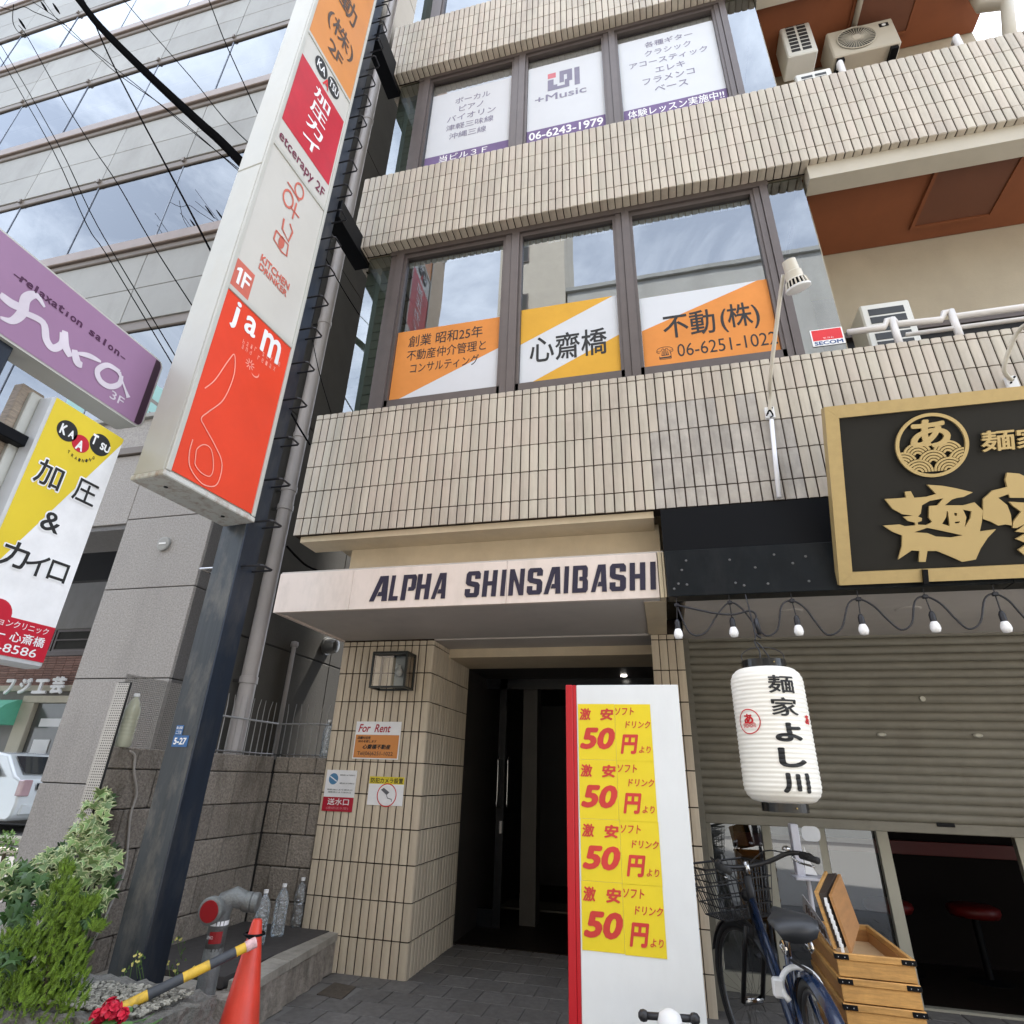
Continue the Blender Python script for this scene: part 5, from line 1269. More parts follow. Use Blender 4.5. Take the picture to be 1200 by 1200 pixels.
B = MB(); stroke(FP, [(a[0]+w_*.13, a[1]+h_*.84), (a[0]+w_*.37, a[1]+h_*.72)], .008, .0058, px=False, mb=B); B.build('symbol_bar', m_whtxt, s_)
for yy, x0, x1 in ((.86, .45, .95), (.66, .47, .95), (.50, .08, .92), (.44, .12, .88)): ft('消防法により送水口', FP, a, b, x0, yy, x1, yy+.035, m_blktxt, s_, n=.006, bold=.01)
T_, s_, a, b = card('camera_notice', 'white notice with yellow header and a camera in a red ring on the pillar', 'sign', FP, (430, 943), (474.5, 911), m_whtxt, t=.004)
fp(FP, a, b, [(0, .74), (1, .74), (1, 1), (0, 1)], mat('notice_yellow', (.68, .55, .03), r=.45), s_, n=.0052)
ft('防犯カメラ設置', FP, a, b, .04, .77, .97, .96, m_blktxt, s_, n=.006, bold=.015)
w_, h_ = b[0]-a[0], b[1]-a[1]; cxx, cyy = a[0]+w_*.54, a[1]+h_*.36
B = MB(); disc(FP, cxx, cyy, w_*.28, .0056, 32, r0=w_*.255, mb=B); B.build('ring', m_red, s_)
B = MB(); poly(FP, [(cxx-w_*.18, cyy+h_*.18), (cxx-w_*.10, cyy+h_*.25), (cxx+w_*.07, cyy+h_*.10), (cxx-.0, cyy-h_*.0)], .0056, px=False, mb=B)
stroke(FP, [(cxx+w_*.0, cyy+h_*.0), (cxx+w_*.03, cyy-h_*.1), (cxx+w_*.15, cyy-h_*.14), (cxx+w_*.15, cyy-h_*.22)], .006, .0056, px=False, mb=B); B.build('camera_symbol', mat('grey_ink', (.12, .12, .13), r=.5), s_)

# wall lantern ---------------------------------------------------------
wlt = thing('wall_lantern', 'black metal box lantern with clear panes high on the tiled pillar', 'lantern', (-2.16, 4.6, 1.95))
X0, X1, Y0, Y1 = -2.365, -2.005, 4.50, 4.685
z0, z1 = PY(440, 806, Y0).z, PY(440, 764, Y0).z
pa = PY(437, 764, Y0); pb = PY(432, 806, Y0); pc = PY(478, 765, Y0); X0 = (pa.x+pb.x)/2; X1 = pc.x; z0 = pb.z; z1 = pa.z
B = MB(); t = .016
for x in (X0, X1-t):
    for y in (Y0, Y1-t): B.box(x, x+t, y, y+t, z0+t, z1-t)
for z in (z0, z1-t):
    B.box(X0, X1, Y0, Y0+t, z, z+t); B.box(X0, X1, Y1-t, Y1, z, z+t); B.box(X0, X0+t, Y0+t, Y1-t, z, z+t); B.box(X1-t, X1, Y0+t, Y1-t, z, z+t)
m_iron = mat('lantern_iron', (.018, .022, .022), r=.35, m=.2)
B.build('frame', m_iron, wlt)
B = MB(); B.box(X0+.002, X1-.002, Y0+.002, Y1-.002, z1-.006, z1+.004); B.build('lid', m_iron, wlt)
gcl = glass('lantern_glass', .10, .9, (.93, .95, .95))
B = MB(); B.quad((X0+t, Y0+.008, z0+t), (X1-t, Y0+.008, z0+t), (X1-t, Y0+.008, z1-t), (X0+t, Y0+.008, z1-t)); B.build('pane', gcl, wlt)
B = MB(); B.quad((X1-.008, Y0+t, z0+t), (X1-.008, Y1-t, z0+t), (X1-.008, Y1-t, z1-t), (X1-.008, Y0+t, z1-t)); B.build('pane', glass('amber_glass', .1, .9, (.95, .78, .62)), wlt)
B = MB(); xm = X0+(X1-X0)*.66; B.box(xm-.05, xm+.05, Y1-.06, Y1-.02, z0+t, z1-t); B.build('back_plate', mat('lamp_plate', (.36, .40, .43), r=.2, m=.5), wlt)
B = MB(); c = Vector((xm-.0, Y1-.09, (z0+z1)/2-.01)); B.lathe([(.004, -.035), (.024, -.026), (.033, 0), (.026, .024), (.014, .036), (.014, .06)], c, 18); B.build('bulb', mat('frosted_bulb', (.75, .76, .76), r=.3), wlt, smooth=True)

# ------------------------------------------------------------------ gold framed shop sign (leans out at the top)
gs_ = thing('shop_sign', 'large black signboard with gold frame and raised gold characters above the shutter', 'sign', (1.03, 3.54, 2.38))
G0 = PY(984, 686, 3.54); Gt = PX(966, 477, G0.x); Vg = (Gt-G0); HG = Vg.length
FG = Fr(G0, (1, 0, 0), Vg)
WG = 3.3; fb = .072
for (u0, v0, u1, v1) in ((0, 0, WG, fb), (0, HG-fb, WG, HG)):
    B = MB(); P = [(u0+(0 if v0 == 0 else fb*0), v0), (u1, v0), (u1, v1), (u0, v1)]
    P = [(0, 0), (WG, 0), (WG, fb), (fb, fb)] if v0 == 0 else [(fb, HG-fb), (WG, HG-fb), (WG, HG), (0, HG)]
    B.prism(P, FG, -.07, .0); B.build('frame_rail', m_gold, gs_)
B = MB(); B.prism([(0, .0006), (fb, fb+.0006), (fb, HG-fb-.0006), (0, HG-.0006)], FG, -.07, -.0003); B.build('frame_rail', m_gold, gs_)
B = MB(); B.prism([(.01, .01), (WG-.01, .01), (WG-.01, HG-.01), (.01, HG-.01)], FG, -.068, -.025); board = B.build('board', m_signblk, gs_)
NB, EX = -.012, .014
def gtxt(s, ll, ur, **k): return txt(s, FG, ll, ur, m_goldl, board, n=NB, ext=EX, **k)
# crest: ring, character and wave pattern
c = FG.uv(1092, 521.5); r_ = (FG.uv(1134, 519)[0]-FG.uv(1048, 524)[0])/2
def ring(cu, cv, r1, r0, a0=0, a1=2*pi, k=40, B=None, n0=NB, ex=EX):
    B = B or MB(); m = k+1; full = abs(a1-a0-2*pi) < 1e-6
    A = [a0+(a1-a0)*i/k for i in range(m)]
    vs = [FG.p(cu+r1*cos(a), cv+r1*sin(a), n0+ex) for a in A]+[FG.p(cu+r0*cos(a), cv+r0*sin(a), n0+ex) for a in A]+[FG.p(cu+r1*cos(a), cv+r1*sin(a), n0) for a in A]+[FG.p(cu+r0*cos(a), cv+r0*sin(a), n0) for a in A]
    fs = []
    for i in range(k): fs += [(i, i+1, m+i+1, m+i), (2*m+i, 2*m+i+1, i+1, i), (m+i, m+i+1, 3*m+i+1, 3*m+i)]
    B.add(vs, fs); return B
B = ring(c[0], c[1], r_, r_*.90, k=56); B.build('crest_ring', m_goldl, board)
B = MB(); wr = r_*.355
rows = [(-.30, (-.42, .42)), (-.56, (-.84+.0, 0, .84)), (-.82, (-.42, .42))]
for yi, (dv_, xs_) in enumerate(rows):
    for xo in xs_:
        cu, cv = c[0]+xo*r_*.98, c[1]+dv_*r_
        for q in (1.0, .78, .56, .34):
            # keep arcs inside the ring and clear of the row in front
            segs = []; st = None; K = 36
            for i in range(K+1):
                a = pi*i/K; x, y = cu+wr*1.15*q*cos(a), cv+wr*1.15*q*sin(a)
                ok = (x-c[0])**2+(y-c[1])**2 < (r_*.90)**2
                if yi+1 < len(rows):
                    for xo2 in rows[yi+1][1]:
                        if (x-(c[0]+xo2*r_*.98))**2+(y-(c[1]+rows[yi+1][0]*r_))**2 < (wr*1.17)**2: ok = False
                if ok and st is None: st = a
                if (not ok or i == K) and st is not None:
                    if a-st > .12: ring(cu, cv, wr*1.15*q, wr*1.15*q-.0115, st, a, 10, B, n0=NB, ex=EX-.001*yi)
                    st = None
B.build('crest_waves', m_goldl, board)
gtxt('あ', (1068, 527), (1112, 489), bold=.035, res=4)
gtxt('麺', (1151, 530), (1188, 502), bold=.018, res=4); gtxt('家', (1192, 527), (1232, 498), bold=.018, res=4)
gtxt('よし川', (1238, 523), (1330, 490), bold=.018, res=4)
# brushed 麺 traced by hand, then 家よし川 to its right (outside the frame)
def Z3(pts, ox=1030, oy=470, s=170/1200): return [(ox+x*s, oy+y*s) for x, y in pts]
def gpoly(pts, k=0):
    P = [FG.uv(*q) for q in pts]
    ar = sum(P[i][0]*P[(i+1) % len(P)][1]-P[(i+1) % len(P)][0]*P[i][1] for i in range(len(P)))
    if ar < 0: P = P[::-1]
    B = MB(); B.prism(P, FG, NB, NB+EX+.0006*k); return B
B = MB()
parts = [
 [(48,810),(180,802),(225,795),(215,750),(262,745),(290,800),(400,790),(470,770),(400,700),(520,705),(640,722),(775,755),(700,795),(640,805),(600,815),(545,860),(700,862),(790,838),(858,900),(850,1000),(835,1075),(965,1060),(900,1130),(850,1200),(820,1290),(700,1292),(600,1250),(500,1235),(560,1200),(690,1190),(520,1165),(420,1130),(400,1090),(420,1060),(500,1070),(620,1085),(560,1040),(470,1000),(415,960),(410,870),(480,860),(530,805),(420,830),(355,870),(345,930),(320,955),(355,965),(350,990),(320,1005),(318,1030),(480,1020),(400,1050),(290,1085),(400,1090),(470,1110),(440,1140),(380,1150),(440,1165),(480,1175),(430,1200),(395,1300),(350,1300),(340,1230),(270,1240),(180,1290),(190,1110),(110,1080),(35,1030),(170,1020),(215,1035),(300,1028),(298,1005),(240,990),(200,955),(270,945),(190,935),(110,890)],
]
import itertools
def tri_build(pts, name, par, holes=()):
    """extruded shape with holes through a text-free filled curve"""
    cu = bpy.data.curves.new('shape', 'CURVE'); cu.dimensions = '2D'; cu.fill_mode = 'BOTH'; cu.extrude = EX/2
    for P in [pts]+list(holes):
        sp_ = cu.splines.new('POLY'); sp_.points.add(len(P)-1); sp_.use_cyclic_u = True
        for i, q in enumerate(P):
            u, v = FG.uv(*q); sp_.points[i].co = (u, v, 0, 1)
    o = bpy.data.objects.new('shape', cu); COL.objects.link(o)
    me = bpy.data.meshes.new_from_object(o.evaluated_get(bpy.context.evaluated_depsgraph_get()))
    B = MB(); B.add([FG.p(v.co.x, v.co.y, NB+EX/2+v.co.z) for v in me.vertices], [list(f.vertices) for f in me.polygons])
    bpy.data.objects.remove(o); bpy.data.curves.remove(cu); bpy.data.meshes.remove(me)
    return B.build(name, m_goldl, par)
K1 = [(48,810),(180,802),(225,797),(213,750),(262,745),(292,800),(400,790),(472,768),(398,692),(520,700),(640,722),(775,755),(700,792),(640,802),(602,815),(545,862),(700,862),(790,838),(860,905),(850,1000),(833,1078),(968,1060),(900,1130),(840,1220),(800,1310),(690,1330),(600,1290),(480,1240),(400,1240),(385,1330),(330,1330),(335,1240),(270,1235),(160,1310),(190,1200),(192,1112),(110,1080),(35,1030),(170,1020),(215,1035),(300,1028),(298,1005),(240,992),(200,957),(280,948),(190,935),(110,890)]
H1 = [(355,862),(420,825),(530,805),(485,862),(415,868),(412,965),(440,1000),(395,1025),(322,1022),(320,1003),(352,992),(355,968),(322,955),(345,930)]
H2 = [(290,1085),(400,1048),(500,1068),(620,1095),(692,1110),(600,1128),(470,1120),(400,1092)]
H3 = [(560,910),(555,960),(522,1015),(585,1035),(580,990),(570,915)]
H4 = [(695,898),(765,912),(755,970),(708,1045),(722,960)]
H5 = [(620,925),(645,925),(645,950),(625,948)]; H6 = [(625,1000),(670,995),(660,1010),(630,1012)]
tri_build(Z3(K1), 'brush_character', board, [Z3(h) for h in (H1, H2, H3, H4, H5, H6)])
K2 = [(1060,592),(1160,600),(1260,650),(1400,640),(1500,700),(1450,820),(1300,800),(1200,800),(1085,800),(1070,770),(985,800),(1060,860),(1090,940),(1100,1030),(1050,1020),(985,1030),(930,1000),(860,975),(862,810),(940,740),(1060,710),(1045,650)]
K3 = [(1075,832),(1200,840),(1400,850),(1420,900),(1300,930),(1420,1010),(1500,1150),(1380,1120),(1300,1040),(1300,1200),(1220,1290),(1150,1230),(1230,1180),(1130,1140),(1220,1090),(1130,1080),(1220,1010),(1140,1050),(1105,1050),(1110,1000),(1175,915),(1110,870)]
tri_build(Z3(K2), 'brush_character', board); tri_build(Z3(K3), 'brush_character', board)
gtxt('よし川', (1262, 650), (1500, 545), bold=.03)
B = MB(); p = FG.uv(1084, 682); B.prism([(p[0]-.012, p[1]-.01), (p[0]+.012, p[1]-.01), (p[0]+.012, p[1]+.07), (p[0]-.012, p[1]+.07)], FG, .002, .02); B.build('clip', m_black, gs_)

# spot lamps on arms ------------------------------------------------
m_lampw = mat('lamp_cream', (.60, .56, .47), r=.35, var=.03)
def arm_lamp(pts, head, dirn, lab, s=1.):
    t = thing('arm_lamp', lab, 'lamp', pts[0], 'arm lamps above the shop sign')
    B = MB(); B.tube(smooth_pts(pts, 6), .013, 10); B.build('arm', m_lampw, t, smooth=True)
    c = pts[0]; B = MB(); B.bbox(c.x-.03, c.x+.03, 3.57, 3.60, c.z-.055, c.z+.035, .004); cl_ = B.build('clamp', m_white, t)
    B = MB()
    for k in range(3): B.lathe([(.006, 0), (.006, .01)], Vector((c.x-.015+.015*k, 3.572, c.z-.02+.02*k)), 8, Matrix.Rotation(pi/2, 3, 'X'))
    B.build('screw', m_black, cl_, kind='stuff')
    Q = dirn.to_track_quat('Z', 'Y').to_matrix()
    B = MB(); B.lathe([(.012, -.10), (.040, -.095), (.043, -.02), (.050, -.015), (.052, .03), (.060, .04)], head, 24, Q); hd = B.build('head', m_lampw, t, smooth=True, auto=35)
    B = MB()
    for k in range(18):
        a = 2*pi*k/18; r0, r1 = .058, .068; 
        B.tube([head+Q @ Vector((r0*cos(a), r0*sin(a), .04)), head+Q @ Vector((r1*cos(a), r1*sin(a), .085))], .005, 5)
    B.build('heat_fin', m_lampw, hd, kind='stuff')
    B = MB(); B.lathe([(.052, .04), (.058, .082)], head, 24, Q, cap=False); B.build('inner_cup', m_black, hd)
    B = MB(); B.lathe([(.066, .082), (.074, .088), (.074, .098), (.060, .102), (.02, .104)], head, 28, Q); B.build('rim', m_white, hd, smooth=True, auto=35)
c0 = PY(902, 482, 3.575); p1 = PY(903, 440, 3.40); p2 = PY(912, 365, 3.15); p3 = PY(918, 322, 3.02)
hd_ = PY(930, 322, 2.98); d_ = (PY(944, 345, 2.98)-PY(922, 308, 2.98)); d_.y += .10
arm_lamp([c0, c0+Vector((.01, -.05, .10)), p1, p2, p3], hd_, d_.normalized(), 'cream spot lamp on a long thin arm in front of the corner window')
c0 = PY(1186, 446, 3.575); arm_lamp([c0, c0+Vector((-.05, -.05, .05)), PY(1183, 410, 3.45), PY(1196, 385, 3.35), PY(1222, 372, 3.2)], PY(1232, 365, 3.15), Vector((.3, .6, -.6)).normalized(), 'cream curved lamp arm clamped above the gold sign at the right edge')
tb = thing('white_tube', 'thin white tube hanging straight down the stained tiles below the arm lamp', 'tube', PY(913, 583, 3.56))
B = MB(); B.tube([PY(904, 492, 3.57), PY(913, 583, 3.57)], .014, 10); B.build('tube', mat('tube_white', (.85, .86, .9), r=.3), tb, smooth=True)
B = MB(); c = PY(902, 487, 3.56); B.tube(smooth_pts([c+Vector((-.02, 0, 0)), c+Vector((0, -.02, .03)), c+Vector((.02, 0, 0)), c+Vector((0, -.01, -.02))], 5), .005, 6); B.build('cable_tie', m_black, tb)

# festoon string ----------------------------------------------------
fs_ = thing('light_string', 'black festoon cable looping between clips under the shop fascia', 'light string', (1, 3.6, 2.3))
clips = [(793, 709), (855, 706), (928, 704), (1006, 702), (1084, 699), (1166, 696), (1252, 692)]
lows = [(824, 743), (898, 745), (970, 744), (1056, 738), (1135, 737), (1212, 733)]
P = []
for i, c in enumerate(clips):
    P.append(PY(*c, 3.60))
    if i < len(lows):
        n_ = clips[i+1]; l = lows[i]
        if i == 0: P += [PY(820, 740, 3.6), PY(835, 728, 3.6)]; P = P[:-2]+[PY(808, 741, 3.6), PY(826, 742, 3.6), PY(841, 720, 3.6)]
        else: P += [PY(c[0]+(l[0]-c[0])*.35, c[1]+8, 3.6), PY(c[0]+(l[0]-c[0])*.68, (c[1]+l[1])/2+6, 3.6), PY(*l, 3.6), PY(l[0]+(n_[0]-l[0])*.45, l[1]-8, 3.6), PY(n_[0]-12, n_[1]+6, 3.6)]
B = MB(); B.tube(smooth_pts(P, 5), .0055, 6); B.build('cable', m_rod, fs_, smooth=True)
B = MB(); B.tube(smooth_pts([PY(*q, 3.585) for q in ((793, 709), (815, 714), (840, 719), (860, 720), (878, 716), (886, 722), (884, 740), (892, 748))], 5), .006, 6); B.build('feed_cable', m_rod, fs_, smooth=True)
for c in clips[:-1]:
    p = PY(*c, 3.6); B = MB(); B.bbox(p.x-.014, p.x+.014, p.y-.012, p.y+.012, p.z-.012, p.z+.010, .004); B.tube([p, p+Vector((0, 0, .06))], .003, 5); B.build('clip', m_rod, fs_)
m_bulb = mat('white_bulb', (.92, .92, .92), r=.25, var=.01)
for i, (x, y) in enumerate(((795, 743), (860, 741), (936, 739), (1012, 738), (1096, 735), (1179, 735))):
    p = PY(x, y, 3.6); c = PY(*clips[i], 3.6)
    lab = ['white festoon bulb nearest the entrance canopy', 'white festoon bulb second from the canopy, left of the paper lantern hook', 'white festoon bulb just above the right shoulder of the paper lantern', 'white festoon bulb under the left end of the gold sign', 'white festoon bulb below the small black clip of the gold sign', 'rightmost white festoon bulb at the right edge of the frame'][i]
    t = thing('festoon_bulb', lab, 'light bulb', p, 'white bulbs on the string')
    h = .052
    B = MB(); B.lathe([(.006, -.030), (.020, -.026), (.0265, -.008), (.024, .012), (.017, .028), (.015, .032)], p+Vector((0, 0, 0)), 18); B.build('bulb', m_bulb, t, smooth=True)
    B = MB(); B.lathe([(.0165, .030), (.0165, .070), (.011, .085), (.006, .09)], p, 14); B.tube([p+Vector((0, 0, .088)), c], .0035, 5); B.build('socket', m_rod, t, smooth=True, auto=40)

# paper lantern -----------------------------------------------------
pll = thing('paper_lantern', 'white cylindrical paper lantern with black brush characters and a red crest hanging before the shutter', 'lantern', (.555, 3.5, 1.2))
LX, LY = .556, 3.50; zt_, zb_ = PY(900, 784, 3.5).z, PY(922, 941, 3.5).z
RL = (PY(948, 850, 3.5).x-PY(858, 850, 3.5).x)/2*.97; nR = 30; HL = zt_-zb_
def lrad(t):
    e = min(t, 1-t); k = min(1, e/.13); return RL*(.60+.40*sqrt(max(0, 1-(1-k)**2.3)))
prof = []
for i in range(nR*4+1):
    t = i/(nR*4); prof.append((lrad(t)+.0032*abs(sin(pi*nR*t))-.0032, zb_+HL*t))
m_paper = mat('lantern_paper', (.90, .87, .79), r=.6, var=.03, ns=6)
nd = m_paper.node_tree.nodes['Principled BSDF']; nd.inputs['Transmission Weight'].default_value = 0
B = MB(); B.lathe(prof, (LX, LY, 0), 64, cap=False); shade = B.build('shade', m_paper, pll, smooth=True)
def oncyl(ang, z, off=.0012):
    t = min(max((z-zb_)/HL, 0), 1); r = lrad(t)+.0032*abs(sin(pi*nR*t))-.0032+off
    return Vector((LX+r*sin(ang), LY-r*cos(ang), z))
def cyl_txt(s, a0, z0, a1, z1, m, bold=.02, par=None, extra=None):
    vs, fs = text_mesh(s, bold, 0, 4); bm = bmesh.new(); V_ = [bm.verts.new(v) for v in vs]
    for f in fs:
        try: bm.faces.new([V_[i] for i in f])
        except ValueError: pass
    x0 = min(v.co.x for v in bm.verts); x1 = max(v.co.x for v in bm.verts); y0 = min(v.co.y for v in bm.verts); y1 = max(v.co.y for v in bm.verts)
    stp = HL/(nR*4)
    k0 = int((z0-zb_)/stp)+1
    z = zb_+k0*stp
    while z < z1:
        yy = y0+(z-z0)/(z1-z0)*(y1-y0)
        bmesh.ops.bisect_plane(bm, geom=bm.verts[:]+bm.edges[:]+bm.faces[:], plane_co=(0, yy, 0), plane_no=(0, 1, 0)); z += stp
    for k in range(1, 12):
        xx = x0+(x1-x0)*k/12; bmesh.ops.bisect_plane(bm, geom=bm.verts[:]+bm.edges[:]+bm.faces[:], plane_co=(xx, 0, 0), plane_no=(1, 0, 0))
    bm.verts.index_update(); B = MB()
    B.add([oncyl(a0+(v.co.x-x0)/(x1-x0)*(a1-a0), z0+(v.co.y-y0)/(y1-y0)*(z1-z0), .0024+v.co.z) for v in bm.verts], [[v.index for v in f.verts] for f in bm.faces]); bm.free()
    return B.build('lettering', m, par or shade)
def lang(x, y):
    "angle on the lantern under a photo pixel"
    best = None
    for k in range(-90, 91):
        a = radians(k); 
        for z in (0,): pass
    return None
ca = atan2(LX, LY)                 # azimuth of the camera seen from the lantern: -ca
mid = .02                          # the column of writing sits a little right of centre
zc0 = [PY(906, y, 3.4).z for y in (804, 830, 859, 888, 917)]
for k, (ch, hh) in enumerate((('麺', .082), ('家', .078), ('よ', .078), ('し', .078), ('川', .078))):
    z = zc0[k]; cyl_txt(ch, .24-.37, z-.045, .24+.37, z+.045, m_blktxt, bold=.018 if k < 2 else .042)
zz_ = PY(872, 846, 3.4).z; ac = -.80
B = MB(); K = 40; r1, r0 = .062, .057
B.add([oncyl(ac+r1*1.0/RL*cos(2*pi*i/K)*1.05, zz_+r1*sin(2*pi*i/K), .0026) for i in range(K)]+[oncyl(ac+r0/RL*cos(2*pi*i/K)*1.05, zz_+r0*sin(2*pi*i/K), .0026) for i in range(K)], [(i, (i+1) % K, K+(i+1) % K, K+i) for i in range(K)])
for yo in (-.018, -.030):
    for xo in (-.026, 0, .026):
        for q in (.013, .008):
            B.add([oncyl(ac+(xo+q*cos(pi*i/6))/RL, zz_+yo+q*sin(pi*i/6), .0026) for i in range(7)]+[oncyl(ac+(xo+(q-.0025)*cos(pi*i/6))/RL, zz_+yo+(q-.0025)*sin(pi*i/6), .0026) for i in range(7)], [(i, i+1, 8+i, 7+i) for i in range(6)])
B.build('red_crest', m_red, shade)
cyl_txt('あ', ac-.028/RL, zz_-.012, ac+.028/RL, zz_+.038, m_red, bold=.04)
cyl_txt('あ', ac+1.75-.02/RL, zz_-.012, ac+1.75+.02/RL, zz_+.036, m_red, bold=.04)
m_lack = mat('black_lacquer', (.015, .015, .015), r=.15)
B = MB(); B.lathe([(RL*.62, zt_-.003), (RL*.62, zt_+.042), (RL*.58, zt_+.042), (RL*.58, zt_-.003)], (LX, LY, 0), 40); B.build('top_ring', m_lack, pll, smooth=True, auto=40)
B = MB(); B.lathe([(RL*.60, zb_-.040), (RL*.60, zb_+.003), (RL*.56, zb_+.003), (RL*.56, zb_-.040)], (LX, LY, 0), 40); B.build('bottom_ring', m_lack, pll, smooth=True, auto=40)
B = MB()
for z in (zt_+.02, zb_-.02): B.lathe([(.004, 0), (.003, .003)], (LX+RL*.2, LY-RL*.595, z), 8, Matrix.Rotation(pi/2, 3, 'X'))
B.build('rivet', mat('brass', (.6, .45, .2), r=.3, m=.8), pll)
B = MB(); B.tube(smooth_pts([(LX-RL*.55, LY, zt_+.03), (LX-RL*.58, LY, zt_+.08), (LX-RL*.25, LY, zt_+.115), (LX+RL*.25, LY, zt_+.115), (LX+RL*.58, LY, zt_+.08), (LX+RL*.55, LY, zt_+.03)], 6), .0025, 6)
B.tube(smooth_pts([(LX-.02, LY, zt_+.03), (LX-.01, LY, zt_+.09), (LX-.03, LY, zt_+.15), (LX-.02, LY, zt_+.20), (LX-.03, 3.585, 2.36)], 5), .004, 6)
B.tube(smooth_pts([(LX-.02, LY, zt_+.15), (LX+.01, LY, zt_+.11), (LX+.04, LY, zt_+.05)], 5), .004, 6); B.build('hanger', m_rod, pll)
B = MB(); p = PY(887, 735, 3.52); B.tube([p+Vector((0, 0, .05)), p+Vector((.01, 0, -.04))], .013, 10); B.build('plug', m_rod, pll, smooth=True)

# ------------------------------------------------------------------ white board with eight yellow price sheets
YBd = 3.2
bo = thing('standing_board', 'tall white standing signboard with a red left edge in front of the entrance', 'signboard', (-.2, YBd+.1, 0))
b0 = PY(663, 803, YBd); b1 = PY(794, 801, YBd); xr_ = PY(675, 803, YBd).x
m_bw = mat('board_white', (.76, .78, .78), r=.4, var=.03, ns=2, bump=.12, bs=5, grime=.22, gs=2.2, gcol=(.50, .50, .49)); m_br = mat('board_red', (.50, .010, .018), r=.35, var=.03)
B = MB(); B.bbox(xr_+.001, b1.x, YBd, YBd+.24, .04, b0.z, .003); B.build('white_face', m_bw, bo)
B = MB(); B.bbox(b0.x, b0.x+(xr_-b0.x)*.66, YBd-.006, YBd+.24, .04, b0.z+.001, .003); B.build('red_edge', m_br, bo)
B = MB(); B.bbox(b0.x+(xr_-b0.x)*.67, xr_, YBd-.001, YBd+.24, .04, b0.z, .002); B.build('red_edge', m_br, bo)
B = MB(); B.bbox(b0.x+.02, b1.x-.02, YBd+.01, YBd+.23, 0, .04, .003); B.build('base', m_black, bo)
FB = FY(0, YBd-.0005, 0); m_ysh = mat('yellow_sheet', (.80, .62, .02), r=.35, var=.03, ns=9, bump=.25, bs=7)
m_prr = mat('price_red', (.60, .045, .035), r=.5)
rowy = [(825, 893), (893, 962), (960, 1034), (1034, 1113)]
xL = (PY(677.5, 825, YBd).x, PY(720, 825, YBd).x, PY(762, 826, YBd).x)
names = ['top', 'second', 'third', 'lowest']
zrow = [PY(700, y, YBd).z for y in (825, 890.5, 960, 1033, 1115)]
for k in range(4):
    zt__, zb__ = zrow[k], zrow[k+1]+.001
    sh_ = random.uniform(-.003, .003)
    T_, s_, a, b = card('price_sheet', f'yellow price sheet reading 50, {names[k]} of the left column on the white board', 'poster', FB, (xL[0]+sh_, zb__), (xL[1]+sh_, zt__), m_ysh, t=.001, px=False, group='yellow price sheets')
    ft('激', FB, a, b, .04, .70, .36, .92, m_prr, s_, n=.003, bold=.03, shear=.12); ft('安', FB, a, b, .60, .70, .97, .92, m_prr, s_, n=.003, bold=.04, shear=.12)
    ft('50', FB, a, b, .04, .18, .99, .57, m_prr, s_, n=.003, bold=.045, shear=.22)
    T_, s_, a, b = card('price_sheet', f'yellow price sheet reading yen, {names[k]} of the right column on the white board', 'poster', FB, (xL[1]+.001+sh_, zb__-.003), (xL[2]+sh_, zt__-.001), m_ysh, t=.001, px=False, group='yellow price sheets')
    ft('ソフト', FB, a, b, .02, .80, .54, .94, m_prr, s_, n=.003, bold=.02, shear=.2); ft('ドリンク', FB, a, b, .28, .57, .98, .70, m_prr, s_, n=.003, bold=.02, shear=.2)
    ft('円', FB, a, b, .12, .12, .62, .46, m_prr, s_, n=.003, bold=.04, shear=.2); ft('より', FB, a, b, .62, .14, .94, .26, m_prr, s_, n=.003, bold=.015, shear=.2)

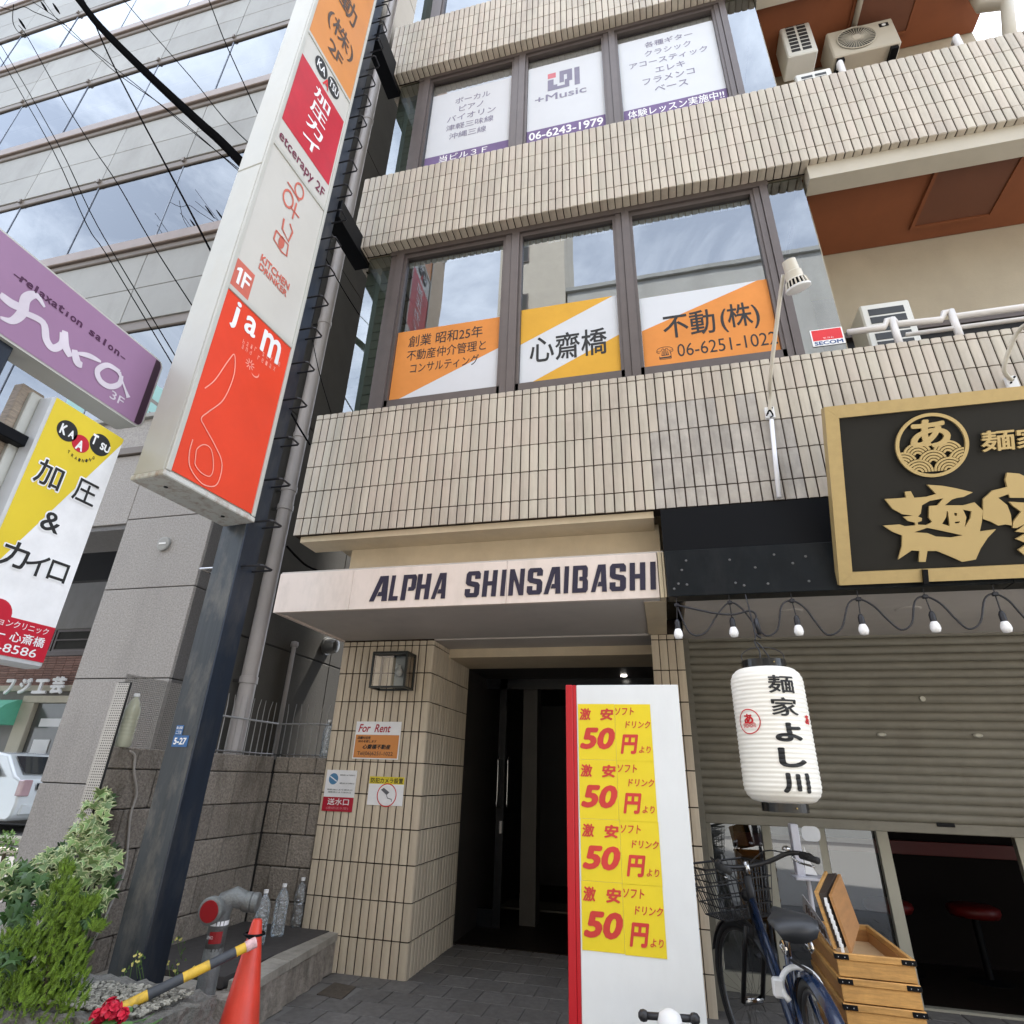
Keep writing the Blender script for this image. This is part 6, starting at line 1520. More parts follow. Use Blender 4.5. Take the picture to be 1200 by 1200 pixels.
# ------------------------------------------------------------------ air conditioners and rails
m_ac = mat('ac_beige', (.50, .46, .38), r=.5, var=.04); m_acw = mat('ac_white', (.68, .68, .64), r=.45, var=.04)
def ac_fan(T, lab, m, w_=.80, h_=.56, d_=.30):
    t = thing('air_conditioner', lab, 'air conditioner', T.translation)
    B = MB(); B.bbox(0, w_, 0, d_, 0, h_, .012, T); B.build('case', m, t)
    cx, cz, r = w_*.40, h_*.52, h_*.41
    B = MB(); P = []
    for k in range(14):
        rr = r*(.2+.8*k/13); q = []
        for i in range(41): q.append(T @ Vector((cx+rr*cos(2*pi*i/40), -.012, cz+rr*sin(2*pi*i/40))))
        if k in (0, 13) : B.tube(q, .006, 5, caps=False)
    for i in range(36):
        a = 2*pi*i/36; B.tube([T @ Vector((cx+r*.22*cos(a), -.012, cz+r*.22*sin(a))), T @ Vector((cx+r*cos(a), -.008, cz+r*sin(a)))], .003, 4)
    B.build('grille', m, t)
    B = MB(); B.add([T @ Vector((cx+r*cos(2*pi*i/32), -.001, cz+r*sin(2*pi*i/32))) for i in range(32)], [tuple(range(32))]); B.build('fan_opening', mat('fan_shadow', (.07, .07, .06), r=.6), t)
    for k in range(3):
        a = k*2*pi/3; B = MB(); B.add([T @ Vector((cx+r*.2*cos(a+q), -.003-.002*j, cz+r*.2*sin(a+q))) for j, q in ((0, 0), (1, .5))]+[T @ Vector((cx+r*.85*cos(a+q), -.003-.003*j, cz+r*.85*sin(a+q))) for j, q in ((1, .9), (0, .1))], [(0, 1, 2, 3)]); B.build('fan_blade', mat('blade_grey', (.16, .16, .14), r=.5), t)
    B = MB(); B.lathe([(r*.24, 0), (r*.22, .006)], (0, 0, 0), 20, None); B.v = [T @ (Vector((cx, -.014, cz))+Matrix.Rotation(pi/2, 3, 'X') @ v) for v in B.v]; B.build('fan_hub', m, t)
    B = MB(); B.box(w_*.78, w_*.92, -.003, 0.001, h_*.72, h_*.86, T); B.build('badge', m_black, t)
    B = MB(); disc(Fr(T @ Vector((0, -.004, 0)), T.to_3x3() @ Vector((1, 0, 0)), T.to_3x3() @ Vector((0, 0, 1))), w_*.85, h_*.79, .02, 0, 14, mb=B); B.build('badge_mark', m_white, t)
    B = MB(); B.box(.03, .10, .02, d_-.02, -.05, 0, T); B.box(w_-.10, w_-.03, .02, d_-.02, -.05, 0, T); B.build('foot', m_black, t)
    return t
def ac_grid(T, lab, w_, h_, d_, m, rows_=7, nc=2, side=True, group='small air conditioner boxes'):
    t = thing('air_conditioner', lab, 'air conditioner', T.translation, group)
    B = MB(); B.bbox(0, w_, 0, d_, 0, h_, .012, T); B.build('case', m, t)
    B = MB(); hh = (h_-.10)/rows_; ww = (w_-.08)/nc
    for r in range(rows_):
        for c in range(nc): B.box(.04+ww*c+.012, .04+ww*(c+1)-.012, -.003, .004, .05+hh*r+.01, .05+hh*(r+1)-.008, T)
    B.build('vent_slots', mat('vent_dark', (.035, .037, .04), r=.5), t)
    return t
def TT(x, y, z, rz): return Matrix.Translation((x, y, z)) @ Matrix.Rotation(rz, 4, 'Z')
q = PY(975, 76, 4.30); q2 = PY(967, 50, 4.3)
ac_fan(Matrix.Translation((2.27, 4.22, 8.36)) @ Matrix.Rotation(0, 4, 'Z'), 'large beige outdoor unit with a round fan hanging on the third-floor balcony', m_ac, .64, .45, .28)
ac_grid(TT(1.80, 4.12, 8.38, 0), 'small white outdoor unit with a grid vent beside the corner glass upstairs', .30, .62, .26, m_acw, 8, 2)
p = PY(940, 88, 4.0); ac_grid(TT(1.75, 3.98, 7.62, 0), 'lowest white outdoor unit, only its top vent above the third-floor parapet', .33, .20, .25, m_acw, 2, 2)
# one by the second-floor rail
ac_grid(TT(1.80, 4.15, 4.32, 0), 'white outdoor unit with dark square vent behind the second-floor balcony rail', .36, .60, .28, m_acw, 6, 1)
m_rail = mat('rail_white', (.66, .63, .60), r=.35, var=.04)
rl = thing('balcony_rail', 'white two-bar pipe railing with kinks on the second-floor balcony parapet', 'railing', (2.5, 3.72, 4.08))
zr1 = 4.35; 
B = MB(); pts = [(1.50, 3.74, 4.33)]
for x in (1.78, 2.14): pts += [(x-.04, 3.74, 4.335), (x-.01, 3.74, 4.39), (x+.03, 3.74, 4.395), (x+.05, 3.74, 4.345)]
pts += [(2.8, 3.74, 4.35), (XR, 3.74, 4.36)]
B.tube(pts, .024, 12); B.build('top_bar', m_rail, rl, smooth=True)
B = MB(); B.tube([(1.86, 3.74, 4.245), (XR, 3.74, 4.265)], .017, 10); B.build('lower_bar', m_rail, rl, smooth=True)
for x in (1.80, 2.17, 3.1, 4.0):
    B = MB(); B.tube([(x, 3.735, 4.40), (x, 3.735, 4.07)], .024, 10); B.build('post', m_rail, rl, smooth=True)
for (x, y, lab) in ((984, 74, 'short white rail end poking above the parapet by the lowest outdoor unit'), (1120, 44, 'short white rail end poking above the right part of the upper parapet')):
    p = PY(x, y, 3.72); t = thing('rail_stub', lab, 'railing', p); B = MB(); B.tube([(p.x, 3.72, 7.05), (p.x, 3.72, p.z), (p.x+.02, 3.78, p.z+.03)], .028, 10); B.build('pipe', m_rail, t, smooth=True)
# pipes at the top right and grey soffit pipe
dp2 = thing('balcony_drainpipe', 'pale drainpipe with an elbow at the end of the upper balcony', 'pipe', (3.3, 4.2, 8))
a = PY(1135, -40, 4.2); b = PY(1150, 8, 4.2); c = PY(1168, 30, 3.9)
B = MB(); B.tube([(b.x, 4.2, 8.9), (b.x, 4.2, b.z), (b.x+.12, 4.1, b.z-.22), (c.x, 3.95, c.z-.5)], .055, 14); B.build('pipe', m_beam, dp2, smooth=True)
B = MB(); B.box(3.42, XR, 3.83, 4.62, 7.2, 8.9)
dc = thing('soffit_pipe', 'thin grey pipe running under the upper orange balcony ceiling', 'pipe', (2.3, 4.3, 8.8))
B = MB(); a = PZ(1000, 34, 8.86); b = PZ(1016, -30, 8.86); B.tube([a, a+(b-a)*2], .03, 10); B.build('pipe', m_ac, dc, smooth=True)

# ================================================================== far side of the cross street (seen at the left edge)
YF = 12.0
m_brick = mat('red_brick_strips', (.26, .15, .12), r=.8, var=.15, ns=20, rnd=.18)
m_greyw = mat('far_grey_wall', (.26, .25, .235), r=.8, var=.06, ns=2, grime=.3)
m_ctrim = mat('cream_stone', (.50, .46, .36), r=.7, var=.05, grime=.25)
fbd = thing('shop_building', 'distant building with brick strips, cream window surround and white sign characters', 'building', (-14, 12, 0))
def q(x, y, Y=YF): return PY(x, y, Y)
B = MB(); B.box(-24, -9.0, YF+.05, YF+6, q(60, 737).z, 9); B.build('upper_wall', m_greyw, fbd)
B = MB(); B.box(-24, -9.0, YF+.07, YF+6, 0, q(60, 736).z); B.build('wall', m_greyw, fbd)
zz1 = q(100, 737).z
B = MB(); B.bbox(-24, -9, YF, YF+.1, q(100, 768).z, q(100, 762).z, .01); B.build('sill', m_frame, fbd)
x0, x1 = -17.2, -12.9
za, zbk = q(100, 762).z, zz1
nwin = 4
for k in range(5):
    a = -17.0+k*1.35
    fB = MB(); fB.box(a, a+1.3, YF+.03, YF+.06, za, za+.05); fB.box(a, a+1.3, YF+.03, YF+.06, zbk-.05, zbk); fB.box(a, a+.05, YF+.03, YF+.06, za+.05, zbk-.05); fB.box(a+1.25, a+1.3, YF+.03, YF+.06, za+.05, zbk-.05); fB.box(a+.05, a+1.25, YF+.03, YF+.05, (za+zbk)/2, (za+zbk)/2+.03)
    fw_ = fB.build('window', m_frame, fbd)
    g = MB(); g.quad((a+.05, YF+.055, za+.05), (a+1.25, YF+.055, za+.05), (a+1.25, YF+.055, zbk-.05), (a+.05, YF+.055, zbk-.05)); g.build('pane', mat('far_dark_glass', (.05, .05, .045), r=.1), fw_)
zc1 = q(80, 803).z
z = zc1; 
B = MB()
zt_b = q(80, 768).z
while z < zt_b-.02:
    x = -18
    while x < -11.5: B.bbox(x, x+.29, YF+.0, YF+.06, z, z+.052, .004); x += .30
    z += .062
B.build('brick_strips', m_brick, fbd, kind='stuff')
B = MB(); B.bbox(-18, -11.5, YF-.05, YF+.06, q(80, 810).z, zc1-.005, .01); B.build('string_course', m_ctrim, fbd)
xl, xr = q(32, 820).x, -11.6
zt = q(60, 816).z; zb2 = q(20, 905).z
B = MB(); B.bbox(xl, xr, YF-.12, YF+.04, q(60, 824).z, zt, .01); B.bbox(xl, xl+.42, YF-.12, YF+.04, zb2-.6, q(60, 824).z-.004, .01); B.build('window_surround', m_ctrim, fbd)
B = MB(); B.box(xl+.43, xr, YF+.0, YF+.03, zb2-.6, q(60, 824).z-.005); B.build('shop_window', mat('far_shop_glass', (.09, .09, .085), r=.12), fbd)
B = MB(); p, r = q(48, 849), q(70, 845); B.box(xl+.7, xr, YF-.03, YF-.005, p.z-.05, p.z+.14); B.build('window_rail', m_white, fbd)
B = MB(); p = q(46, 878); B.box(p.x-.25, p.x+.25, YF-.02, YF-.003, p.z-.22, p.z+.22); B.build('paper_notice', m_white, fbd)
ls = thing('shop_lettering', 'white Japanese sign characters on the far brick building at the left edge', 'sign letters', q(40, 805, YF-.2))
FFr = FY(0, YF-.18, 0)
for ch, a, b in (('フ', (4, 814), (20, 796)), ('ジ', (21, 813), (40, 795)), ('工', (38, 813), (60, 796)), ('芸', (58, 813), (80, 793))):
    txt(ch, FFr, a, b, m_whtxt, ls, name='character', bold=.045, ext=.05, n=0)
aw = thing('green_awning', 'small mint green curved awning on the far building at the left edge', 'awning', q(10, 840))
c = q(2, 845); B = MB(); P = [(0, 0), (.0, .62), (-.25, .58), (-.5, .45), (-.72, .22), (-.8, 0)]
vs = []
for x in (c.x-2.2, q(27, 835).x):
    for dy, dz in P: vs.append((x, YF+dy, c.z-.1+dz))
B.add(vs, [(i, i+1, 7+i, 6+i) for i in range(5)]+[tuple(range(6))[::-1], tuple(range(6, 12))]); B.build('canopy', mat('mint_canvas', (.12, .45, .30), r=.6), aw)

# parked white car ----------------------------------------------------
car = thing('parked_car', 'white hatchback parked across the side street, only its rear corner in view', 'car', (-14.5, 10.2, 0))
m_carw = mat('white_car_paint', (.72, .76, .77), r=.2, coat=1, var=.0); m_cg = mat('car_glass', (.03, .035, .04), r=.05)
pr = PY(24, 915, 10.0)              # rear lamp
XRr = pr.x+.06; Yc0, Yc1 = 10.0, 11.72
# side profile along x (rear at +x): z over x
def car_x(x): return XRr-x
prof = [(0, .32), (-.03, .55), (.02, .86), (.10, .98), (.28, 1.05), (.85, 1.44), (1.3, 1.50), (2.2, 1.48), (2.9, 1.20), (3.2, .98), (4.0, .80), (4.2, .60), (4.25, .30), (3.9, .22), (3.6, .22), (.9, .22), (.1, .24)]
def side_ring(y, s, up=0):
    return [Vector((car_x(x*1.0+ (2.1-x)*(1-s)*.06), y, z*(1 if z < 1.0 else 1)+0)) for x, z in prof]
B = MB(); secs = [(Yc0+.10, .0), (Yc0+.02, .0), (Yc0, 0), (Yc1, 0), (Yc1-.0, 0)]
ringsY = [(Yc0+.03, .96), (Yc0, 1), (Yc0+.0, 1)]
def carloop(y, inset, roofin):
    out = []
    for x, z in prof:
        yy = y
        if z > 1.0: yy = y + (roofin if y < (Yc0+Yc1)/2 else -roofin)*(z-1.0)/.5
        out.append(Vector((car_x(x), yy, z)))
    return out
L0 = carloop(Yc0, 0, .22); L1 = carloop(Yc1, 0, .22); n = len(prof)
B.add(L0+L1, [(i, (i+1) % n, n+(i+1) % n, n+i) for i in range(n)]+[tuple(range(n))[::-1], tuple(range(n, 2*n))])
B.build('body', m_carw, car, bevel=.045, smooth=True, auto=35)
B = MB(); B.quad((XRr-.30, Yc0+.20, 1.075), (XRr-.30, Yc1-.20, 1.075), (XRr-.80, Yc1-.30, 1.40), (XRr-.80, Yc0+.30, 1.40)); B.v = [v+Vector((.028, 0, .02)) for v in B.v]; B.build('rear_window', m_cg, car)
B = MB(); B.quad((XRr+.035, Yc0+.32, .80), (XRr+.035, Yc1-.32, .80), (XRr-.01, Yc1-.32, .92), (XRr-.01, Yc0+.32, .92)); B.build('lower_window', m_cg, car)
B = MB(); B.add([(XRr-.62, Yc0-.004, 1.03), (XRr-2.9, Yc0-.004, 1.03), (XRr-2.55, Yc0+.16, 1.36), (XRr-1.2, Yc0+.18, 1.40)], [(3, 2, 1, 0)]); B.build('side_window', m_cg, car)
for y in (Yc0, Yc1-.2):
    B = MB(); B.bbox(XRr-.10, XRr+.045, y-.008 if y == Yc0 else y, y+.20, .68, .98, .02); B.build('tail_lamp', mat('lamp_lens', (.45, .30, .32), r=.1, coat=1), car)
for x in (XRr-.80, XRr-3.45):
    for y in (Yc0+.02, Yc1-.22):
        B = MB(); B.lathe([(.18, 0), (.30, .0), (.31, .02), (.31, .18), (.30, .20), (.18, .20)], (x, y+.2, .31), 24, Matrix.Rotation(pi/2, 3, 'X')); wh = B.build('wheel', m_black, car, smooth=True, auto=40)
        B = MB(); B.lathe([(.02, .0), (.18, -.01), (.18, .01)], (x, y+.002, .31), 20, Matrix.Rotation(pi/2, 3, 'X')); B.build('rim', m_steel, wh)
B = MB(); B.bbox(XRr-.02, XRr+.05, Yc0+.1, Yc1-.1, .34, .56, .03); B.build('bumper', m_carw, car)
# road kerbs seen below the car
st_ = MB(); st_.bbox(-30, -8.2, 9.0, 9.25, -.003, .12, .02); setp(st_.build('kerb', m_ctrim), kind='structure')
st_ = MB(); st_.bbox(-30, -8.2, 8.1, 8.22, -.003, .09, .02); setp(st_.build('kerb', m_ctrim), kind='structure')

# ------------------------------------------------------------------ overhead cables
m_cab = mat('cable_black', (.005, .005, .0055), r=.9, spec=.0)
def wire(P, Y0, r, lab, cat='cable', Y1=None, grp='overhead cables'):
    Y1 = Y1 or Y0; n = len(P)
    if grp and P[0][0] < 300 and P[0][1] < 75: Y0, Y1, r = Y0*.74, Y1*.74, r*.80
    pts = [PY(x, y, Y0+(Y1-Y0)*i/(n-1)) for i, (x, y) in enumerate(P)]
    B = MB(); B.tube(smooth_pts(pts, 4), r, 6 if r < .02 else 14)
    o = B.build('cable' if r < .02 else 'cable_sleeve', m_cab, smooth=True); setp(o, lab, cat, grp if r < .02 else None); return o
wire([(70, -28), (95, 3), (118, 32), (170, 84), (230, 140), (258, 165), (292, 200)], 3.0, .047, 'thick black cable sleeve slanting down to the vertical sign at the top left', 'cable', 3.3)
wire([(135, -12), (145, 0), (175, 35), (225, 92), (262, 138), (297, 173)], 3.5, .006, 'thin cable crossing above the thick sleeve toward the sign, upper one')
wire([(240, -12), (246, 3), (262, 45), (283, 92), (308, 146)], 3.5, .007, 'cable nearest the vertical sign, dropping steeply from the top edge')
wire([(98, 0), (107, 18), (127, 64), (161, 131), (195, 195), (221, 244), (251, 302)], 3.4, .010, 'thickest of the sagging cables, passing under the black sleeve')
wire([(22, 30), (32, 43), (69, 109), (107, 170), (137, 214), (178, 285), (229, 364)], 3.5, .006, 'cable with a small knot running from top left toward the red panel')
wire([(-4, 46), (2, 54), (66, 165), (105, 247), (139, 307), (212, 428)], 3.6, .0055, 'upper of two parallel cables ending by the purple sign corner')
wire([(-4, 60), (0, 67), (60, 172), (101, 262), (124, 297), (204, 430)], 3.6, .0055, 'lower of two parallel cables ending by the purple sign corner')
wire([(46, -6), (75, 32), (124, 71), (180, 116), (225, 154), (290, 206)], 3.45, .005, 'upper of the thin cables meeting the end of the black sleeve')
wire([(38, 2), (75, 28), (131, 81), (200, 131), (285, 205)], 3.4, .005, 'lower of the thin cables meeting the end of the black sleeve')
wire([(0, 8), (15, 12), (28, 8), (40, 14), (60, 22), (78, 30)], 3.4, .006, 'tangled cable loop in the very top left corner')
wire([(16, 5), (15, 25), (22, 38), (34, 42)], 3.4, .006, 'short drooping cable loop at the top left corner')
B = MB()
for (x, y) in ((52, 10), (26, 30), (66, 12)):
    a = PY(x-4, y-8, 2.5); b = PY(x+4, y+4, 2.5); B.tube([a, a*.7+b*.3, a*.3+b*.7, b], [.006, .015, .015, .006], 8)
setp(B.build('cable_splices', m_cab, smooth=True), 'knotted black cable splices hanging in the top left corner', 'cable splice', kind='stuff')
wire([(378, 296), (390, 318), (405, 344), (421, 369)], 4.0, .006, 'thin black cable crossing the downpipe beside the second-floor window', Y1=4.2)
wire([(340, 482), (350, 500), (363, 521)], 3.55, .008, 'short black cable from the rungs to the lower tiled band')
wire([(366, 398), (375, 440), (388, 484)], 3.75, .004, 'hair-thin cable dropping beside the downpipe')
wire([(336, 640), (350, 655), (365, 666), (396, 676)], 3.9, .009, 'dark cable bundle under the left end of the tiled band', Y1=4.3)
wire([(410, 282), (420, 300), (432, 322), (438, 332)], 3.8, .012, 'dark cable bundle below the upper wall bracket', Y1=3.95)

# ------------------------------------------------------------------ bicycle
m_bk = mat('bike_black', (.02, .02, .022), r=.4); m_navy = mat('bike_navy', (.007, .018, .05), r=.25, coat=.6, var=.05); m_rub = mat('tyre', (.025, .025, .025), r=.8); m_chr = mat('chrome', (.6, .6, .6), r=.18, m=1)
m_spk = mat('dull_spoke', (.10, .10, .10), r=.4, m=.8)
m_sad = mat('saddle_vinyl', (.028, .03, .034), r=.38)
bk = thing('bicycle', 'navy city bicycle with wire basket leaning before the shop door', 'bicycle', (.46, 2.85, 0))
Rh = Vector((.53, 2.88, 0)); hd2 = Vector((-.10, 1.05, 0)).normalized(); lat = Vector((-hd2.y, hd2.x, 0))   # lat = to the left
LE = radians(6)
def K(s, l, h): return Rh + hd2*s + lat*(l*cos(LE)+h*sin(LE)) + Vector((0, 0, h*cos(LE)-l*sin(LE)))
SA = radians(19)
def KF(s, l, h):                    # steered parts turn about the head tube axis
    ds = s-.86; return K(.86+ds*cos(SA)-l*sin(SA)*1.0, l*cos(SA)+ds*sin(SA), h)
def ringpts(fn, s, h, r, n=40, l=0): return [fn(s+r*cos(2*pi*i/n), l, h+r*sin(2*pi*i/n)) for i in range(n+1)]
def wheel(fn, s, name):
    B = MB(); B.tube(ringpts(fn, s, .33, .325), .018, 8, caps=False); w_ = B.build('wheel', m_rub, bk, smooth=True)
    B = MB(); B.tube(ringpts(fn, s, .33, .302), .010, 6, caps=False); B.build('rim', m_spk, w_, smooth=True)
    B = MB()
    for i in range(28):
        a = 2*pi*i/28; e = (i % 2)*.03-.015; B.tube([fn(s+.02*cos(a+.5), e, .33+.02*sin(a+.5)), fn(s+.30*cos(a), 0, .33+.30*sin(a))], .0009, 4)
    B.build('spokes', m_spk, w_, kind='stuff')
    B = MB(); B.tube([fn(s, -.05, .33), fn(s, .05, .33)], .018, 10); B.build('hub', m_chr, w_, smooth=True)
wheel(K, 0, 'rear'); wheel(KF, 1.06, 'front')
def fender(fn, s, a0, a1, m, r=.355, wd=.026):
    vs = []; n = 18
    for i in range(n+1):
        a = a0+(a1-a0)*i/n
        for l, dr in ((-wd, -.012), (-wd*.6, .004), (0, .009), (wd*.6, .004), (wd, -.012)): vs.append(fn(s+(r+dr)*cos(a), l, .33+(r+dr)*sin(a)))
    B = MB(); B.add(vs, [(i*5+k, i*5+k+1, (i+1)*5+k+1, (i+1)*5+k) for i in range(n) for k in range(4)]); return B.build('mudguard', m, bk, smooth=True)
fender(K, 0, radians(20), radians(200), m_navy); fender(KF, 1.06, radians(25), radians(165), m_bk)
def tb_(pts, r, m, nm, fn=K, n=10):
    B = MB(); B.tube([fn(*p) for p in pts], r, n); return B.build(nm, m, bk, smooth=True)
tb_([(.86, 0, .72), (.70, 0, .55), (.52, 0, .36), (.45, 0, .29)], .019, m_navy, 'down_tube'); tb_([(.86, 0, .80), (.70, 0, .64), (.50, 0, .48), (.38, 0, .45)], .015, m_navy, 'top_tube')
tb_([(.46, 0, .28), (.30, 0, .70)], .016, m_navy, 'seat_tube'); tb_([(.30, 0, .68), (.25, 0, .80)], .012, m_chr, 'seat_post')
tb_([(.88, 0, .70), (.84, 0, .90)], .021, m_bk, 'head_tube')
for l in (-.055, .055):
    tb_([(0, l, .33), (.45, l*.5, .29)], .010, m_navy, 'chain_stay'); tb_([(0, l, .33), (.31, l*.4, .64)], .009, m_navy, 'seat_stay')
    tb_([(.88, l*.9, .68), (.93, l, .58), (1.06, l, .33)], .012, m_bk, 'fork_blade', KF)
B = MB(); B.tube([K(.45, -.06, .28), K(.45, .06, .28)], .02, 10); B.tube([K(.45, -.07, .28), K(.58, -.07, .20)], .009, 6); B.tube([K(.45, .07, .28), K(.32, .07, .36)], .009, 6); B.build('crank', m_chr, bk, smooth=True)
B = MB(); T0 = K(.60, -.11, .19); B.tube([K(.58, -.07, .20), K(.58, -.16, .20)], .014, 6); B.tube([K(.32, .07, .36), K(.32, .16, .36)], .014, 6); B.build('pedals', m_rub, bk)
B = MB(); B.tube(ringpts(K, .45, .28, .09, 24, -.05), .006, 5, caps=False); B.tube([K(.45, -.05, .37), K(.0, -.05, .37)], .003, 4); B.tube([K(.45, -.05, .19), K(0, -.05, .29)], .003, 4); B.build('chain', m_bk, bk)
# saddle
B = MB(); rows_ = [(.42, .012, .0), (.38, .022, .012), (.30, .034, .018), (.22, .062, .024), (.15, .088, .026), (.09, .092, .022), (.05, .078, .0)]
vs = []; kk = 10
for s, wd, up_ in rows_:
    for i in range(kk):
        a = 2*pi*i/kk; vs.append(K(s-.02, wd*cos(a), .815+up_+(.018 if sin(a) > 0 else .040)*sin(a)))
B.add(vs, [(i*kk+k, i*kk+(k+1) % kk, (i+1)*kk+(k+1) % kk, (i+1)*kk+k) for i in range(len(rows_)-1) for k in range(kk)]+[tuple(range(kk))[::-1], tuple((len(rows_)-1)*kk+k for k in range(kk))])
B.build('saddle', m_sad, bk, smooth=True)
B = MB()
for l in (-.05, .05): B.tube(smooth_pts([K(.10, l, .775), K(.08, l, .75), K(.12, l, .73), K(.16, l, .75), K(.10, l, .775)], 4), .006, 6)
B.build('saddle_spring', m_chr, bk, kind='stuff')
# bars
hb_ = [(.60, .24, .965), (.70, .235, .975), (.77, .19, .985), (.82, .14, .955), (.84, .05, .94), (.84, -.05, .94), (.82, -.14, .955), (.77, -.22, .985), (.70, -.28, .975), (.60, -.24, .965)]
B = MB(); B.tube(smooth_pts([KF(*p) for p in hb_], 4), .011, 10); bar_ = B.build('handlebar', m_bk, bk, smooth=True)
for s_ in (1, -1):
    B = MB(); B.tube([KF(.58, .241*s_, .964), KF(.70, .236*s_, .976)], [.016, .015], 12); B.build('grip', m_rub, bar_, smooth=True)
    B = MB(); B.tube(smooth_pts([KF(.74, .205*s_, .97), KF(.72, .23*s_, .945), KF(.62, .24*s_, .935)], 4), .005, 6); B.build('brake_lever', m_chr, bar_, smooth=True)
B = MB(); B.tube([KF(.84, 0, .90), KF(.84, 0, .96)], .015, 10); B.build('stem', m_chr, bk, smooth=True)
B = MB(); B.lathe([(.022, 0), (.020, .012), (.008, .020)], KF(.76, -.20, 1.0), 16); B.build('bell', m_chr, bar_, smooth=True)
B = MB()
for s_ in (1, -1): B.tube(smooth_pts([KF(.74, .22*s_, .975), KF(.90, .16*s_, .99), KF(.95, .05*s_, .90), KF(.88, 0, .80), KF(.88, .02, .60)], 5), .0035, 5)
B.build('brake_cable', m_bk, bk, kind='stuff')
# basket
B = MB(); zt0, zb0 = .93, .70
def bs(u, v, t): # u across -1..1, v front 0..1, t height 0..1
    return KF(.92+v*(.22+.08*t), u*(.135+.055*t), zb0+(zt0-zb0)*t)
for t in (0, .25, .5, .75, 1):
    r_ = .0035 if t < 1 else .006; B.tube([bs(-1, 0, t), bs(1, 0, t), bs(1, 1, t), bs(-1, 1, t), bs(-1, 0, t)], r_, 5, caps=False)
for i in range(13):
    u = -1+2*i/12; B.tube([bs(u, 0, 1), bs(u, 0, 0), bs(u, 1, 0), bs(u, 1, 1)], .0022, 4)
for i in range(1, 9):
    v = i/9; B.tube([bs(-1, v, 1), bs(-1, v, 0), bs(1, v, 0), bs(1, v, 1)], .0022, 4)
B.build('basket', m_bk, bk)
B = MB(); T_l = KF(.90, 0, .80); B.lathe([(.02, 0), (.03, .03), (.028, .06)], T_l, 12, Matrix.Rotation(-pi/2, 3, 'X')); B.build('front_lamp', m_bk, bk, smooth=True)
# white ring lock on the seat stays
B = MB(); a0 = -2.3
B.tube([K(.19+.065*cos(a0+i*.28)*.5, .075*sin(a0+i*.28), .60+.06*cos(a0+i*.28)) for i in range(17)], .011, 8); B.build('ring_lock', mat('lock_white', (.62, .63, .63), r=.3), bk, smooth=True)
B = MB(); c_k = K(.20, .085, .60); B.bbox(c_k.x-.025, c_k.x+.02, c_k.y-.02, c_k.y+.02, c_k.z-.03, c_k.z+.035, .008); B.build('lock_body', MATS['lock_white'], bk)
tb_([(.05, .07, .33), (-.02, .12, .16), (-.04, .16, .02)], .008, m_chr, 'kickstand')
tb_([(-.02, 0, .70), (.28, 0, .67)], .006, m_bk, 'rear_rack')

# ------------------------------------------------------------------ wooden crates with menus
m_wood = mat('crate_wood', (.52, .28, .085), r=.55, var=.26, ns=9, rnd=.12, streak=.12, grime=.35, gs=6, gcol=(.22, .11, .04), bump=.15, bs=90)
m_woodd = mat('crate_wood_side', (.36, .17, .055), r=.55, var=.15, ns=8, rnd=.08, streak=.15)
m_woodi = mat('crate_inside', (.60, .40, .22), r=.6, var=.08, ns=10)
ctop = .70; ch_ = .0835
CU0, CV0 = PZ(977, 1115, ctop), PZ(1072, 1124, ctop)
CB0, CB1 = PZ(944, 1075, ctop), PZ(1018, 1080, ctop)
uC = (CV0-CU0).normalized(); vC = Vector((-uC.y, uC.x, 0)); wC = (CV0-CU0).length; dC = .66
def CT(z, dx=0, dy=0): return Matrix(((uC.x, vC.x, 0, CU0.x+uC.x*dx+vC.x*dy), (uC.y, vC.y, 0, CU0.y+uC.y*dx+vC.y*dy), (0, 0, 1, z), (0, 0, 0, 1)))
names_ = ['bottom', 'seventh from the top', 'sixth from the top', 'fifth from the top', 'fourth from the top', 'third from the top', 'second from the top', 'top']
for k in range(8):
    z = .032+ch_*k; T = CT(z, random.uniform(-.004, .004), random.uniform(-.004, .004)); q0 = T.translation
    lab = f'shallow wooden crate with black corner clips, {names_[k]} of its stack' if k < 7 else 'open topmost wooden crate of the stack, holding the menu boards'
    t = thing('wooden_crate', lab, 'crate', q0, 'stacked wooden crates'); th = .012; bz = ch_-.004
    for nm, bx in (('front_board', (.006, wC-.006, .004, .004+th, 0, bz-.024)), ('back_board', (.006, wC-.006, dC-.004-th, dC-.004, 0, bz-.024)), ('side_board', (.006, .006+th, .005+th, dC-.005-th, 0, bz-.024)), ('side_board', (wC-.006-th, wC-.006, .005+th, dC-.005-th, 0, bz-.024))):
        B = MB(); B.bbox(*bx, .0015, T); B.build(nm, m_wood if 'front' in nm else m_woodd, t)
    for nm, bx in (('rim', (0, wC, 0, .017, bz-.0235, bz)), ('rim', (0, wC, dC-.017, dC, bz-.0235, bz)), ('rim', (0, .017, .0175, dC-.0175, bz-.0235, bz)), ('rim', (wC-.017, wC, .0175, dC-.0175, bz-.0235, bz))):
        B = MB(); B.bbox(*bx, .002, T); B.build(nm, m_wood, t)
    B = MB(); B.box(.019, wC-.019, .018, dC-.018, .002, .010, T); B.build('floor', m_woodi, t)
    for x in (0, wC-.05):
        B = MB(); B.bbox(x-.002, x+.052, -.003, .02, bz-.021, bz-.003, .001, T); cp = B.build('corner_clip', m_black, t)
        B = MB()
        for dx in (.012, .036): B.lathe([(.003, 0), (.002, .002)], T @ Vector((x+dx, -.003, bz-.012)), 6, Matrix.Rotation(pi/2, 3, 'X'))
        B.build('screw', m_steel, cp, kind='stuff')
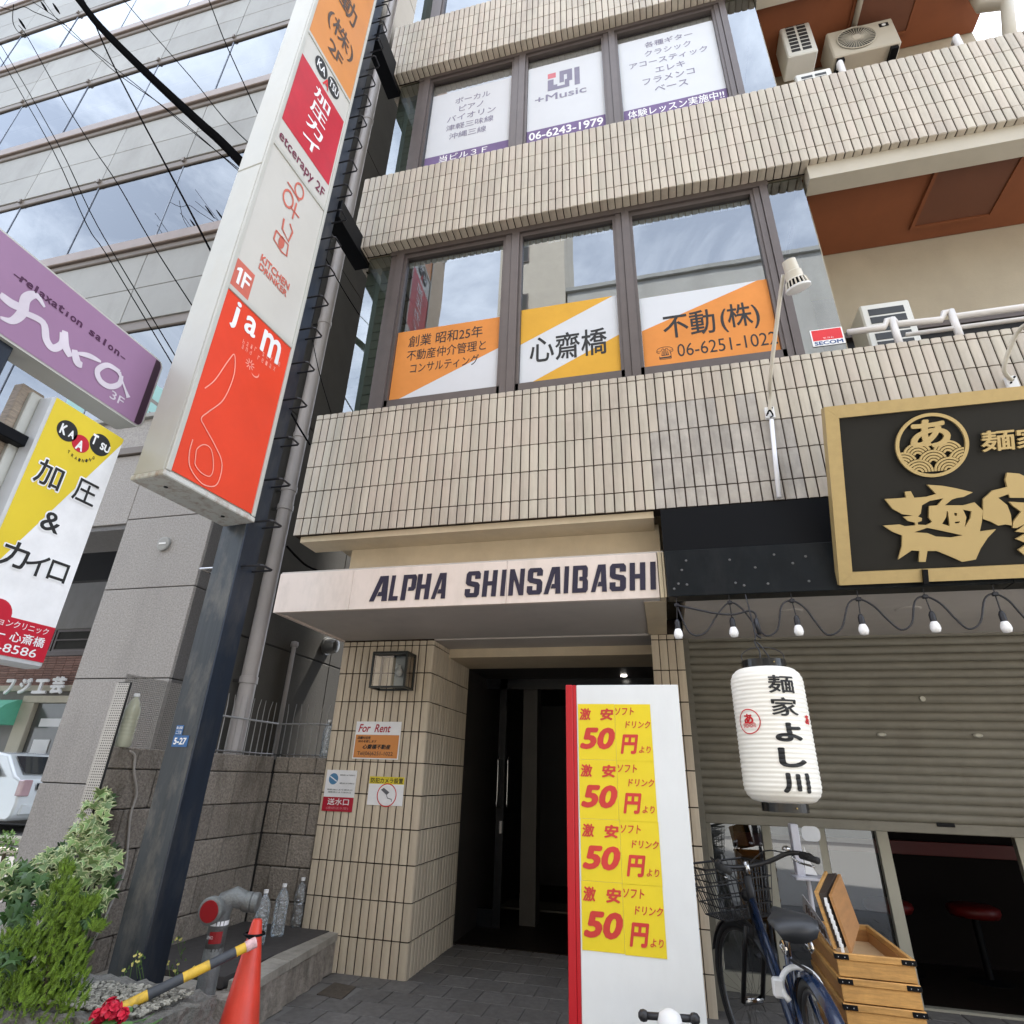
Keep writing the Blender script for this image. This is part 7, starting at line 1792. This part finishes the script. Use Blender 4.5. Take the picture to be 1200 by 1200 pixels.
def slabq(name, Pn, th, m, par=None):
    """board from 4 corners, given thickness vector"""
    B = MB(); P = [Vector(p) for p in Pn]; B.add(P+[p+th for p in P], [(0, 1, 2, 3), (7, 6, 5, 4), (0, 4, 5, 1), (1, 5, 6, 2), (2, 6, 7, 3), (3, 7, 4, 0)]); return B.build(name, m, par)
mb_ = thing('menu_box', 'open wooden menu case with dark spine leaning in the top crate', 'menu', CU0)
za_ = ctop-.06
Nb = PY(977, 1112, 3.23); Nt = PY(954, 1045, 3.25); Ft_ = PY(966, 1021, 3.52); Fb = Nb+(Ft_-Nt); thx = Vector((.012, 0, .002))
slabq('left_leaf', [Nb, Nt, Ft_, Fb], thx, m_wood, mb_)
sh2 = Vector((.055, -.01, -.008)); slabq('gap', [Nb+thx*1.05+Vector((0, .012, 0)), Nt+thx*1.05+Vector((0, .012, -.01)), Ft_+thx*1.05+Vector((0, -.01, -.01)), Fb+thx*1.05], Vector((.038, .0, .004)), mat('gap_shade', (.035, .025, .02), r=.5), mb_)  # dark slab filling the gap between the leaves, its shade put into the colour
slabq('right_leaf', [Nb+sh2, Nt+sh2, Ft_+sh2, Fb+sh2], thx, m_woodd, mb_)
B = MB()
for k in range(9):
    t = .08+k*.1; p = (Nb+sh2*.62).lerp(Nt+sh2*.62, t); B.bbox(p.x-.006, p.x+.006, p.y-.012, p.y-.006, p.z-.02, p.z+.012, .001)
B.build('paper_tag', m_white, mb_, kind='stuff')
mc_ = thing('laminated_menu', 'grey laminated menu sheets tucked behind the left side of the crate stack', 'menu', CU0)
P0, P1, P2, P3_ = PY(973, 1108, 3.28), PY(941, 1066, 3.75), PY(940, 1048, 3.75), PY(966, 1085, 3.28)
slabq('sheet', [P0, P1, P2, P3_], Vector((.004, 0, 0)), mat('laminate', (.38, .36, .36), r=.2, var=.25, ns=30), mc_)
B = MB()
for k in range(7):
    t = .08+.12*k; a = P0.lerp(P1, t); b = P3_.lerp(P2, t); B.tube([a.lerp(b, .2)+Vector((-.003, -.002, 0)), a.lerp(b, .7)+Vector((-.003, -.002, 0))], .004, 4)
B.build('print', m_ink, mc_, kind='stuff')

# sanitiser stand
ss = thing('sanitiser_stand', 'pale acrylic hand sanitiser stand with a rounded head and small shelf', 'stand', (.85, 4.3, 0))
m_acr = mat('pale_acrylic', (.55, .55, .60), r=.25, var=.05); YS_ = 4.3
p0 = PY(947, 1032, YS_); B = MB(); B.tube([(p0.x, YS_, 0), (p0.x, YS_, p0.z)], .014, 10); B.build('pole', m_acr, ss)
B = MB(); B.lathe([(.14, 0), (.14, .012)], (p0.x, YS_, 0), 24); B.build('foot', m_acr, ss)
a, b = PY(929, 1023, YS_), PY(966, 1030, YS_); B = MB(); B.bbox(a.x, b.x, YS_-.10, YS_+.10, b.z-.004, b.z+.008, .002); B.build('shelf', m_acr, ss)
a, b = PY(931, 966, YS_), PY(944, 1024, YS_); B = MB(); B.bbox(b.x-.045, b.x, YS_+.0, YS_+.09, b.z-.02, a.z, .004); B.build('back_plate', m_acr, ss)
Fs = FY(0, YS_+.02, 0); B = MB(); P = [Fs.uv(*q_) for q_ in ((944, 1024), (958, 1026), (948, 1008), (942, 992))]; B.prism(P, Fs, -.003, .003); B.build('gusset', m_white, ss)
c = Fs.uv(950, 977); B = MB(); B.prism(rrect(c[0]-.052, c[0]+.052, c[1]-.04, c[1]+.04, .03), Fs, -.004, .006); B.build('head', mat('head_grey', (.55, .56, .57), r=.3), ss)

# kick scooter at the bottom edge
ks = thing('kick_scooter', 'white child scooter column with black T-bar grips in front of the white board', 'scooter', (.0, 2.95, 0))
c = PY(785, 1193, 2.93); l_ = PY(754, 1190, 2.95); r_ = PY(814, 1194, 2.95)
B = MB(); B.tube([Vector((c.x, 2.95, .12)), c+Vector((0, .02, -.04)), c+Vector((0, .0, .005))], [.022, .045, .036], 16); B.build('column', m_white, ks, smooth=True)
B = MB(); B.lathe([(.047, -.05), (.05, -.02), (.040, .012), (.018, .026)], c, 18); B.build('column_cap', m_white, ks, smooth=True)
B = MB(); B.tube([l_, l_.lerp(r_, .5), r_], .013, 12); B.build('bar', m_bk, ks, smooth=True)
for e in (l_, r_):
    B = MB(); B.lathe([(.008, -.02), (.018, -.012), (.021, 0), (.018, .012), (.008, .02)], e, 12, Matrix.Rotation(pi/2, 3, 'Y')); B.build('grip_end', m_bk, ks, smooth=True)
B = MB(); B.bbox(c.x-.07, c.x+.07, 2.45, 2.97, .10, .125, .01); B.build('deck', m_bk, ks)
for y in (2.45, 3.02):
    B = MB(); B.lathe([(.03, -.018), (.062, -.018), (.066, 0), (.062, .018), (.03, .018)], (c.x, y, .066), 20, Matrix.Rotation(pi/2, 3, 'Y')); B.build('wheel', m_rub, ks, smooth=True)

# ------------------------------------------------------------------ buildings across the street, behind the camera
def block(name, lab, x0, x1, z1, Yf, m, wr, fl=3.1, depth=6, bands=False, wsz=1.5):
    t = thing(name, lab, 'building', ((x0+x1)/2, Yf, 0)); B = MB(); B.box(x0, x1, Yf-depth, Yf, 0, z1); B.build('wall', m, t)
    B = MB(); B.bbox(x0-.08, x1+.08, Yf-depth, Yf+.10, z1+.002, z1+.22, .02); B.build('parapet', m_conc, t)
    z = 3.6; fB = MB()
    while z+1.6 < z1:
        x = x0+.45
        while x+wr < x1-.2:
            B = MB(); B.box(x, x+wr, Yf+.002, Yf+.05, z, z+wsz); wf2 = B.build('window', m_frame, t)
            B = MB(); B.quad((x+wr-.05, Yf+.053, z+.05), (x+.05, Yf+.053, z+.05), (x+.05, Yf+.053, z+wsz-.05), (x+wr-.05, Yf+.053, z+wsz-.05)); B.build('pane', MATS['far_dark_glass'], wf2)
            x += wr+.6
        if bands: B = MB(); B.bbox(x0-.05, x1+.05, Yf+.003, Yf+.5, z-.55, z-.35, .02); B.build('balcony_slab', m_conc, t)
        z += fl
    return t
m_ob = mat('opposite_beige', (.52, .47, .39), r=.8, var=.06, grime=.25); m_og = mat('opposite_grey', (.45, .44, .41), r=.8, var=.06, grime=.3); m_obr = mat('opposite_brown', (.42, .34, .26), r=.8, var=.08)
block('opposite_building', 'tall narrow brown building across the street seen only in reflections', -9.8, -8.15, 22.5, -8, m_obr, 1.1, depth=2.2)
block('opposite_building', 'low pale building across the street seen only in reflections', -8.1, -4.9, 9.5, -8.4, m_ob, .9)
block('opposite_building', 'tall beige building across the street seen only in reflections', -4.85, -2.35, 24, -8, m_ob, .7, depth=2.5)
block('opposite_building', 'grey building with balcony ledges across the street seen only in reflections', -2.3, 6.2, 17.4, -8.2, m_og, 1.8, bands=True)
block('opposite_building', 'long low grey building across the street to the left, seen only in reflections', -30, -9.9, 6.2, -8.5, m_og, 1.6)
block('opposite_building', 'beige building across the street to the right, seen only in reflections', 6.4, 22, 7, -8.1, m_ob, 1.6)
B = MB(); B.box(-60, 60, -7.2, 1.7, -.0035, .0); setp(B.build('road', mat('pale_bounce_road', (.36, .34, .31), r=.85, var=.15, ns=30, bump=.3, bs=250)), kind='structure')  # out-of-view road made pale to bounce light up onto soffits and pillars
# ground ---------------------------------------------------------
B = MB(); B.quad((-80, -60, -.004), (80, -60, -.004), (80, 90, -.004), (-80, 90, -.004)); B.build('ground', mat('asphalt', (.16, .155, .15), r=.85, var=.15, ns=30, bump=.3, bs=300), kind='structure')
